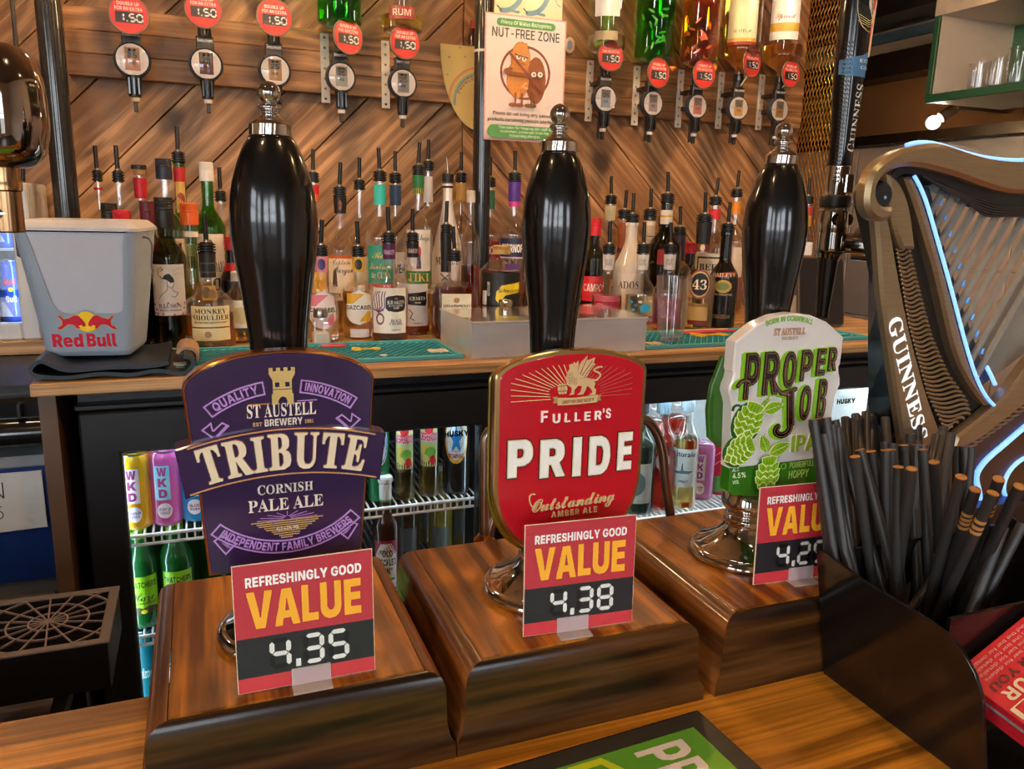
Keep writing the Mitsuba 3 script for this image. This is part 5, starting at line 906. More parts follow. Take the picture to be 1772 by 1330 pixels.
for i, (dx, dy, dw, sx, sy, sw, win, tx) in enumerate(OP):
    c = atY(dx, dy, YO); R = DH[i] / 2 * mpp(c); x, z = c[0], c[2]; left = i < 5; yaw = DYAW[i]
    where = ('first', 'second', 'third', 'fourth', 'fifth')[i % 5] + ' on the ' + ('left' if left else 'right') + ' half of the board'
    K = thing('optic', 'black spirit measure with round white dial, ' + where, 'optic', 'spirit measures on the board')
    fn = lambda m: facing(m, x, YO, z, yaw)
    put('housing', fn(mv(lathe(closed([(R * .9, 0), (R, .003), (R, .014), (R * .93, .018), (R * .88, .0165)]), 40), 0, 0, -.018)), 'gloss', '#202a38', K)
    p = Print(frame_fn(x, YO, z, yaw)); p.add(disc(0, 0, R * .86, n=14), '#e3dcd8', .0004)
    p.add(sbox(-R * .40, -R * .60, R * .40, R * .66), win, .0006); p.add(sbox(-R * .34, R * .1, R * .34, R * .60), '#6a6a68', .0007)
    p.add(text('25', h=R * .30, wt=600, y=R * .08), '#23282e', .0009); p.add(text('ml', h=R * .22, wt=600, y=-R * .28), '#23282e', .0009)
    p.add(text('SPIRIT', h=R * .14, wt=500, w=R * .5, x=-R * .62, y=-R * .1), '#a8a6a4', .0009)
    for s in (-.12, .14): p.add(disc(s * R, R * .52, R * .07), '#d8b060', .0011)  # reflections of two lamps, painted on the dial as warm dots
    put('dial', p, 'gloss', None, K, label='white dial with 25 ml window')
    put('lens', fn(lathe(closed([(R * .86, .0012), (R * .7, .004), (R * .4, .0062), (R * .1, .007)]), 32)), 'clear_plastic', None, K)
    tag = slab([(-R * .50, R * .75), (R * .50, R * .75), (R * .50, R * 1.62), (-R * .50, R * 1.62)], .016, .002)
    put('bracket_tag', fn(mv(tag, 0, 0, -.018)), 'satin', '#15191f', K, 25)
    p = Print(frame_fn(x, YO, z, yaw)); p.add(text('Beaumont', h=R * .22, wt=700, w=R * .92, y=R * 1.28), '#e6e6e6', -.0016); put('lettering', p, 'satin', None, K)
    nk = R * .42
    put('top_socket', mv(lathe(closed([(nk * .8, 0), (nk * .95, .001), (nk * .95, R * .5), (nk * .85, R * .52), (nk * .95, R * .6), (nk * .95, R * 1.1), (nk * .7, R * 1.12)]), 24), x, YO + .012, z + R * 1.55), 'gloss', '#111214', K)
    put('spout', [mv(lathe(closed([(nk * .55, -R * 2.05), (nk * .80, -R * 2.0), (nk * .95, -R * 1.2), (nk * 1.05, -R * .85)]), 24), x, YO + .011, z)] + [box(x - nk * .12 + s * nk * .6, x + nk * .12 + s * nk * .6, YO + .011 - nk * 1.0, YO + .011, z - R * 1.9, z - R * 1.0) for s in (-1, 0, 1)], 'gloss', '#101113', K)
    put('collar', mv(lathe(closed([(nk * .45, -R * 2.32), (nk * .6, -R * 2.28), (nk * .6, -R * 2.06)]), 20), x, YO + .011, z), 'satin', '#cbb894' if i == 0 else '#d8d2cc', K)
    put('lever', [box(x - .0042, x + .0042, YO + .006, YO + .015, z - R * 2.85, z - R * 2.3, .001), box(x - .004 - .010 * (not left), x + .004 - .010 * (not left), YO + .012, YO + .020, z - R * 2.75, z - R * 1.2, .001)], 'satin', '#15171a', K, 25)
    put('arm', [box(x - .006, x + .006, YO + .018, BF - .0005, z - .006, z + .006), box(x - .012, x + .012, YO + .02, BF - .0005, z + R * 1.1, z + R * 1.35)], 'satin', '#0c0c0d', K, False)
    # perforated white rail behind the measure
    if not left or i in (3, 4):
        w = .011; rl = sbox(-w, -.055, w, .115)
        for k in range(7): rl = rl.difference(disc(0, -.045 + k * .025, .0035, n=3))
        put('rail', facing(ext(rl, .003), x - (.028 if left else .012), BF - .0004, z), 'satin', '#d9d2c6', K, False, label='white perforated rail')
    # price disc clipped in front of the bottle's neck
    dY = YO - .030; q = atY(sx, sy, dY); r = SH[i] / 2 * mpp(q); dyaw = SYAW[i]
    D = thing('price_disc', 'round red DOUBLE UP price disc, ' + where, 'price disc', 'price discs on the spirit measures')
    put('disc', facing(mv(lathe(closed([(r * .97, 0), (r, .0008), (r, .0022), (r * .98, .003)]), 40), 0, 0, -.003), q[0], dY, q[2], dyaw), 'satin', '#6a5a50', D)
    p = Print(frame_fn(q[0], dY, q[2], dyaw)); p.add(disc(0, 0, r * .92, n=14), '#d83a35')
    p.add(text('DOUBLE UP', h=r * .17, wt=800, w=r * 1.10, y=r * .44), '#f4dcd4'); p.add(text('FOR AN EXTRA', h=r * .17, wt=800, w=r * 1.35, y=r * .20), '#f4dcd4')
    p.add(sbox(-r * .66, -r * .42, r * .66, r * .12), '#1b1620')
    xx = -r * .50
    for ch in '1.50':
        if ch == '.': p.add(sbox(xx, -r * .36, xx + r * .07, -r * .29), '#efe9e6'); xx += r * .12; continue
        on, off = seg7(ch, r * .34, r * .44, r * .085); p.add(affinity.translate(on, xx - (r * .06 if ch == '1' else 0), -r * .37), '#efe9e6'); xx += r * .36
    put('print', p, 'satin', None, D)
    put('clip', cyl((q[0], dY + .0008, q[2] - r * .4), (x, YO - .001, z + R * 1.7), .0022, 8), 'satin', '#cfc8bc', D)
    # the bottle, standing on its neck
    B = BOT[i]
    if B:
        b = atY(B[2], B[3], YO + .012); bx, zs = b[0], b[2]; Rb = B[4] / 2 * mpp(b); zn = z + R * 2.62; rn_ = .0125
        H = 0.34; hs = max(zs - zn, .03)
        P = [(rn_, 0), (rn_, .012)]
        for t in np.linspace(0.12, 1, 12): P.append((rn_ + (Rb - rn_) * math.sin(math.pi / 2 * t) ** 1.4, .012 + (hs - .012) * t))
        P += [(Rb, hs + .22), (Rb * .92, hs + .228)]
        N = thing('spirit_bottle', B[1], 'bottle', 'upturned bottles on the spirit measures')
        gx = x
        put('glass', lathe(closed(P), 40, gx, YO + .012, zn), B[5], None, N, 40)
        if B[6]:
            Q2 = [(max(a - .0028, .002), bz + .001) for a, bz in P if bz <= hs + .001] + [(Rb - .0028, hs + (.03 if i in (4, 5, 9) else .19))]
            put('drink', lathe(closed(Q2), 40, gx, YO + .012, zn), B[6][0], None, N, 40)
        face = math.atan2(-YO, -gx)
        for L in B[7]:
            p = Print(cyl_fn(gx, YO + .012, zn + hs + (L[0] - .10) * .34 + .006, Rb + .0006, face), seg=.006); w = L[2] * 2 * Rb; h = (L[1] - L[0]) * .34
            p.add(sbox(-w / 2, 0, w / 2, h), L[3]); draw(p, w, h, L[4]); put('label', p, 'satin', None, N)
        if i in (6, 7):   # embossed leaves on the glass
            e = Print(cyl_fn(gx, YO + .012, zn + hs, Rb + .0002, face), seg=.01); rr = random.Random(i)
            for k in range(16):
                u, v = rr.uniform(-Rb * .8, Rb * .8), rr.uniform(.01, .12); a = rr.uniform(0, 6.28)
                e.add(affinity.translate(affinity.rotate(disc(0, 0, .011, .0035, n=4), math.degrees(a), origin=(0, 0)), u, v), '#1f8a10' if i == 6 else '#c8542a', 0, .0012)
            put('embossing', e, 'gloss', None, N)
    else:
        N = thing('spirit_bottle', 'upturned bottle neck in the ' + ('first', 'second', 'third')[i] + ' measure from the left, mostly above the picture', 'bottle', 'upturned bottles on the spirit measures')
        zn = z + R * 2.62; H = .30
        put('glass', lathe(closed([(.0125, 0), (.0125, .05), (.02, .075), (.038, .11), (.040, .14), (.040, .30), (.037, .306)]), 36, x, YO + .012, zn), 'clear_glass', None, N, 40)
        put('drink', lathe(closed([(.010, .002), (.010, .05), (.0175, .076), (.0352, .11), (.0372, .14), (.0372, .26)]), 36, x, YO + .012, zn), ('liquid_amber', 'liquid_brown', 'liquid_orange')[i], None, N, 40)
        put('neck_sleeve', lathe([(.0130, .004), (.0130, .03)], 30, x, YO + .012, zn), 'satin', '#b8925a', N)
# ================================================================ things on the back counter
def loft(rings):
    n = len(rings[0]); V = np.vstack(rings); f = []; j = np.arange(n); k = (j + 1) % n
    for i in range(len(rings) - 1): f += [np.stack([i * n + j, i * n + k, (i + 1) * n + k], 1), np.stack([i * n + j, (i + 1) * n + k, (i + 1) * n + j], 1)]
    f.append(np.stack([np.zeros(n - 2, int), j[2:] , j[1:-1]], 1)); o = (len(rings) - 1) * n; f.append(np.stack([np.full(n - 2, o), o + j[1:-1], o + j[2:]], 1))
    return trimesh.Trimesh(V, np.vstack(f), process=False)
def rring(hx, hy, r, z, n=6):
    q = rrect(-hx, hx, -hy, hy, r); p = np.array(q.exterior.coords)[:-1]; p = p if q.exterior.is_ccw else p[::-1]; return np.column_stack([p, np.full(len(p), z)])
# --- ice bucket on a folded bar towel
TW = thing('bar_runner', 'dark rubber bar runner folded up under the ice bucket', 'bar mat')
path = spline([(-0.035, 0.034), (-0.020, 0.020), (-0.030, 0.006), (-0.075, 0.010), (-0.115, 0.0055), (-0.165, 0.009), (-0.215, 0.0055), (-0.252, 0.008), (-0.274, 0.018), (-0.262, 0.034), (-0.235, 0.0235), (-0.195, 0.0175), (-0.15, 0.0195), (-0.10, 0.0185), (-0.060, 0.024)], 90)
rn = LineString(path).buffer(0.0034, cap_style='flat', join_style='round', quad_segs=2)
m = ext(rn, 0.225); m.apply_transform(np.array([[1, 0, 0, 0], [0, 0, 1, 1.505], [0, 1, 0, CT + 0.0002], [0, 0, 0, 1.0]])); m.invert()
zlo = float(m.vertices[:, 2].min()); m.apply_translation([0, 0, CT + 0.0003 - zlo])
put('mat', m, 'satin', '#16202a', TW, 30)
top_ = LineString(path[8:78]).buffer(0.0006, cap_style='flat')
roll = LineString(spline([(-0.046, 0.030), (-0.034, 0.040), (-0.016, 0.034), (-0.014, 0.016)], 24)).buffer(0.0030, cap_style='flat', quad_segs=2)
m2 = ext(roll, 0.10); m2.apply_transform(np.array([[1, 0, 0, 0], [0, 0, 1, 1.56], [0, 1, 0, CT], [0, 0, 0, 1.0]])); m2.invert(); put('printed_corner', m2, 'satin', '#9a7a5e', TW, 30)
IB = thing('ice_bucket', 'frosted white Red Bull ice bucket with lid on a folded runner', 'ice bucket')
bx, by, bz, yw = -0.183, 1.640, CT + 0.0295, -9
def bk(m): return mv(rot(m, yw, [0, 0, 1]), bx, by, bz)
HB = 0.222
def bring(t, o): return rring(0.072 + (0.0985 - 0.072) * t + o, 0.066 + (0.088 - 0.066) * t + o, 0.020 + o, HB * t)
outer = loft([bring(0, -.006) + [0, 0, 0.0], bring(0.03, -.001), bring(0.06, 0), bring(1, 0)]); inner = loft([bring(0.02, -.003), bring(1.1, -.003)])
cut = Polygon([(-0.0885, HB * 1.2), (-0.0885, HB * 1.0), (-0.075, HB * 0.985), (-0.070, HB * 0.90), (-0.048, HB * 0.43), (-0.040, HB * 0.375), (-0.028, HB * 0.35), (0.052, HB * 0.35), (0.063, HB * 0.365), (0.066, HB * 0.41), (0.076, HB * 0.90), (0.080, HB * 0.985), (0.0885, HB), (0.0885, HB * 1.2)])
cut = cut.difference(disc(.004, .0640, .0200)); cutm = ext(cut, 0.2); cutm.apply_transform(np.array([[1, 0, 0, 0], [0, 0, -1, 0.0], [0, 1, 0, 0], [0, 0, 0, 1.0]]))
for q_ in (outer, inner, cutm): q_.fix_normals()
shell = trimesh.boolean.difference([outer, inner, cutm], engine='manifold')
put('outer_shell', bk(shell), 'satin', '#8d9dae', IB, 30)
put('inner_tub', bk(loft([bring(0.03, -.0045), bring(0.07, -.0036), bring(0.985, -.0036)])), 'satin', '#b2b8c4', IB, 30)
put('lid', bk(loft([rring(.1015, .091, .021, HB - .001), rring(.1015, .091, .021, HB + .004), rring(.089, .079, .018, HB + .016), rring(.086, .076, .018, HB + .017)])), 'satin', '#bcbcc0', IB, 30)
put('side_grip', bk(box(-.112, -.098, -.03, .02, HB - .05, HB - .008, .003)), 'satin', '#5a555a', IB, 30); put('carry_handle', [bk(tube(spline([(.0965, -.03, HB - .012), (.106, -.03, HB - .014), (.110, -.032, HB - .05), (.1115, -.032, HB - .075)], 16), .0016, 8))], 'satin', '#5a555a', IB, 30)
tilt_ = math.degrees(math.atan2(-(0.088 - 0.066), HB)); fy = by - 0.0666 * math.cos(math.radians(yw))
c_, s_ = math.cos(math.radians(yw)), math.sin(math.radians(yw))
p = Print(frame_fn(bx + s_ * .0668, by - c_ * .0668, bz, yw, tilt_))
p.add(text('Red', h=.0235, wt=900, w=.052, x=-.0305, y=.018), '#c4122e'); p.add(text('Bull', h=.0235, wt=900, w=.050, x=.0245, y=.018), '#c4122e')
p.add(disc(.004, .0635, .0185), '#f5cf1d')
bull = Polygon([(-.046, .052), (-.040, .055), (-.039, .062), (-.041, .067), (-.045, .071), (-.043, .0735), (-.0385, .068), (-.036, .066), (-.026, .0685), (-.019, .0735), (-.012, .072), (-.007, .066), (-.003, .060), (-.002, .0545), (-.006, .0525), (-.009, .056), (-.014, .0545), (-.012, .050), (-.018, .0495), (-.019, .0535), (-.022, .056), (-.030, .057), (-.035, .054), (-.041, .049), (-.0475, .047)])
for sg in (1, -1):
    g = affinity.translate(affinity.scale(bull, sg, 1, origin=(0, 0)), .004, .002); p.add(g.buffer(.0007), '#f0a83a'); p.add(g, '#c4122e')
put('print', p, 'satin', None, IB, label='red lettering and two red bulls before a yellow sun')
# --- mats
def bar_mat(label, x0, x1, y0, y1, marks, flip=0):
    K = thing('bar_mat', label, 'bar mat'); z = CT + .0003
    put('tray', [box(x0, x1, y0, y1, z, z + .0045, .001)] + [box(x0, x1, y0, y0 + .010, z, z + .008, .001), box(x0, x1, y1 - .010, y1, z, z + .008, .001), box(x0, x0 + .010, y0, y1, z, z + .008, .001), box(x1 - .010, x1, y0, y1, z, z + .008, .001)], 'satin', '#3b929c', K, 25)
    st = box(-.0045, .0045, -.0028, .0028, 0, .0026); nx, ny = int((x1 - x0 - .03) / .0165), int((y1 - y0 - .03) / .0115)
    put('studs', trimesh.util.concatenate([mv(st, x0 + .018 + i * .0165 + (j % 2) * .008, y0 + .018 + j * .0115, z + .0045) for i in range(nx) for j in range(ny)]), 'satin', '#236f7c', K, False, kind='stuff')
    for q, col in marks: put('badge', mv(ext(q, .0028), 0, 0, z + .0062), 'satin', col, K, False, label='small coloured rubber shape on the mat')
sq = lambda x, y, s=.02: unary_union([sbox(x - s, y - s * .7, x + s, y + s * .7)] + [sbox(x + a * s - .004, y + b * s, x + a * s + .004, y + b * s * 1.05 + .004) for a in (-.6, .6) for b in (.7,)])
ye = lambda x, y, s: unary_union([disc(x, y, .010 * s, .018 * s).difference(disc(x, y, .004 * s, .009 * s)), sbox(x, y - .006 * s, x + .04 * s, y + .001 * s), disc(x + .042 * s, y - .004 * s, .009 * s, .012 * s)])
MB = 1.752
bar_mat('turquoise studded bar mat behind the purple pump clip', -.090, .502, 1.542, MB, [(sq(-.045, 1.575), '#d8cfb8'), (sq(.462, 1.600), '#d8cfb8'), (ye(.30, 1.66, 1), '#d8b018'), (sbox(.235, 1.70, .285, 1.725), '#c8304a'), (disc(.34, 1.575, .008, .004), '#d8d0c0')])
bar_mat('turquoise studded bar mat under the pint glass', .936, 1.600, 1.542, MB, [(sq(.975, 1.575), '#d8c0a0'), (Polygon([(1.14, 1.69), (1.30, 1.70), (1.31, 1.725), (1.15, 1.722)]), '#c8324e'), (ye(1.16, 1.668, 1.6), '#d8a818'), (Polygon([(1.14, 1.73), (1.30, 1.735), (1.30, 1.745), (1.15, 1.745)]), '#d8c8a8'), (sbox(1.49, 1.58, 1.56, 1.60), '#2f8a96')])
# --- steel box with clear lid
SB = thing('garnish_box', 'brushed steel garnish box with a clear lid behind the middle handle', 'box')
x0, x1, y0, y1, zt = .516, .930, 1.538, 1.765, CT + .076
body = [box(x0, x1, y0, y0 + .002, CT, zt), box(x0, x1, y1 - .002, y1, CT, zt), box(x0, x0 + .002, y0, y1, CT, zt), box(x1 - .002, x1, y0, y1, CT, zt), box(x0, x1, y0, y1, CT, CT + .002)] + [box(x0 - .003, x1 + .003, y0 - .003, y0 + .003, zt - .004, zt, .001), box(x0 - .003, x1 + .003, y1 - .003, y1 + .003, zt - .004, zt, .001)]
scene['steel'] = {'type': 'twosided', 'b': {'type': 'principled', 'base_color': proc(lambda p, n, uv: mix((.62, .65, .68), (.80, .83, .86), fbm(p.x * 9, p.y * 30, p.z * 40, 3))), 'metallic': 0.7, 'roughness': 0.36}}
put('walls', trimesh.util.concatenate(body), 'steel', None, SB, False)
put('lid', box(x0 - .004, x1 + .004, y0 - .004, y1 + .004, zt + .0003, zt + .0032), 'clear_plastic', None, SB, False, label='clear plastic lid')
kn = atZ(883, 534, zt + .004); put('knob', lathe(closed([(.011, 0), (.015, .003), (.0165, .010), (.0165, .016), (.014, .019)]), 28, kn[0], kn[1] + .03, zt + .0033), 'mirror', '#c8bfb2', SB)
for i in range(9):
    lx, ly = x0 + .05 + (i % 5) * .03, y0 + .05 + (i // 5) * .04; lw = trimesh.creation.cylinder(.021, .006, sections=24); lw = rot(lw, rng.uniform(20, 70), [rng.random(), rng.random(), .1])
    put('lemon_slice', mv(lw, lx, ly, CT + .040), 'satin', '#d8b43a', None, 40, label='lemon slice inside the steel garnish box, under the clear lid', cat='lemon slice', group='lemon slices in the garnish box')
bs = atZ(1012, 532, zt + .004)
BTL = thing('bottle_opener', 'small steel bottle stopper lying on the clear lid of the garnish box', 'bottle stopper'); put('head', rot(lathe(closed([(.008, 0), (.012, .003), (.012, .012), (.006, .018)]), 20), 90, [1, 0, .3]).apply_translation([bs[0], bs[1] + .06, zt + .0165]), 'metal', '#b89a78', BTL); put('stem', cyl((bs[0] - .003, bs[1] + .052, zt + .009), (bs[0] - .035, bs[1] + .045, zt + .0075), .004, 12), 'metal', '#a8a098', BTL)
# --- salt shaker
a = atZ(555, 592, CT); SX, SY = .226, 1.775 - .012
SS = thing('salt_shaker', 'square glass salt shaker half full with a steel cap', 'salt shaker')
SZ = CT + .0003
a = atY(555, 560, 1.775); SX = a[0]; SY = 1.775
put('jar', loft([rring(.019, .019, .005, SZ - 0), rring(.0195, .0195, .005, SZ + .05), rring(.014, .014, .006, SZ + .060), rring(.013, .013, .006, SZ + .064)]).apply_translation([SX, SY, 0]), 'clear_glass', None, SS, 30)
put('salt', loft([rring(.0165, .0165, .004, SZ + .003), rring(.0168, .0168, .004, SZ + .027), rring(.012, .012, .004, SZ + .031)]).apply_translation([SX, SY, 0]), 'matte', '#d8d2cc', SS, 40)
put('cap', lathe(closed([(.0150, 0), (.0155, .002), (.0155, .012), (.0135, .0175), (.008, .019)]), 32, SX, SY, SZ + .062), 'metal', '#9a948c', SS, 35)
# --- pint glass with mirrored print on its far side
g = atZ(1160, 588, CT + .0085); GX, GY, GZ = g[0], g[1], CT + .0085
PG = thing('pint_glass', 'empty pint glass with gold and cream PRIDE print on the right bar mat', 'pint glass')
put('glass', lathe([(0, 0), (.029, 0), (.0305, .004), (.0415, .150), (.0420, .151), (.0405, .151), (.0292, .012), (.020, .009), (0, .008)], 48, GX, GY, GZ), 'clear_plastic', None, PG, 40)
fa = math.atan2(-GY, -GX); p = Print(cyl_fn(GX, GY, GZ + .02, .0318, fa + math.pi + .55, .0405, .12), seg=.006)
p.add(text('PRIDE', h=.021, wt=600, w=.055, y=.062), '#d8b890'); p.add(text('Outstanding', h=.008, kind='script', w=.03, y=.098), '#c89a6a'); p.add(line([(-.03, .02), (-.01, .035), (.01, .02)], .0012), '#2a2422')
q2 = Print(cyl_fn(GX, GY, GZ + .02, .0314, fa - .45, .0400, .12), seg=.006)
q2.add(text('Agents', h=.009, kind='script', w=.034, y=.070), '#c8a06a'); q2.add(text('of Pride', h=.009, kind='script', w=.030, y=.048), '#b8905a'); q2.add(text('PERFECT', h=.008, wt=800, w=.030, y=.094), '#d8a888'); q2.add(text('SERVE CHILLED', h=.004, wt=600, w=.028, y=.036), '#d8c8b8')
put('print', p, 'satin', None, PG, label='print on the far side, seen mirrored'); put('print', q2, 'satin', None, PG)
# --- dark tablet leaning against the bottles
TB = thing('tablet', 'dark rounded touch screen with grey frame behind the chrome beer tap', 'tablet')
ts = pts_of(rrect(0, .150, 0, .196, .014)); tx = atZ(1440, 567, CT)
put('frame', facing(slab(ts, .010, .002), tx[0] - .098, 1.770, CT + .0005, -6, 10), 'satin', '#4a4038', TB, 30)
put('screen', facing(mv(slab(pts_of(rrect(.005, .145, .005, .191, .010)), .0006), 0, 0, .0101), tx[0] - .098, 1.770, CT + .0005, -6, 10), 'gloss', '#0b0909', TB, 30)
put('stand', box(tx[0] - .03, tx[0] - .005, 1.782, 1.83, CT + .0003, CT + .10, .002), 'satin', '#1a1a1a', TB, False)

# ================================================================ signs on the pole and the board
def sign():
    K = thing('sign', 'white NUT-FREE ZONE sign with pink edge and green bars hung on the middle pole', 'sign')
    Y = 2.038; A, B_, D_ = atY(843, 18, Y), atY(835, 241, Y), atY(981, 38, Y)
    w, h = D_[0] - B_[0] - .002, A[2] - B_[2] - .003; cx_, z0 = (B_[0] + D_[0]) / 2, B_[2]
    q = lambda x, y: ((x - 60) / 705 * w - w / 2 if True else 0, h - (y - 95 - (x - 60) * .132) / 1140 * h)
    put('card', facing(slab([(-w / 2, 0), (w / 2, 0), (w / 2, h), (-w / 2, h)], .0015), cx_, Y, z0), 'satin', '#cf9a94', K, False)
    p = Print(frame_fn(cx_, Y - .0016, z0)); e = .004
    p.add(sbox(-w / 2 + e, e, w / 2 - e, h - e), '#e6d6d2')
    p.add(rrect(-w * .36, w * .36, h * .905, h * .965, .03), '#4a8a4c'); p.add(text('Prince Of Wales Bishopston', h=.0098, wt=650, w=w * .62, y=h * .922), '#e6eee0')
    p.add(text('NUT-FREE ZONE', h=.0225, wt=600, w=w * .84, y=h * .820), '#33302e')
    p.add(outline(disc(0, h * .555, w * .31, h * .215, n=24), .0058), '#7a3f36')
    TAN, BR = '#d08a45', '#8a4f2c'
    nut = unary_union([disc(-.014, h * .665, .026, .040), disc(-.020, h * .50, .031, .047), sbox(-.040, h * .54, .008, h * .63), Polygon([(-.02, h * .77), (.002, h * .79), (.006, h * .74)])]).buffer(.004).buffer(-.004)
    p.add(disc(.030, h * .50, .028, .058), BR); p.add(nut.buffer(.0008), '#6a3a1c'); p.add(nut, TAN)
    for k in range(34):
        u, v = -.042 + .010 * (k % 5) + .002 * (k // 5 % 2), h * .40 + .013 * (k // 5)
        if nut.contains(Point(u, v)): p.add(line([(u, v), (u + .003, v + .006)], .0014), '#b8702f')
    for k in range(6): p.add(line([(.012 + .007 * k, h * .40), (.014 + .0068 * k, h * .56)], .0009), '#6a3a1c')
    for x, y, r in ((-.022, .675, .0065), (-.006, .662, .0065), (.022, .545, .0075), (.040, .55, .0075)): p.add(disc(x, h * y, r), '#efe6dc'); p.add(disc(x + .001, h * y, .0022), '#241c18')
    p.add(line([(-.032, h * .695), (-.016, h * .682)], .0024), '#2a1c14'); p.add(line([(-.012, h * .68), (.004, h * .672)], .0024), '#2a1c14')
    for x in (.022, .040): p.add(outline(disc(x, h * .548, .0098, .0085), .0011), '#3a3430')
    p.add(line([(-.016, h * .625), (-.004, h * .62)], .0016), '#6a3a1c')
    p.add(line(spline([(-.042, h * .575), (-.058, h * .555), (-.030, h * .540), (.004, h * .535)], 14), .009), BR); p.add(line([(.0, h * .47), (-.010, h * .44), (.004, h * .43)], .006), '#e0a878')
    for x, c in ((-.028, BR), (-.010, BR), (.016, '#5a3a20'), (.026, '#5a3a20')): p.add(line([(x, h * .385), (x, h * .30)], .005 if x < 0 else .003), c); p.add(disc(x - .007, h * .292, .012, .005), '#5a4424' if x > 0 else BR)
    p.add(line([(-w * .215, h * .705), (w * .215, h * .405)], .0058), '#7a3f36')
    p.add(text('Please do not bring any peanut or', h=.0086, wt=700, w=w * .80, y=h * .205), '#3a3634'); p.add(text('products containing peanuts into this pub', h=.0086, wt=700, w=w * .92, y=h * .155), '#3a3634')
    p.add(rrect(-w * .46, w * .46, h * .02, h * .125, .03), '#4a8a4c')
    for s, y in (('Thankyou for keeping our staff &', .096), ('customers protected from life', .064), ('threatening allergies', .032)): p.add(text(s, h=.0070, wt=650, w=w * (.66 if y > .04 else .42) * (1 if y > .08 else .92), y=h * y), '#d6e4d0')
    put('print', p, 'satin', None, K)
    put('tie', lathe([(.0242, 0), (.0250, .001), (.0250, .006), (.0242, .007)], 32, POLE_XY[0], 2.07, z0 + h * .7), 'satin', '#d8d2cc', K)
    # the poster above it
    P2 = thing('poster', 'cream poster with blue bird legs above the nut sign, cut by the picture edge', 'poster')
    a, b = atY(855, 18, Y + .004), atY(972, 34, Y + .004); zz = z0 + h - .012; ww = b[0] - a[0]
    put('card', facing(slab([(0, 0), (ww, 0), (ww, .20), (0, .20)], .0015), a[0], Y + .0035, zz), 'satin', '#ddc9a4', P2, False)
    p = Print(frame_fn(a[0], Y + .0035 - .0016, zz))
    for x in (.40, .78):
        p.add(line(spline([(ww * x, .075), (ww * (x - .05), .045), (ww * (x - .18), .024), (ww * (x - .30), .020)], 12), .012), '#5a8098'); p.add(line([(ww * (x - .18), .022), (ww * (x - .05), .020)], .006), '#5a8098')
        p.add(line([(ww * (x - .30), .020), (ww * (x - .36), .030)], .003), '#3a3a3a')
    p.add(disc(ww * .55, .115, ww * .34, .060), '#cbb490'); p.add(outline(disc(ww * .55, .115, ww * .34, .060), .001), '#5a4a3a'); p.add(line(spline([(ww * .8, .08), (ww * .88, .07), (ww * .92, .05), (ww * .98, .045)], 12), .001), '#4a4038')
    put('print', p, 'satin', None, P2)
    R2 = thing('paper_plate', 'yellow child-painted half plate with a rainbow and PRINCE on it, left of the pole', 'paper craft')
    Yp = BF - .0045; L, Rr, Bm = atY(762, 75, Yp), atY(850, 80, Yp), atY(822, 226, Yp); cxp = L[0] + .115; zt_ = L[2]; H2 = zt_ - Bm[2]
    arc = [(cxp + .115 * math.cos(t), H2 + (H2 * math.sin(t)) * 1.0) for t in np.linspace(math.pi, 2 * math.pi, 40)]
    pl = Polygon([(x - cxp, y) for x, y in arc]); put('card', facing(slab(pts_of(pl), .002), cxp, Yp + .002, Bm[2]), 'matte', '#d9c27c', R2, False)
    p = Print(frame_fn(cxp, Yp - .0001, Bm[2]))
    for k, c in enumerate(('#d89a72', '#dcb070', '#d8c878', '#a8b48a', '#8a9ab0')): p.add(arcband(0, H2 * .35, .088 - k * .0045, .0925 - k * .0045, -100, 100, 30).intersection(pl), c)
    p.add(affinity.translate(text('PRINCE OF WALES', h=.0105, wt=400, w=.155, arc=.060), 0, H2 * .35 + .060).intersection(pl), '#6a5a3a')
    for x, y, c in ((-.09, .17, '#b87a6a'), (-.06, .195, '#8a9a6a'), (-.095, .13, '#c89a5a'), (-.045, .175, '#b88a7a'), (.03, .185, '#b87a6a'), (.06, .19, '#8a8aa0')): p.add(disc(x, y * H2 / .2, .003), c)
    put('print', p, 'matte', None, R2)
    M = thing('bottle', 'tiny red-topped bottle on the board edge half behind the middle pole', 'bottle'); a = atY(818, 60, WALL - .016); zb_ = CZ + .4402
    put('glass', lathe(closed([(.011, 0), (.012, .002), (.012, .032), (.006, .042), (.0055, .05)]), 24, a[0], WALL - .0155, zb_), 'gloss', '#2a0c0a', M); put('cap', lathe(closed([(.0065, .046), (.0068, .047), (.0068, .066)]), 20, a[0], WALL - .0155, zb_), 'satin', '#a8242a', M)
    St = thing('sticker', 'round pale sticker on the board just right of the nut sign', 'sticker'); a = atY(986, 78, BF - .001); put('paper', facing(slab(pts_of(disc(0, 0, .016, .022)), .0008), a[0], BF - .0002, a[2]), 'satin', '#c8a48a', St, False)
    p = Print(frame_fn(a[0], BF - .0011, a[2])); p.add(disc(0, 0, .008, .013), '#6a80a8'); put('print', p, 'satin', None, St)
POLE_XY = (atY(835, 200, 2.07)[0], 2.07)
sign()
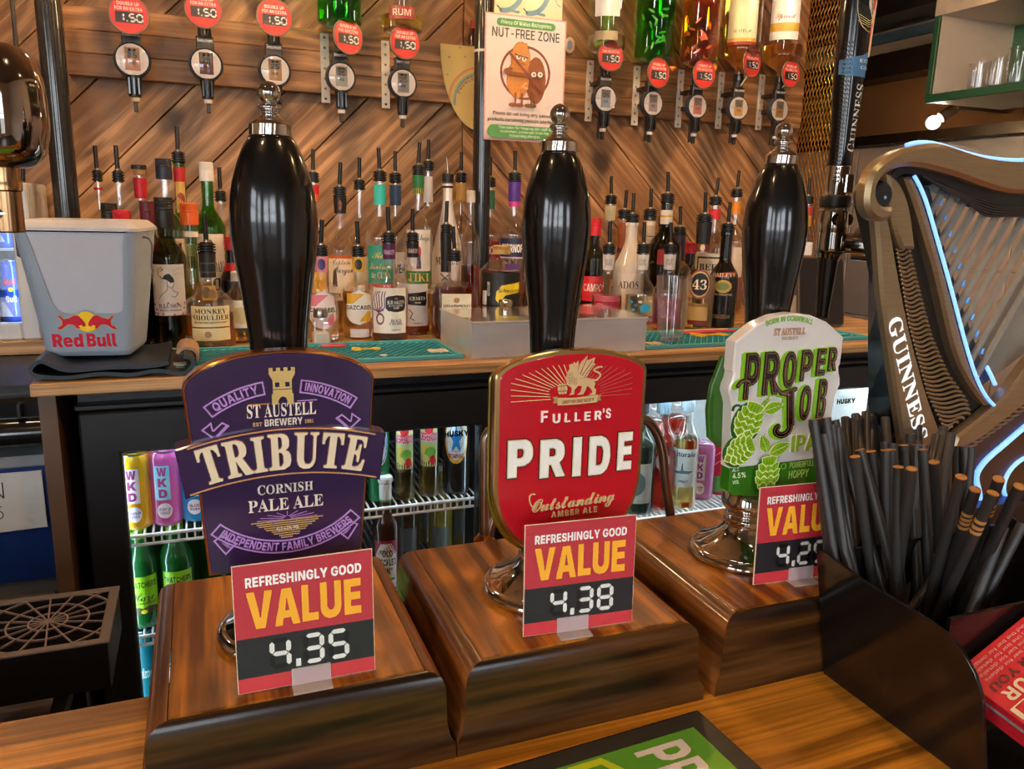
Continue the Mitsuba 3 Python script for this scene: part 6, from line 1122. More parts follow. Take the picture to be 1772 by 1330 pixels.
# ================================================================ front bar: mat, straw holder, straws, flyers
GM = thing('bar_runner', 'black-edged green bar runner lettered in white, in front of the middle pump', 'bar mat')
fu = lambda m: mv(rot(m, 3.4, [0, 0, 1]), .3790, .5045, BT + .0003)
MX, MY = -.62, -.30
put('rubber_base', fu(box(MX, 0, MY, 0, 0, .0035, .001)), 'satin', '#131210', GM, 25)
scene['rubber_grid'] = {'type': 'twosided', 'b': {'type': 'bumpmap', 'arbitrary': proc(lambda p, n, uv: smoothstep(.3, .5, dr.abs(p.x * 700 - dr.floor(p.x * 700) - .5)) * smoothstep(.3, .5, dr.abs(p.y * 700 - dr.floor(p.y * 700) - .5))), 'scale': 0.0006, 'nested': {'type': 'principled', 'base_color': rgb((.018, .016, .014)), 'roughness': 0.5}}}
put('rubber_border', fu(mv(ext(sbox(MX + .003, MY + .003, -.003, -.003).difference(sbox(MX + .019, MY + .019, -.019, -.019)), .0004), 0, 0, .0036)), 'rubber_grid', None, GM, False)
M4 = trimesh.transformations.rotation_matrix(math.radians(3.4), [0, 0, 1])[:3, :3]
matfn = lambda u, v, w: np.stack([u, v, w + .0036], -1) @ M4.T + [.3790, .5045, BT + .0003]
p = Print(matfn)
p.add(sbox(MX + .019, MY + .019, -.019, -.019), '#5d9a1e')
for pts, c in (([(-.30, -.019), (-.17, -.019), (-.23, -.28), (-.40, -.28)], '#6fa91f'), ([(-.17, -.019), (-.019, -.019), (-.019, -.05), (-.16, -.10)], '#4f8f2a'), ([(-.60, -.019), (-.42, -.019), (-.5, -.2), (-.60, -.2)], '#7fae1e')): p.add(Polygon(pts), c)
# the lettering runs towards the camera, tops of the letters to the right
g = text('PROPER JOB', h=.046, wt=800, align='l', w=.215); g = affinity.rotate(g, -90, origin=(0, 0)); g = affinity.translate(g, -.0835, -.0255)
p.add(g, '#e6ddd2')
hexa = Polygon([(math.cos(math.radians(60 * k)) * .030, math.sin(math.radians(60 * k)) * .030) for k in range(6)]); p.add(affinity.translate(outline(hexa, .007), -.125, -.048), '#b9c41e')
put('print', p, 'satin', None, GM, label='green print with white letters and a lime hexagon')

# straw and flyer holder: black acrylic
HX0, HX1, HYB, HYD, HYF = .5275, .735, .516, .402, .347
ST = thing('straw_holder', 'black acrylic holder with straws and red flyers at the right end of the bar', 'holder')
prof = [(.347, 0), (.516, 0), (.524, .1275), (.466, .120), (.402, .118), (.385, .1155), (.372, .108), (.361, .096), (.354, .080)]   # (Y, height) of the side
def side_panel(x):
    q = np.array(prof); sg = -1 if x < .6 else 1; m = slab(np.column_stack([q[:, 0], q[:, 1]]), .003, .0004); m.apply_transform(np.array([[0, 0, -1, x + .003], [1, 0, 0, 0], [0, 1, 0, BT + .0003], [0, 0, 0, 1.0]])); m.vertices[:, 0] += sg * .150 * (m.vertices[:, 2] - BT); return m
put('side_panel', side_panel(HX0), 'gloss', '#0c0b0a', ST, 25); put('side_panel', side_panel(HX1), 'gloss', '#0c0b0a', ST, 25)
put('back_panel', box(HX0 + .003, HX1, HYB - .003, HYB, BT + .0033, BT + .125), 'gloss', '#0c0b0a', ST, False)
put('divider', box(HX0 + .003, HX1, HYD - .003, HYD, BT + .0033, BT + .117), 'gloss', '#0f0c0a', ST, False)
put('bottom_panel', box(HX0 + .003, HX1, HYF, HYB - .003, BT + .0003, BT + .0033), 'gloss', '#0c0b0a', ST, False)
put('screw', lathe(closed([(.0016, 0), (.0012, .0006)]), 10).apply_transform(np.array([[0, 0, -1, HX0 - .0001], [0, 1, 0, .470], [1, 0, 0, BT + .075], [0, 0, 0, 1.0]])), 'metal', '#8a8680', ST, False)
SR = .0045
A_ = [(335,255,410,1000,17.0),(385,250,455,1030,17.0),(420,245,470,1050,17.0),(332,285,395,1030,17.0),(397,283,450,1060,17.0),(460,290,540,1100,17.0),(350,320,430,1060,17.0),(447,325,520,1090,17.0),(492,315,580,1100,17.0),(405,353,500,1100,17.0),(475,262,560,1100,17.0),
 (550,245,600,900,14.5),(590,258,640,900,14.5),(620,225,650,900,14.5),(660,240,690,900,14.5),(690,210,715,900,14.3),(735,222,760,900,14.3),(775,235,800,900,14.3),(665,246,700,900,14.6),(730,245,735,900,14.6),(820,245,840,900,14.6),(615,270,650,900,14.8),
 (818,407,830,1250,16.2),(875,422,880,1250,16.2),(950,392,930,1250,16),(1028,400,990,1250,16),(945,430,920,1250,16.4),(978,418,940,1250,16.2),(1030,428,980,1250,16.4),(1070,430,1000,1250,16.3),(990,357,960,1250,15.9),
 (650,462,850,1250,17.2),(725,472,870,1250,17.4),(825,466,845,1250,17.2),(860,460,900,1250,17.1),(617,508,800,1280,17.6),(910,578,890,1300,18.6),(1000,590,970,1330,18.8),(1075,460,1040,1250,17.2),(1152,545,1090,1250,18.4),
 (1335,645,1050,1330,19.2),(1590,660,1330,1330,19.4),(1430,730,1150,1330,19.8),(1550,755,1250,1330,20),(1730,710,1400,1330,19.8),
 (1040,300,1020,900,14.6),(1100,310,1060,900,14.6),(1170,365,1080,900,15.4),(1215,310,1140,900,14.8),(1203,345,1110,900,15.2),(1230,370,1130,900,15.4),(1268,350,1160,900,15.2),(1310,440,1290,900,15.4),(1358,442,1320,900,15.5),(1402,450,1360,900,15.6),
 (1480,900,1280,1330,18.0),(1620,980,1400,1330,18.5),(1750,960,1560,1330,18.0)]
srng = random.Random(11); taken = []
for n_, (x, y, x2, y2, w) in enumerate(A_):
    px, py, qx, qy = 1322 + x / 3.911, 660 + y / 3.911, 1322 + x2 / 3.911, 660 + y2 / 3.911
    r_ = ray(px, py); dcam = 2 * SR * F / w
    top = EYE + r_ * dcam
    tan_ = n_ >= 22 and n_ < 46; yb_ = .504 if tan_ else min(max(top[1] + .012, HYD + .012), HYB - .012)
    if n_ < 11: yb_ = .494
    yb_ += srng.uniform(-.012, .004); best = None
    for xx in np.linspace(HX0 + .009, HX1 - .008, 90):
        c = RM.T @ (np.array([xx, yb_, BT + .007]) - EYE); bxp, byp = PX + F * c[0] / c[2], PY + F * c[1] / c[2]
        e = abs((bxp - px) * (qy - py) - (byp - py) * (qx - px)) / math.hypot(qx - px, qy - py)
        if best is None or e < best[0]: best = (e, xx)
    b = np.array([best[1], yb_, BT + .0042 + SR * .6])
    # stays inside the leaning side panel up to its edge: a top that would cut through it moves along its own line of sight
    for _ in range(200):
        ok = True
        for hh_ in (.03, .07, .1, .118):
            tt = (BT + hh_ - b[2]) / (top[2] - b[2])
            if b[0] + (top[0] - b[0]) * tt < HX0 + .003 - .150 * hh_ + SR + .0002: ok = False
        if ok: break
        top = EYE + (top - EYE) * 1.004
    d = top - b; L_s = np.linalg.norm(d)
    for _ in range(60):      # and apart from the straws already standing
        hit = False
        for b2, t2 in taken:
            for u in np.linspace(0, 1, 12):
                c = b + (top - b) * u; v2 = t2 - b2; s2 = min(max((c - b2) @ v2 / (v2 @ v2), 0), 1); g = c - (b2 + v2 * s2)
                if np.linalg.norm(g) < 2 * SR + .0002: hit = True; break
            if hit: break
        if not hit: break
        if _ == 0: b0 = b.copy()
        rj = .002 + .0005 * _; b = np.array([min(max(b0[0] + srng.uniform(-rj, rj), HX0 + .009), HX1 - .008), min(max(b0[1] + srng.uniform(-rj, rj), HYD + .007), HYB - .0095), b[2]])
        if _ % 8 == 7: top = EYE + (top - EYE) * srng.uniform(.992, 1.012)
    taken.append((b, top)); d = top - b; L_s = np.linalg.norm(d)
    K = thing('straw', 'black paper straw with a tan cut end, standing in the black holder', 'straw', 'straws in the black holder')
    ax_ = (top - b) / L_s
    outer_ = tube([b, top], SR, 16, False); inner_ = tube([top, b + ax_ * .1], SR * .78, 16, False)
    put('tube', [outer_, inner_], 'satin', np.array([.022, .020, .019]) * srng.uniform(.8, 1.4), K, True)
    if n_ in (41, 42, 43):
        q_ = [.024, .029, .0335, .0385] if n_ == 42 else [.026, .032, .037]
        put('printed_mark', [tube([top - ax_ * z_, top - ax_ * (z_ + .0034)], SR * 1.012, 16, False) for z_ in q_], 'matte', '#a9753f', K, True)
    a1 = np.cross(ax_, [0, 0, 1.0]); a1 = a1 / np.linalg.norm(a1) if np.linalg.norm(a1) > .02 else np.array([1.0, 0, 0]); a2 = np.cross(ax_, a1)
    an = np.arange(16) * 2 * np.pi / 16; ro = top + SR * (np.cos(an)[:, None] * a1 + np.sin(an)[:, None] * a2); ri = top + SR * .80 * (np.cos(an)[:, None] * a1 + np.sin(an)[:, None] * a2) - ax_ * .0002
    ctr = top - ax_ * .0012
    V = np.vstack([ro + ax_ * .0001, ri, [ctr]]); j = np.arange(16); k = (j + 1) % 16
    f_ = np.vstack([np.stack([j, k, 16 + k], 1), np.stack([j, 16 + k, 16 + j], 1), np.stack([16 + j, 16 + k, np.full(16, 32)], 1)])
    put('cut_end', trimesh.Trimesh(V, f_, process=False), 'matte', '#a9753f', K, False)
# flyers
P1 = atY(1712, 1114, .3925); P2 = atY(1772, 1065, .3925); ua = (P2 - P1) / np.linalg.norm(P2 - P1)     # the far edge leans on the divider
rq = ray(1712 + 55, 1114 + 37); tq = ((P1 - EYE) @ ua) / (rq @ ua); ub = EYE + rq * tq - P1; ub /= np.linalg.norm(ub); un = np.cross(ub, ua)
if un @ (EYE - P1) < 0: un = -un
# u: reading direction (towards the far left), v: up of the print
s0 = (HX0 + .004 - P1[0]) / ua[0]
def fly_fn(off): return lambda u, v, w: (P1 + un * off) + np.multiply.outer(-u, ua) + np.multiply.outer(v, ub) + np.multiply.outer(w, un)
SA, SBn = s0 + .004, .105 + s0 + .004; HB2 = .140
for i in range(7):
    off = -.0045 * (i + 1) - .0002; K = thing('flyer', ('top red and cream WIN flyer in the stack' if i == 0 else 'red flyer with a grey edge under the top WIN flyer' if i == 2 else 'red flyer in the stack below the WIN one') + ' inside the black holder', 'flyer', None if i in (0, 2) else 'flyers in the holder')
    fn_ = fly_fn(off); hb2 = HB2 + .004 * i
    c8 = np.array([(u, v, w) for w in (0, .0040) for u, v in ((-SBn, 0), (-SA, 0), (-SA, .078 + .006 * i), (-SBn, .078 + .006 * i))], float)
    m = trimesh.convex.convex_hull(fn_(c8[:, 0], c8[:, 1], c8[:, 2])); put('sheet', m, 'satin', '#8a8a86' if i == 2 else '#c01f2c', K, False)
    if i == 0:
        p = Print(lambda u, v, w: fn_(u, v, w + .0040)); cu = -(SA + SBn) / 2
        p.add(sbox(-SBn + .0006, .0006, -SA - .0006, .0774), '#c2202c')
        for k in range(4): p.add(text('see behind the bar for details', h=.0026, wt=500, w=.085, x=cu, y=.004 + k * .0045), '#dca8a0')
        p.add(text('FREE FOR YOU', h=.0065, wt=800, w=.092, x=cu, y=.0225), '#5a1418'); p.add(text('FOR YOUR', h=.0100, wt=800, w=.088, x=cu, y=.0315), '#e6c9a0')
        p.add(sbox(-SBn + .002, .0440, -SA - .002, .0762), '#e6c9a0'); p.add(text('WIN', h=.0140, wt=900, w=.097, x=cu, y=.0450), '#c2202c'); p.add(text('WIN A', h=.0140, wt=900, w=.097, x=cu, y=.0610), '#c2202c')
        put('print', p, 'satin', None, K)
# ================================================================ chrome beer tap with its tall black handle
TPX, TPY = .651, .700
def z_at(py): return float(atY(1445, py, TPY)[2])
TP = thing('beer_tap', 'chrome beer tap with a tall black GUINNESS handle in front of the wire mesh', 'beer tap')
zb = z_at(437)
put('body', lathe(closed(smoothprof([(.0125, 0), (.0165, .002), (.0168, .012), (.0168, .022)], 10).tolist() + smoothprof([(.0158, .0222), (.0165, .030), (.0160, .040), (.0150, .047), (.0135, .048)], 20).tolist()), 40, TPX, TPY, zb), 'mirror', '#c4beb6', TP, 40)
for s in (-1, 1): put('dimple', rot(lathe(closed([(.0058, 0), (.0062, .0008), (.0048, .0012), (.002, .0006)]), 20), 90, [1, 0, 0]).apply_translation([TPX + s * .0085, TPY - .0132, zb + .036]), 'mirror', '#8f8a84', TP, 40)
put('collar_ring', lathe(closed([(.0150, 0), (.0160, .002), (.0160, .011), (.0150, .013)]), 36, TPX, TPY, zb + .0485), 'satin', '#101011', TP)
put('lever_base', lathe(closed([(.0115, 0), (.0118, .001), (.0122, .030), (.0120, .031)]), 36, TPX, TPY, zb + .0615), 'mirror', '#c8c2ba', TP, 40)
put('nameplate', box(TPX + .000, TPX + .0105, TPY - .0135, TPY - .010, zb + .064, zb + .084, .001), 'mirror', '#d8d4cc', TP, 30)
put('spout', lathe(closed([(.0055, -.072), (.0068, -.071), (.0115, -.004), (.0125, 0)]), 28, TPX - .001, TPY, zb), 'gloss', '#0b0b0c', TP)
put('neck', lathe(closed([(.0105, -.010), (.0145, 0)]), 28, TPX, TPY, zb), 'mirror', '#a8a29a', TP)
zh = zb + .0925; HH = 1.52 + .245 - zh
def hsec(t):       # half width and half depth of the handle by height
    return (.0112 + .0048 * smooth_(t, .05, .62) - .001 * smooth_(t, .8, 1), .0110 + .003 * smooth_(t, .05, .6))
def smooth_(t, a, b): s = min(max((t - a) / (b - a), 0), 1); return s * s * (3 - 2 * s)
rings = []
for t in np.linspace(0, 1, 40):
    hx, hy = hsec(t); a = np.arange(40) * 2 * np.pi / 40; e = .8
    rings.append(np.column_stack([TPX + hx * np.sign(np.cos(a)) * np.abs(np.cos(a)) ** e, TPY + hy * np.sign(np.sin(a)) * np.abs(np.sin(a)) ** e, np.full(40, zh + HH * t)]))
put('handle', loft(rings), 'gloss', '#060607', TP, 50)
def hz(py): return float(atY(1455, py, TPY - .014)[2])
def hfront(u, v, w):   # wraps the front of the handle; u right, v height above its foot
    t = np.clip(v / HH, 0, 1); hx = np.array([hsec(x)[0] for x in np.atleast_1d(t)]); hy = np.array([hsec(x)[1] for x in np.atleast_1d(t)])
    a = -np.pi / 2 + u / .0145; e = .8
    return np.stack([TPX + (hx + w) * np.sign(np.cos(a)) * np.abs(np.cos(a)) ** e, TPY + (hy + w) * np.sign(np.sin(a)) * np.abs(np.sin(a)) ** e, zh + v], -1)
p = Print(hfront, seg=.004)
v1 = hz(262) - zh; v2 = hz(140) - zh
g = text('UINNESS', h=.0092, kind='serif', w=(v2 - v1) * .84, align='l'); g2 = text('G', h=.0125, kind='serif', w=(v2 - v1) * .145, align='l')
g = unary_union([affinity.translate(g, (v2 - v1) * .155, .0016), g2]); g = affinity.rotate(g, 90, origin=(0, 0)); p.add(affinity.translate(g, .0105, v1), '#cfcfc8', .0006)
vb = hz(103) - zh; p.add(Polygon([(-.022, vb - .012), (-.012, vb - .014), (.022, vb - .015), (.022, vb + .015), (.012, vb + .013), (.000, vb + .006), (-.012, vb + .003), (-.022, vb + .002)]), '#3f6f98', .0003)
p.add(text('EXTRA', h=.0034, wt=600, w=.0165, x=.0075, y=vb - .0005), '#e0e4e8', .0009); p.add(text('COLD', h=.0034, wt=600, w=.0150, x=.0075, y=vb - .0070), '#e0e4e8', .0009)
for k in range(34): y = v1 - .030 + k * .0042; p.add(line([(-.018 + .0012 * j, y + .0009 * math.sin(j * 2.1)) for j in range(9)], .0011), '#2a2826', .0003)
ve = hz(42) - zh
p.add(outline(disc(.006, ve + .030, .0155, .034), .0011), '#b8a070', .0004)
for k in range(9): p.add(line([(-.006 + .0003 * k, ve + .006 + .002 * k), (.004, ve + .001 + .002 * k), (.016, ve + .005 + .0022 * k)], .0007), '#c8b88a' if k < 4 else '#3a3a3a', .0004)
p.add(Polygon([(-.002, ve + .060), (.002, ve + .020), (.008, ve + .010), (.014, ve + .018), (.015, ve + .060)]), '#c8bfa8', .0006)
for k in range(6): p.add(line([(.001 + k * .002, ve + .058), (.0065 + k * .0008, ve + .014)], .0006), '#5a5448', .0008)
put('emblem', p, 'satin', None, TP, label='silver lettering, blue EXTRA COLD band and harp emblem')
# shank from the harp's back to the tap
put('shank', cyl((TPX + .0448, .6475, zb + .008), (TPX + .010, TPY - .004, zb + .011), .0110, 32), 'mirror', '#c4beb6', TP, 40)
put('knurled_nut', tube([(TPX + .0300, .6665, zb + .0090), (TPX + .0180, .6835, zb + .0100)], .0175, 28), 'mirror', '#b8b2aa', TP, 40)
put('shank_ring', tube([(TPX + .0330, .6625, zb + .0088), (TPX + .0308, .6655, zb + .0089)], .0150, 28), 'mirror', '#c8b89a', TP, 40)

# ================================================================ the harp font
HY = .620
HP = thing('harp_font', 'bronze harp-shaped GUINNESS beer font with blue light lines and glowing strings', 'beer font')
def hq(x, y, d=-.020): a = atY(1480 + x / 2.463, 240 + y / 2.463, HY + d); return (float(a[0]), float(a[2]))
def HQ(L): return [hq(*a) for a in L]
def HQ3(L): return [hq(x, y, .032) for x, y in L]
def plate(name, pts, d0, d1, mat, col, b=.002, smooth=30, lab=None):
    """a plate of the harp between d0 and d1 in front of the plane Y = HY."""
    poly = Polygon(pts).buffer(0); poly = max(getattr(poly, 'geoms', [poly]), key=lambda g: g.area)
    return put(name, facing(mv(slab(resample(poly, .0035), d1 - d0, b), 0, 0, d0), 0, HY, 0), mat, col, HP, smooth, label=lab)
def cv(L, n=30): return [tuple(p_) for p_ in spline(HQ(L), n)]
scene['bronze'] = {'type': 'twosided', 'b': {'type': 'principled', 'base_color': proc(lambda p, n, uv: mix((.34, .25, .14), (.42, .31, .18), noise(p.x * 60, p.y * 60, p.z * 1100))), 'metallic': 0.85, 'roughness': 0.36}}
EXT = 860
top_o = cv([(15, 275), (22, 200), (50, 130), (100, 85), (160, 52), (230, 32), (320, 22), (400, 42), (500, 75), (600, 95), (719, 100), (EXT, 85)], 50)
low_i = cv([(EXT, 225), (719, 235), (640, 232), (560, 215), (480, 188), (400, 160), (330, 140), (250, 122), (180, 120), (115, 142), (75, 185), (64, 235), (78, 275), (110, 292), (138, 285)], 50)
neck = top_o + low_i + cv([(136, 320), (110, 345), (70, 350), (32, 325), (15, 278)], 16)
plate('neck_arm', neck, .016, .030, 'bronze', None, .004)
plate('neck_core', cv([(150, 260), (150, 190), (200, 110), (330, 60), (500, 100), (719, 125), (EXT, 115)], 30) + HQ([(EXT, 330), (719, 335)]) + cv([(719, 335), (600, 290), (500, 250), (400, 200), (300, 160), (230, 150), (180, 180), (165, 240)], 30), -.014, .016, 'satin', '#121110', .001)
for k in range(6): put('wave_rib', tube([(x_, HY - .0165, z_) for x_, z_ in cv([(300 + 20 * k, 158 + 14 * k), (380 + 16 * k, 196 + 11 * k), (470 + 10 * k, 232 + 12 * k), (560, 262 + 12 * k), (640, 285 + 9 * k), (719, 290 + 8 * k), (EXT, 285 + 8 * k)], 24)], .0013, 6), 'satin', '#2a2724', HP, True)
led = lambda name, L, d, r, n=30: put(name, tube([(x_, HY - d, z_) for x_, z_ in cv(L, n)], r, 10), 'matte', '#bcd8ff', HP, True, emit=LEDC)
LEDC = (0.045, 0.22, 1.05)
led('light_line', [(215, 28), (320, 17), (400, 38), (500, 68), (600, 86), (719, 90), (EXT, 76)], .020, .0021)
plate('neck_top', cv([(240, 26), (320, 14), (420, 20), (520, 38), (620, 70), (719, 88)], 24) + cv([(719, 94), (600, 88), (500, 68), (400, 38), (320, 18)], 20), .006, .016, 'satin', '#8a7a62', .001)
put('scroll_eye', facing(mv(lathe(closed([(.0128, 0), (.0132, .002), (.0120, .020), (.0105, .0215)]), 36), *hq(102, 240), .004), 0, HY, 0), 'gloss', '#101214', HP, 35)
put('scroll_ring', facing(mv(lathe([(.0128, 0), (.0160, .002), (.0155, .017), (.0130, .018), (.0126, .002)], 36), *hq(100, 238), .002), 0, HY, 0), 'satin', '#3a342c', HP, 35)
put('scroll_badge', facing(mv(lathe(closed([(.0016, 0), (.0013, .0006)]), 12), *hq(108, 250), .0256), 0, HY, 0), 'matte', '#7fa8d8', HP)
left = cv([(97, 345), (110, 500), (120, 640), (140, 800), (165, 980), (190, 1150), (215, 1330)], 26); right = cv([(400, 1330), (362, 1220), (320, 1100), (280, 960), (240, 800), (210, 650), (190, 540), (170, 420), (150, 330), (136, 295)], 26)
plate('column', left + right, .008, .018, 'bronze', None, .003)
plate('column_upper', cv([(136, 150), (150, 300), (175, 420), (196, 470)], 14) + cv([(256, 470), (245, 380), (225, 270), (190, 190), (160, 155)], 14), .008, .022, 'bronze', None, .003)
plate('column_groove', cv([(140, 285), (190, 520), (240, 800), (320, 1100), (410, 1330)], 24) + cv([(640, 1180), (540, 1080), (480, 980), (420, 760), (340, 500), (250, 160), (190, 145)], 24), -.024, .008, 'satin', '#1c1814', .001)
for k in range(42):
    t = k / 41; y = 470 + 770 * t; yy = np.array([470, 650, 850, 1010, 1120, 1180, 1240]); xl = np.interp(y, [470, 800, 1100, 1260], [198, 252, 332, 412]); xr = np.interp(y, yy, [258, 300, 352, 422, 500, 520, 440])
    if xr - xl < 15: continue
    m_ = (xr - xl); put('rib', tube([(x_, HY - .012, z_) for x_, z_ in cv([(xl, y - 2), (xl + m_ * .25, y + 7), (xl + m_ * .5, y + 5), (xl + m_ * .75, y - 7), (xr, y - 4)], 14)], .0019, 6), 'bronze', None, HP, True)
plate('inner_band', cv([(216, 168), (250, 260), (300, 420), (340, 560), (390, 780), (430, 930), (490, 1050), (560, 1140)], 30) + cv([(590, 1135), (535, 1070), (498, 980), (448, 810), (398, 620), (330, 380), (285, 240), (245, 158)], 30), .008, .020, 'bronze', None, .003)
led('light_line', [(247, 158), (288, 240), (332, 380), (400, 620), (450, 810), (500, 980), (537, 1068), (588, 1134)], .0210, .0020, 40)
strg = [(370, 330), (388, 395), (408, 465), (428, 535), (445, 605), (465, 675), (482, 748), (500, 820), (522, 890), (545, 960), (570, 1025)]
plate('string_board', HQ([(300, 200), (405, 205), (470, 480), (560, 780), (640, 1000), (664, 1045), (640, 1060), (600, 1100), (545, 1060), (500, 900), (430, 640), (360, 420)]), -.012, -.004, 'satin', '#3f4750', .001)
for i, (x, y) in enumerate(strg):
    ln = min(1.0, 1.0) ; yt = np.interp(x + 60, [300, 420, 520, 600, 719, 860], [175, 215, 265, 300, 340, 320]); s_ = 1.0
    # runs up at the strings' common slope until the neck
    for s_ in np.linspace(.3, 7, 200):
        X2, Y2 = x + 60 * s_, y - 106 * s_
        if Y2 < np.interp(X2, [300, 420, 520, 600, 719, 860], [180, 225, 268, 302, 335, 320]): break
        if X2 > EXT: break
    S_ = thing_part = put('string', cyl((*[hq(x, y)[0]], HY - .004, hq(x, y)[1]), (hq(X2, Y2)[0], HY - .004, hq(X2, Y2)[1]), .0038, 10), 'string_clear', None, HP, True, label='clear string with painted edge light')
    put('string_light', tube([(hq(x, y)[0] - .0006, HY - .0062, hq(x, y)[1]), (hq(x + 4, y - 7)[0], HY - .0062, hq(x + 4, y - 7)[1])], .0016, 8), 'matte', '#cfe4ff', HP, True)  # edge-lit highlight at the string's foot, painted in pale colour; emits nothing
scene['string_clear'] = {'type': 'blendbsdf', 'weight': 0.62, 'a': {'type': 'thindielectric', 'int_ior': 1.6}, 'b': principled(base_color=rgb((.26, .25, .21)), roughness=0.25, specular=0.8)}
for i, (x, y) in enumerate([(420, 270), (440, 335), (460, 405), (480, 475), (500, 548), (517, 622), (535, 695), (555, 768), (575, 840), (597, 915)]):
    a = hq(x - 4, y + 14); b = hq(x + 4, y - 14); put('light_dot', tube([(a[0], HY - .0035, a[1]), (b[0], HY - .0035, b[1])], .0023, 8), 'gloss', '#58b4ff', HP, True)  # blue glow of the dots put into their colour; they emit nothing
led('light_line', [(608, 980), (628, 1020), (645, 1058)], .0060, .0024, 8)
plate('acrylic_fin', HQ([(700, 760), (719, 700), (EXT, 560), (EXT, 900), (660, 1050), (630, 900)]), -.010, -.006, 'string_clear', None, .0005)
foot_t = cv([(EXT, 860), (760, 920), (690, 1010), (620, 1100), (520, 1190), (428, 1262)], 24)
plate('foot', foot_t + cv([(400, 1330), (480, 1300), (560, 1250), (650, 1180), (740, 1110), (EXT, 1020)], 24), .010, .024, 'bronze', None, .003)
plate('base', HQ([(405, 1310), (480, 1300), (560, 1255), (650, 1185), (740, 1115), (EXT, 1030), (EXT, 1700), (300, 1700), (360, 1420)]), -.020, .010, 'satin', '#4a2f14', .002)
for k in range(12):
    x = 480 + 26 * k; y = 1310 - 18.5 * k; put('foot_rib', tube([(x_, HY - .0110, z_) for x_, z_ in cv([(x - 6, y - 8), (x + 14, y + 6), (x + 40, y + 8), (x + 64, y - 2)], 8)], .0022, 6), 'bronze', None, HP, True)
led('light_line', [(EXT, 1160), (719, 1262), (640, 1330), (575, 1390), (545, 1440), (552, 1500), (552, 1560)], .0115, .0034, 30)
led('light_line', [(EXT, 1330), (740, 1375), (690, 1420), (665, 1470), (668, 1530)], .0115, .0026, 20)
plate('housing', HQ3([(150, 260), (170, 150), (330, 70), (EXT, 130), (EXT, 300), (719, 320), (500, 230), (300, 170), (200, 170), (240, 420), (330, 760), (440, 1100), (560, 1250), (EXT, 1100), (EXT, 1760), (215, 1760), (190, 1400), (165, 1100), (140, 860), (112, 600), (120, 380)]), -.034, -.0235, 'gloss', '#0b0b0c', .001)
sidep = [hq(60, 345, .03), hq(56, 600, .03), hq(54, 860, .03), hq(56, 1100, .03), hq(66, 1400, .03), hq(80, 1760, .03)]; sidef = [hq(108, 345, -.009), hq(124, 600, -.009), hq(152, 860, -.009), hq(174, 1100, -.009), hq(202, 1400, -.009), hq(224, 1760, -.009)]
V = []
for (xb, zb2_), (xf, zf_) in zip(sidep, sidef): V += [(xf, HY - .009, zf_), (xb, HY + .030, zb2_), (xb + .030, HY + .030, zb2_), (xf + .010, HY - .009, zf_)]
V = np.array(V)
f_ = []
for j in range(5):
    for a in range(4): b = (a + 1) % 4; f_ += [(j * 4 + a, j * 4 + b, j * 4 + 4 + b), (j * 4 + a, j * 4 + 4 + b, j * 4 + 4 + a)]
f_ += [(0, 1, 2), (0, 2, 3), (20, 22, 21), (20, 23, 22)]
m = trimesh.Trimesh(V, np.array(f_), process=False); m.fix_normals(); put('side_panel', m, 'gloss', '#0b0b0c', HP, False)
bx0 = hq(215, 1700)[0]; put('pedestal', box(bx0 + .004, bx0 + .20, HY - .035, HY + .040, BT + .0003, hq(215, 1600)[1], .004), 'satin', '#17130f', HP, 25)
# GUINNESS down the column: tops of the letters to the right
a0, a1 = np.array(hq(170, 775)), np.array(hq(297, 1330)); dd = a1 - a0; L_ = np.linalg.norm(dd); ang = math.degrees(math.atan2(dd[1], dd[0]))
p = Print(frame_fn(0, HY, 0)); g = affinity.rotate(text('GUINNESS', h=.0175, kind='serif', w=L_ * .95, align='l'), ang, origin=(0, 0)); g = affinity.translate(g, a0[0] - .0085, a0[1])
p.add(g, '#dfe8f4', .0181, .0006); put('lettering', p, 'matte', None, HP, label='white lit lettering', emit=(.30, .38, .47))
# ================================================================ left edge
# mini fridge on the side counter
MF = thing('mini_fridge', 'small white-framed drinks fridge glowing blue at the left edge', 'fridge')
fx1 = float(atY(63, 500, 1.985)[0]); fz0, fz1 = CT + .0003, CT + .335; fx0 = fx1 - .46
put('body', [box(fx0, fx1, 2.20, 2.235, fz0, fz1, .003), box(fx0, fx0 + .03, 2.02, 2.2, fz0, fz1), box(fx1 - .03, fx1, 2.02, 2.2, fz0, fz1), box(fx0 + .03, fx1 - .03, 2.02, 2.2, fz1 - .03, fz1), box(fx0 + .03, fx1 - .03, 2.02, 2.2, fz0, fz0 + .03)], 'satin', '#c2c8cc', MF, False)
d = put('door_frame', [box(fx0, fx0 + .035, 1.985, 2.018, fz0, fz1, .003), box(fx1 - .035, fx1, 1.985, 2.018, fz0, fz1, .003), box(fx0 + .035, fx1 - .035, 1.985, 2.018, fz1 - .04, fz1, .003), box(fx0 + .035, fx1 - .035, 1.985, 2.018, fz0, fz0 + .036, .003)], 'satin', '#b9c0c4', MF, 25)
put('pane', box(fx0 + .033, fx1 - .033, 1.998, 2.000, fz0 + .034, fz1 - .038), 'clear_plastic', None, d, False)
put('shelf', box(fx0 + .031, fx1 - .031, 2.022, 2.195, fz0 + .190, fz0 + .195), 'satin', '#cfe0ea', MF, False)
put('light_strip', box(fx1 - .036, fx1 - .0315, 2.022, 2.03, fz0 + .04, fz1 - .05), 'matte', '#ffffff', MF, False, emit=(4.5, 9, 16))
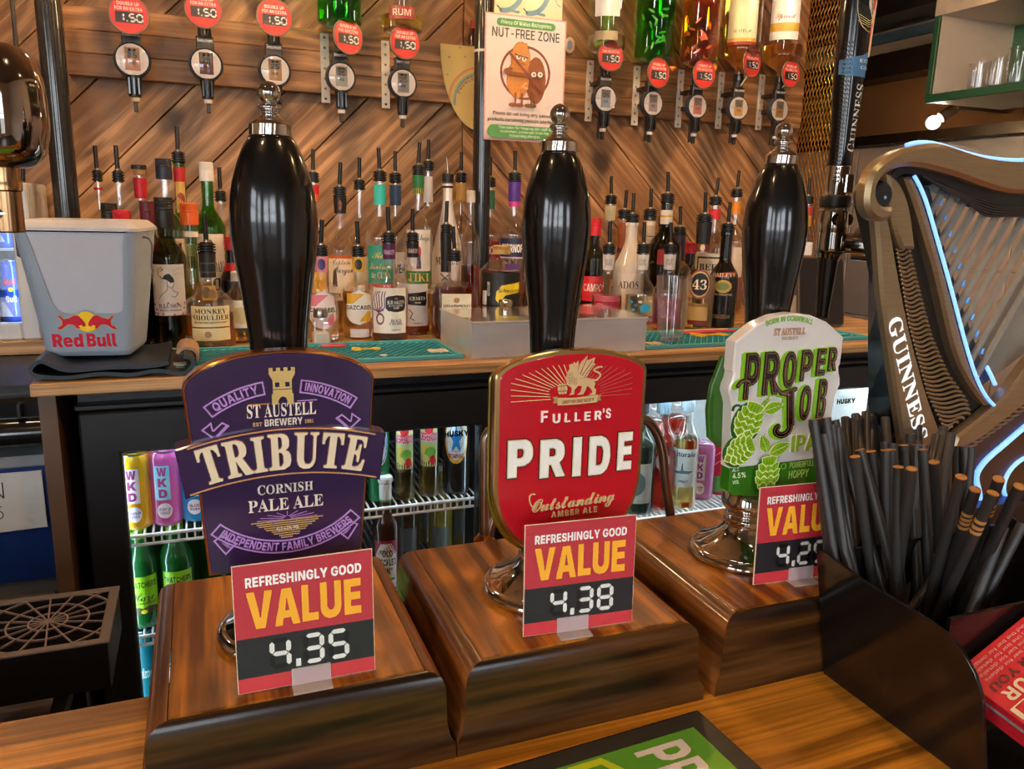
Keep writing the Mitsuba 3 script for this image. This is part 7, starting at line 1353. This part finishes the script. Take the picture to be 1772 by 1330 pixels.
for i in range(4):
    can('slim blue Red Bull can, %s in the glowing mini fridge' % ('right on the floor', 'left of that on the floor', 'right on the shelf', 'second on the shelf')[i], fx1 - .066 - (i % 2) * .062, 2.075, fz0 + (.0315 if i < 2 else .196), .0265, .135, '#1d3f9a', [('t', 'Red', .66, .13, '#c8202c', 'sans', .5, 0, 900), ('t', 'Bull', .30, .13, '#e8ecf2', 'sans', .5, 0, 900), ('d', .5, .56, .12, .05, '#e8b42a'), ('p', [(0, 0), (.5, 0), (.2, .3), (0, .3)], '#aab4c0')])
    if i == 3: pass
# dark shelf above the mini fridge
UN = thing('wall_cabinet', 'dark hanging cabinet over the mini fridge at the left edge', 'cabinet')
put('body', box(-1.2, -.47, 2.02, 2.24, CT + .62, ZC - .002), 'satin', '#0c0b0b', UN, False)
put('door', box(-1.19, -.475, 2.0, 2.0195, CT + .63, ZC - .01, .003), 'satin', '#121110', UN, 25)
# blue crate with white panel and handwriting, black machine over it
CR = thing('storage_bin', 'blue plastic bin with a scribbled white front panel left of the wood upright', 'storage bin')
cY = 1.62; a, b = atY(0, 800, cY), atY(107, 960, cY); cxr = min(atY(105, 850, cY)[0], -.2745)
zt_, zb_ = atY(60, 786, cY)[2], atY(60, 1010, cY)[2]
put('tub', loft([np.array([(-.86, cY + .02), (cxr - .004, cY + .02), (cxr - .004, 2.0), (-.86, 2.0)]).tolist() and np.array([(-.86, cY + .02, zb_), (cxr - .012, cY + .02, zb_), (cxr - .012, 2.0, zb_), (-.86, 2.0, zb_)]), np.array([(-.86, cY, zt_ - .02), (cxr, cY, zt_ - .02), (cxr, 2.0, zt_ - .02), (-.86, 2.0, zt_ - .02)])]), 'satin', '#12306e', CR, False)
put('rim', box(-.87, cxr + .001, cY - .006, 2.004, zt_ - .022, zt_, .003), 'satin', '#80868a', CR, 25)
w1 = atY(82, 900, cY)[0]; pz0, pz1 = atY(40, 925, cY)[2], atY(40, 815, cY)[2]
put('front_panel', facing(slab([(-.80, 0), (w1, .012), (w1, pz1 - pz0), (-.80, pz1 - pz0)], .003, .0008), 0, cY - .0062 + .005, pz0), 'satin', '#cfcfca', CR, 25)
p = Print(frame_fn(0, cY - .0042 - .0002, pz0)); hh = pz1 - pz0
for s, x, y, ch in ((.030, 5, .72, 'N'), (.024, 4, .40, '5')): p.add(line([(0, 0)], .001).buffer(0) if False else text(ch, h=s, wt=200, x=atY(8, 850, cY)[0] - .012, y=hh * y - .012, spin=0), '#2a2c30')
put('handwriting', p, 'satin', None, CR)
CBX = thing('under_counter_cabinet', 'pale grey cabinet carrying the blue bin', 'cabinet'); put('body', box(-.90, cxr - .006, cY + .03, 2.0, 0.0, zb_ - .0006, .003), 'satin', '#5a5854', CBX, 25); put('door', box(-.88, cxr - .02, cY + .012, cY + .0295, .06, zb_ - .03, .003), 'satin', '#66625c', CBX, 25)
MC = thing('ice_machine', 'black glossy appliance hanging over the blue bin under the side counter', 'appliance'); mz0, mz1 = atY(40, 782, cY - .04)[2], CT - .036
mx1 = float(atY(82, 700, cY - .04)[0])
put('body', box(-.90, mx1, cY - .01, 1.96, mz0 + .012, mz1 - .012, .006), 'gloss', '#070708', MC, 25)
put('front_roll', tube([(-.90, cY - .012, mz0 + .030), (mx1, cY - .012, mz0 + .030)], .026, 24), 'gloss', '#0c0d0f', MC, 40)
put('hinge', box(mx1 - .052, mx1 - .044, cY - .028, cY - .008, mz0 + .06, mz1 - .02, .002), 'satin', '#1c1d20', MC, 25)
put('bracket', box(-.90, mx1, cY + .02, 1.96, mz1 - .012, CT - .0305), 'satin', '#0a0a0a', MC, False)
# drip tray on its post behind the bar
DT = thing('drip_tray', 'black drip tray with round spider-web grid behind the bar at the lower left', 'drip tray')
dz = CZ - .50; T0, T1, T2 = atZ(205, 1017, dz), atZ(188, 1112, dz), atZ(0, 1046, dz)
dx1 = float(T0[0]); dy0, dy1 = float(T1[1]), float(T0[1]); dx0 = dx1 - .27; dcx, dcy = float(atZ(87, 1068, dz)[0]), (dy0 + dy1) / 2
wl = .008
put('basin', [box(dx0, dx1, dy0, dy0 + wl, dz - .055, dz, .001), box(dx0, dx1, dy1 - wl, dy1, dz - .055, dz, .001), box(dx0, dx0 + wl, dy0, dy1, dz - .055, dz, .001), box(dx1 - wl, dx1, dy0, dy1, dz - .055, dz, .001), box(dx0, dx1, dy0, dy1, dz - .058, dz - .052, .001)], 'satin', '#151212', DT, False)
put('rim', [box(dx0 - .002, dx1 + .002, dy0 - .002, dy0 + .010, dz, dz + .003, .001), box(dx0 - .002, dx1 + .002, dy1 - .010, dy1 + .002, dz, dz + .003, .001), box(dx0 - .002, dx0 + .010, dy0, dy1, dz, dz + .003, .001), box(dx1 - .010, dx1 + .002, dy0, dy1, dz, dz + .003, .001)], 'satin', '#4a4140', DT, False)
inner_r = sbox(dx0 + .008, dy0 + .008, dx1 - .008, dy1 - .008)
web = [outline(disc(dcx, dcy, r, n=12), .0022) for r in (.022, .045, .072, .10)] + [line([(dcx + .010 * math.cos(a) * 0, dcy), (dcx + .3 * math.cos(a), dcy + .3 * math.sin(a))], .0020) for a in np.arange(16) * math.pi / 8 + .1]
put('grid', mv(ext(unary_union(web).intersection(inner_r), .0022), 0, 0, dz + .0004), 'satin', '#5a4c48', DT, False)
put('bracket', box(dx1 - .06, dx1 - .045, .705, dy1 - .02, dz - .078, dz - .0585), 'satin', '#0a0a0a', DT, False); put('leg', box(dx0 + .02, dx0 + .04, dy0 + .03, dy0 + .05, 0, dz - .0585), 'satin', '#0a0a0a', DT, False); put('leg', box(dx1 - .055, dx1 - .035, dy0 + .05, dy0 + .07, 0, dz - .0585), 'satin', '#0a0a0a', DT, False)
scene['canister_steel'] = principled(base_color=rgb((.75, .78, .82)), metallic=0.8, roughness=0.25)
KG = thing('steel_canister', 'brushed steel cylinder lying on its side below the drip tray', 'canister'); kp = atY(40, 1222, 1.12); r_ = .034
put('body', tube([(kp[0] - .30, 1.12, kp[2]), (kp[0] + .030, 1.12, kp[2]), (kp[0] + .040, 1.12, kp[2]), (kp[0] + .044, 1.12, kp[2])], [r_, r_, r_ * .9, r_ * .65], 32), 'canister_steel', None, KG, 40)
put('cradle', [box(kp[0] - .25, kp[0] - .23, 1.09, 1.15, 0, kp[2] - .018), box(kp[0] - .02, kp[0] - .0, 1.09, 1.15, 0, kp[2] - .018)][1], 'satin', '#0c0c0c', KG, False)
# chrome font at the very left, carrying a glossy round handle
CF = thing('beer_tap', 'chrome beer tap with a bulging glossy handle cut by the left picture edge', 'beer tap')
cp = atY(4, 200, .705); hx_ = float(atY(-4, 200, .705)[0]); zt2, zb2 = float(atY(10, 76, .705)[2]), float(atY(10, 290, .705)[2]); hh = zt2 - zb2
put('handle', lathe(closed(smoothprof([(.016, 0), (.023, hh * .04), (.0300, hh * .16), (.0332, hh * .40), (.0325, hh * .65), (.0275, hh * .86), (.018, hh * .98), (.008, hh)], 40)), 48, hx_, .705, zb2), 'smoked', None, CF, 60)
scene['smoked'] = principled(base_color=rgb((.42, .36, .31)), metallic=1.0, roughness=0.05)
zc0 = float(atY(20, 402, .705)[2])
put('collar', lathe(closed([(.0090, zc0), (.0100, zc0 + .001), (.0100, zc0 + .030), (.0112, zc0 + .031), (.0112, zc0 + .036), (.0100, zc0 + .038), (.0105, zb2 + .002)]), 36, hx_, .705, 0), 'metal', '#a8835e', CF, 35)
put('arm', cyl((hx_, .705, zc0 + .014), (-.42, .705, zc0 + .014), .010, 24), 'mirror', '#b8b2aa', CF, 40)
put('column', lathe(closed([(.05, 0), (.05, .008), (.028, .02), (.026, zc0 - BT + .03), (.02, zc0 - BT + .04)]), 36, -.42, .64, BT + .0003), 'mirror', '#b8b2aa', CF, 40)
put('elbow', cyl((-.42, .705, zc0 + .014), (-.42, .655, zc0 + .014), .010, 20), 'mirror', '#b8b2aa', CF, 40)
CO = thing('power_cable', 'black cable hanging down from above beside the glossy tap handle', 'cable'); a = atY(12, 40, 1.9); put('cord', tube(spline([(a[0], 1.95, ZC), (a[0], 1.95, 2.2), (a[0] + .004, 1.95, 1.85), (a[0] - .01, 1.955, CT + .337)], 24), .004, 8), 'satin', '#101010', CO, True)

# ================================================================ right edge: mesh screen, cabinet, bulb, banknote
MS = thing('mesh_screen', 'brass expanded-metal screen at the right end of the plank wall', 'screen')
mx = 1.912; y0, y1 = 2.02, WALL + .085; zlo, zhi = CT + .0003, ZC - .002
put('frame', [box(mx - .006, mx + .006, y0 - .014, y0, zlo, zhi, .001), box(mx - .006, mx + .006, y1, y1 + .012, zlo, zhi, .001)][0], 'satin', '#3a2612', MS, False)
st = []
cw, chh = .0155, .040
ny = int((y1 - y0) / cw); nz = int((zhi - zlo) / chh)
bar = lambda p0, p1: tube([p0, p1], .0019, 4, False)
for i in range(ny):
    for j in range(nz):
        a, b = y0 + i * cw, zlo + j * chh
        st += [bar((mx - .001, a, b + chh / 2), (mx + .001, a + cw / 2, b + chh)), bar((mx + .001, a + cw / 2, b), (mx - .001, a, b + chh / 2)), bar((mx - .001, a + cw, b + chh / 2), (mx + .001, a + cw / 2, b + chh)), bar((mx + .001, a + cw / 2, b), (mx - .001, a + cw, b + chh / 2))]
put('expanded_metal', trimesh.util.concatenate(st), 'metal', '#c08a3c', MS, False, kind='stuff')
BN = thing('banknote', 'red banknote hanging down behind the top of the tall black tap handle', 'banknote')
n0, n1 = atY(1496, -60, 1.985), atY(1486, 101, 1.985); nw = .062; nh = n0[2] - n1[2]
put('paper', facing(slab([(0, 0), (nw, .006), (nw + .010, nh), (.010, nh)], .0006), n1[0] - .022, 1.985, n1[2]), 'satin', '#d9b8a4', BN, False)
p = Print(frame_fn(n1[0] - .022, 1.985 - .0007, n1[2]))
for q, c in ((Polygon([(.005, .02), (.026, .022), (.030, nh * .46), (.010, nh * .46)]), '#c8484a'), (Polygon([(.034, .03), (.056, .035), (.060, nh * .40), (.040, nh * .38)]), '#d0605a'), (Polygon([(.012, nh * .52), (.062, nh * .55), (.066, nh * .72), (.016, nh * .70)]), '#c84a52'), (Polygon([(.016, nh * .76), (.066, nh * .78), (.069, nh * .97), (.019, nh * .97)]), '#d8806e'), (disc(.045, nh * .62, .009, .014), '#a8343c'), (Polygon([(.02, nh * .86), (.05, nh * .87), (.05, nh * .92), (.02, nh * .91)]), '#a83a3a')): p.add(q, c)
put('print', p, 'satin', None, BN)
put('clip', box(n1[0] - .022 - .002 + .010, n1[0] + .012, 1.9856, 2.0195, n1[2] + nh - .012, n1[2] + nh), 'satin', '#2a2420', BN, False)
# wall cabinet with tumblers, in front of the right-hand wall
GC = thing('wall_cabinet', 'green-edged open glass cabinet with white sides and mesh back, upper right', 'cabinet')
gx = 2.42; q0 = atX(1607, 178, gx); q1 = atX(1772, 146, gx); gz0 = float(q0[2]); gy1 = float(q0[1]); gy0 = gy1 - 1.3; gz1 = float(atX(1640, 25, gx)[2]); gxb = XR - .172
G_ = '#1f4a3a'
put('bottom_board', box(gx, gxb, gy0, gy1, gz0, gz0 + .022), 'satin', '#3f4a48', GC, False)
put('bottom_edge', box(gx - .012, gx, gy0, gy1 + .010, gz0 - .002, gz0 + .026, .002), 'satin', G_, GC, 25)
put('side_board', box(gx, gxb, gy1 - .016, gy1, gz0 + .022, gz1), 'satin', '#d8cdbf', GC, False)
put('side_edge', box(gx - .012, gx, gy1 - .012, gy1 + .010, gz0 + .026, gz1, .002), 'satin', G_, GC, 25)
put('top_board', box(gx - .012, gxb, gy0, gy1 + .01, gz1, gz1 + .12), 'satin', '#d8cdbf', GC, False)
put('back_frame', [box(gxb - .012, gxb, gy0, gy1 - .016, gz1 - .075, gz1), box(gxb - .012, gxb, gy1 - .10, gy1 - .016, gz0 + .022, gz1 - .075)], 'satin', '#2f6450', GC, False)
mm = []
for i in range(36):
    for j in range(14):
        a, b = gy1 - .10 - (i + 1) * .034, gz0 + .022 + j * .026
        if b + .026 > gz1 - .07: break
        for dy_, dz_ in ((0, 0), (1, 0)):
            ya, yb_ = (a, a + .034) if (i + j) % 2 == dy_ % 2 else (a + .034, a)
        mm.append(tube([(gxb - .006, a, b), (gxb - .006, a + .017, b + .013)], .0022, 4, False)); mm.append(tube([(gxb - .006, a + .017, b + .013), (gxb - .006, a + .034, b)], .0022, 4, False)); mm.append(tube([(gxb - .006, a, b + .026), (gxb - .006, a + .017, b + .013)], .0022, 4, False)); mm.append(tube([(gxb - .006, a + .017, b + .013), (gxb - .006, a + .034, b + .026)], .0022, 4, False))
put('mesh_back', trimesh.util.concatenate(mm), 'satin', '#6a5038', GC, False, kind='stuff')
put('mounting', box(gxb - .002, XR - .001, gy0, gy1, gz1 + .02, gz1 + .10), 'satin', '#17181c', GC, False)
put('shelf_mat', box(gx + .002, gxb - .014, gy0, gy1 - .018, gz0 + .0222, gz0 + .027), 'matte', '#1d3a30', GC, False)
for i in range(8):
    px = (1690, 1706, 1722, 1739, 1757, 1681, 1712, 1745)[i]; hgt = (.092, .092, .118, .120, .120, .085, .100, .12)[i]
    gp = atX(px, 140, gx + .06 + (.0 if i < 5 else .085)); gyy = float(gp[1])
    while any(abs(gyy - o) < .068 for o in ([] if i == 0 else [v for v, r0 in GLS if r0 == (i >= 5)])): gyy -= .004
    GLS = [] if i == 0 else GLS
    GLS.append((gyy, i >= 5)); gX = gx + .065 + (0 if i < 5 else .085)
    K = thing('tumbler', 'clear straight tumbler in the green cabinet, %s' % (('leftmost in front', 'second in front', 'third in front', 'fourth in front', 'fifth in front', 'leftmost at the back', 'middle at the back', 'right at the back')[i]), 'glass', 'tumblers in the green cabinet')
    put('glass', lathe([(0, 0), (.029, 0), (.030, .003), (.0335, hgt), (.0315, hgt), (.0285, .010), (0, .009)], 32, gX, gyy, gz0 + .0272), 'clear_plastic', None, K, 40)
RB = thing('wall_lamp', 'glowing clear bulb in a dark holder under the green cabinet', 'lamp')
lb = atX(1615, 212, 2.60); put('bulb', mv(trimesh.creation.icosphere(2, .026), lb[0], lb[1], lb[2]), 'matte', '#ffe8c0', RB, True, emit=np.array(WARM) * BULB * .9)
put('holder', cyl((lb[0] + .022, lb[1] - .01, lb[2] + .018), (lb[0] + .075, lb[1] - .035, gz0 + .0 if gz0 > lb[2] + .05 else lb[2] + .06), .020, 20), 'satin', '#2a2018', RB, 35)
put('mount', box(lb[0] + .05, XR - .05, lb[1] - .06, lb[1] - .02, lb[2] + .045, lb[2] + .065), 'satin', '#2a2018', RB, False)
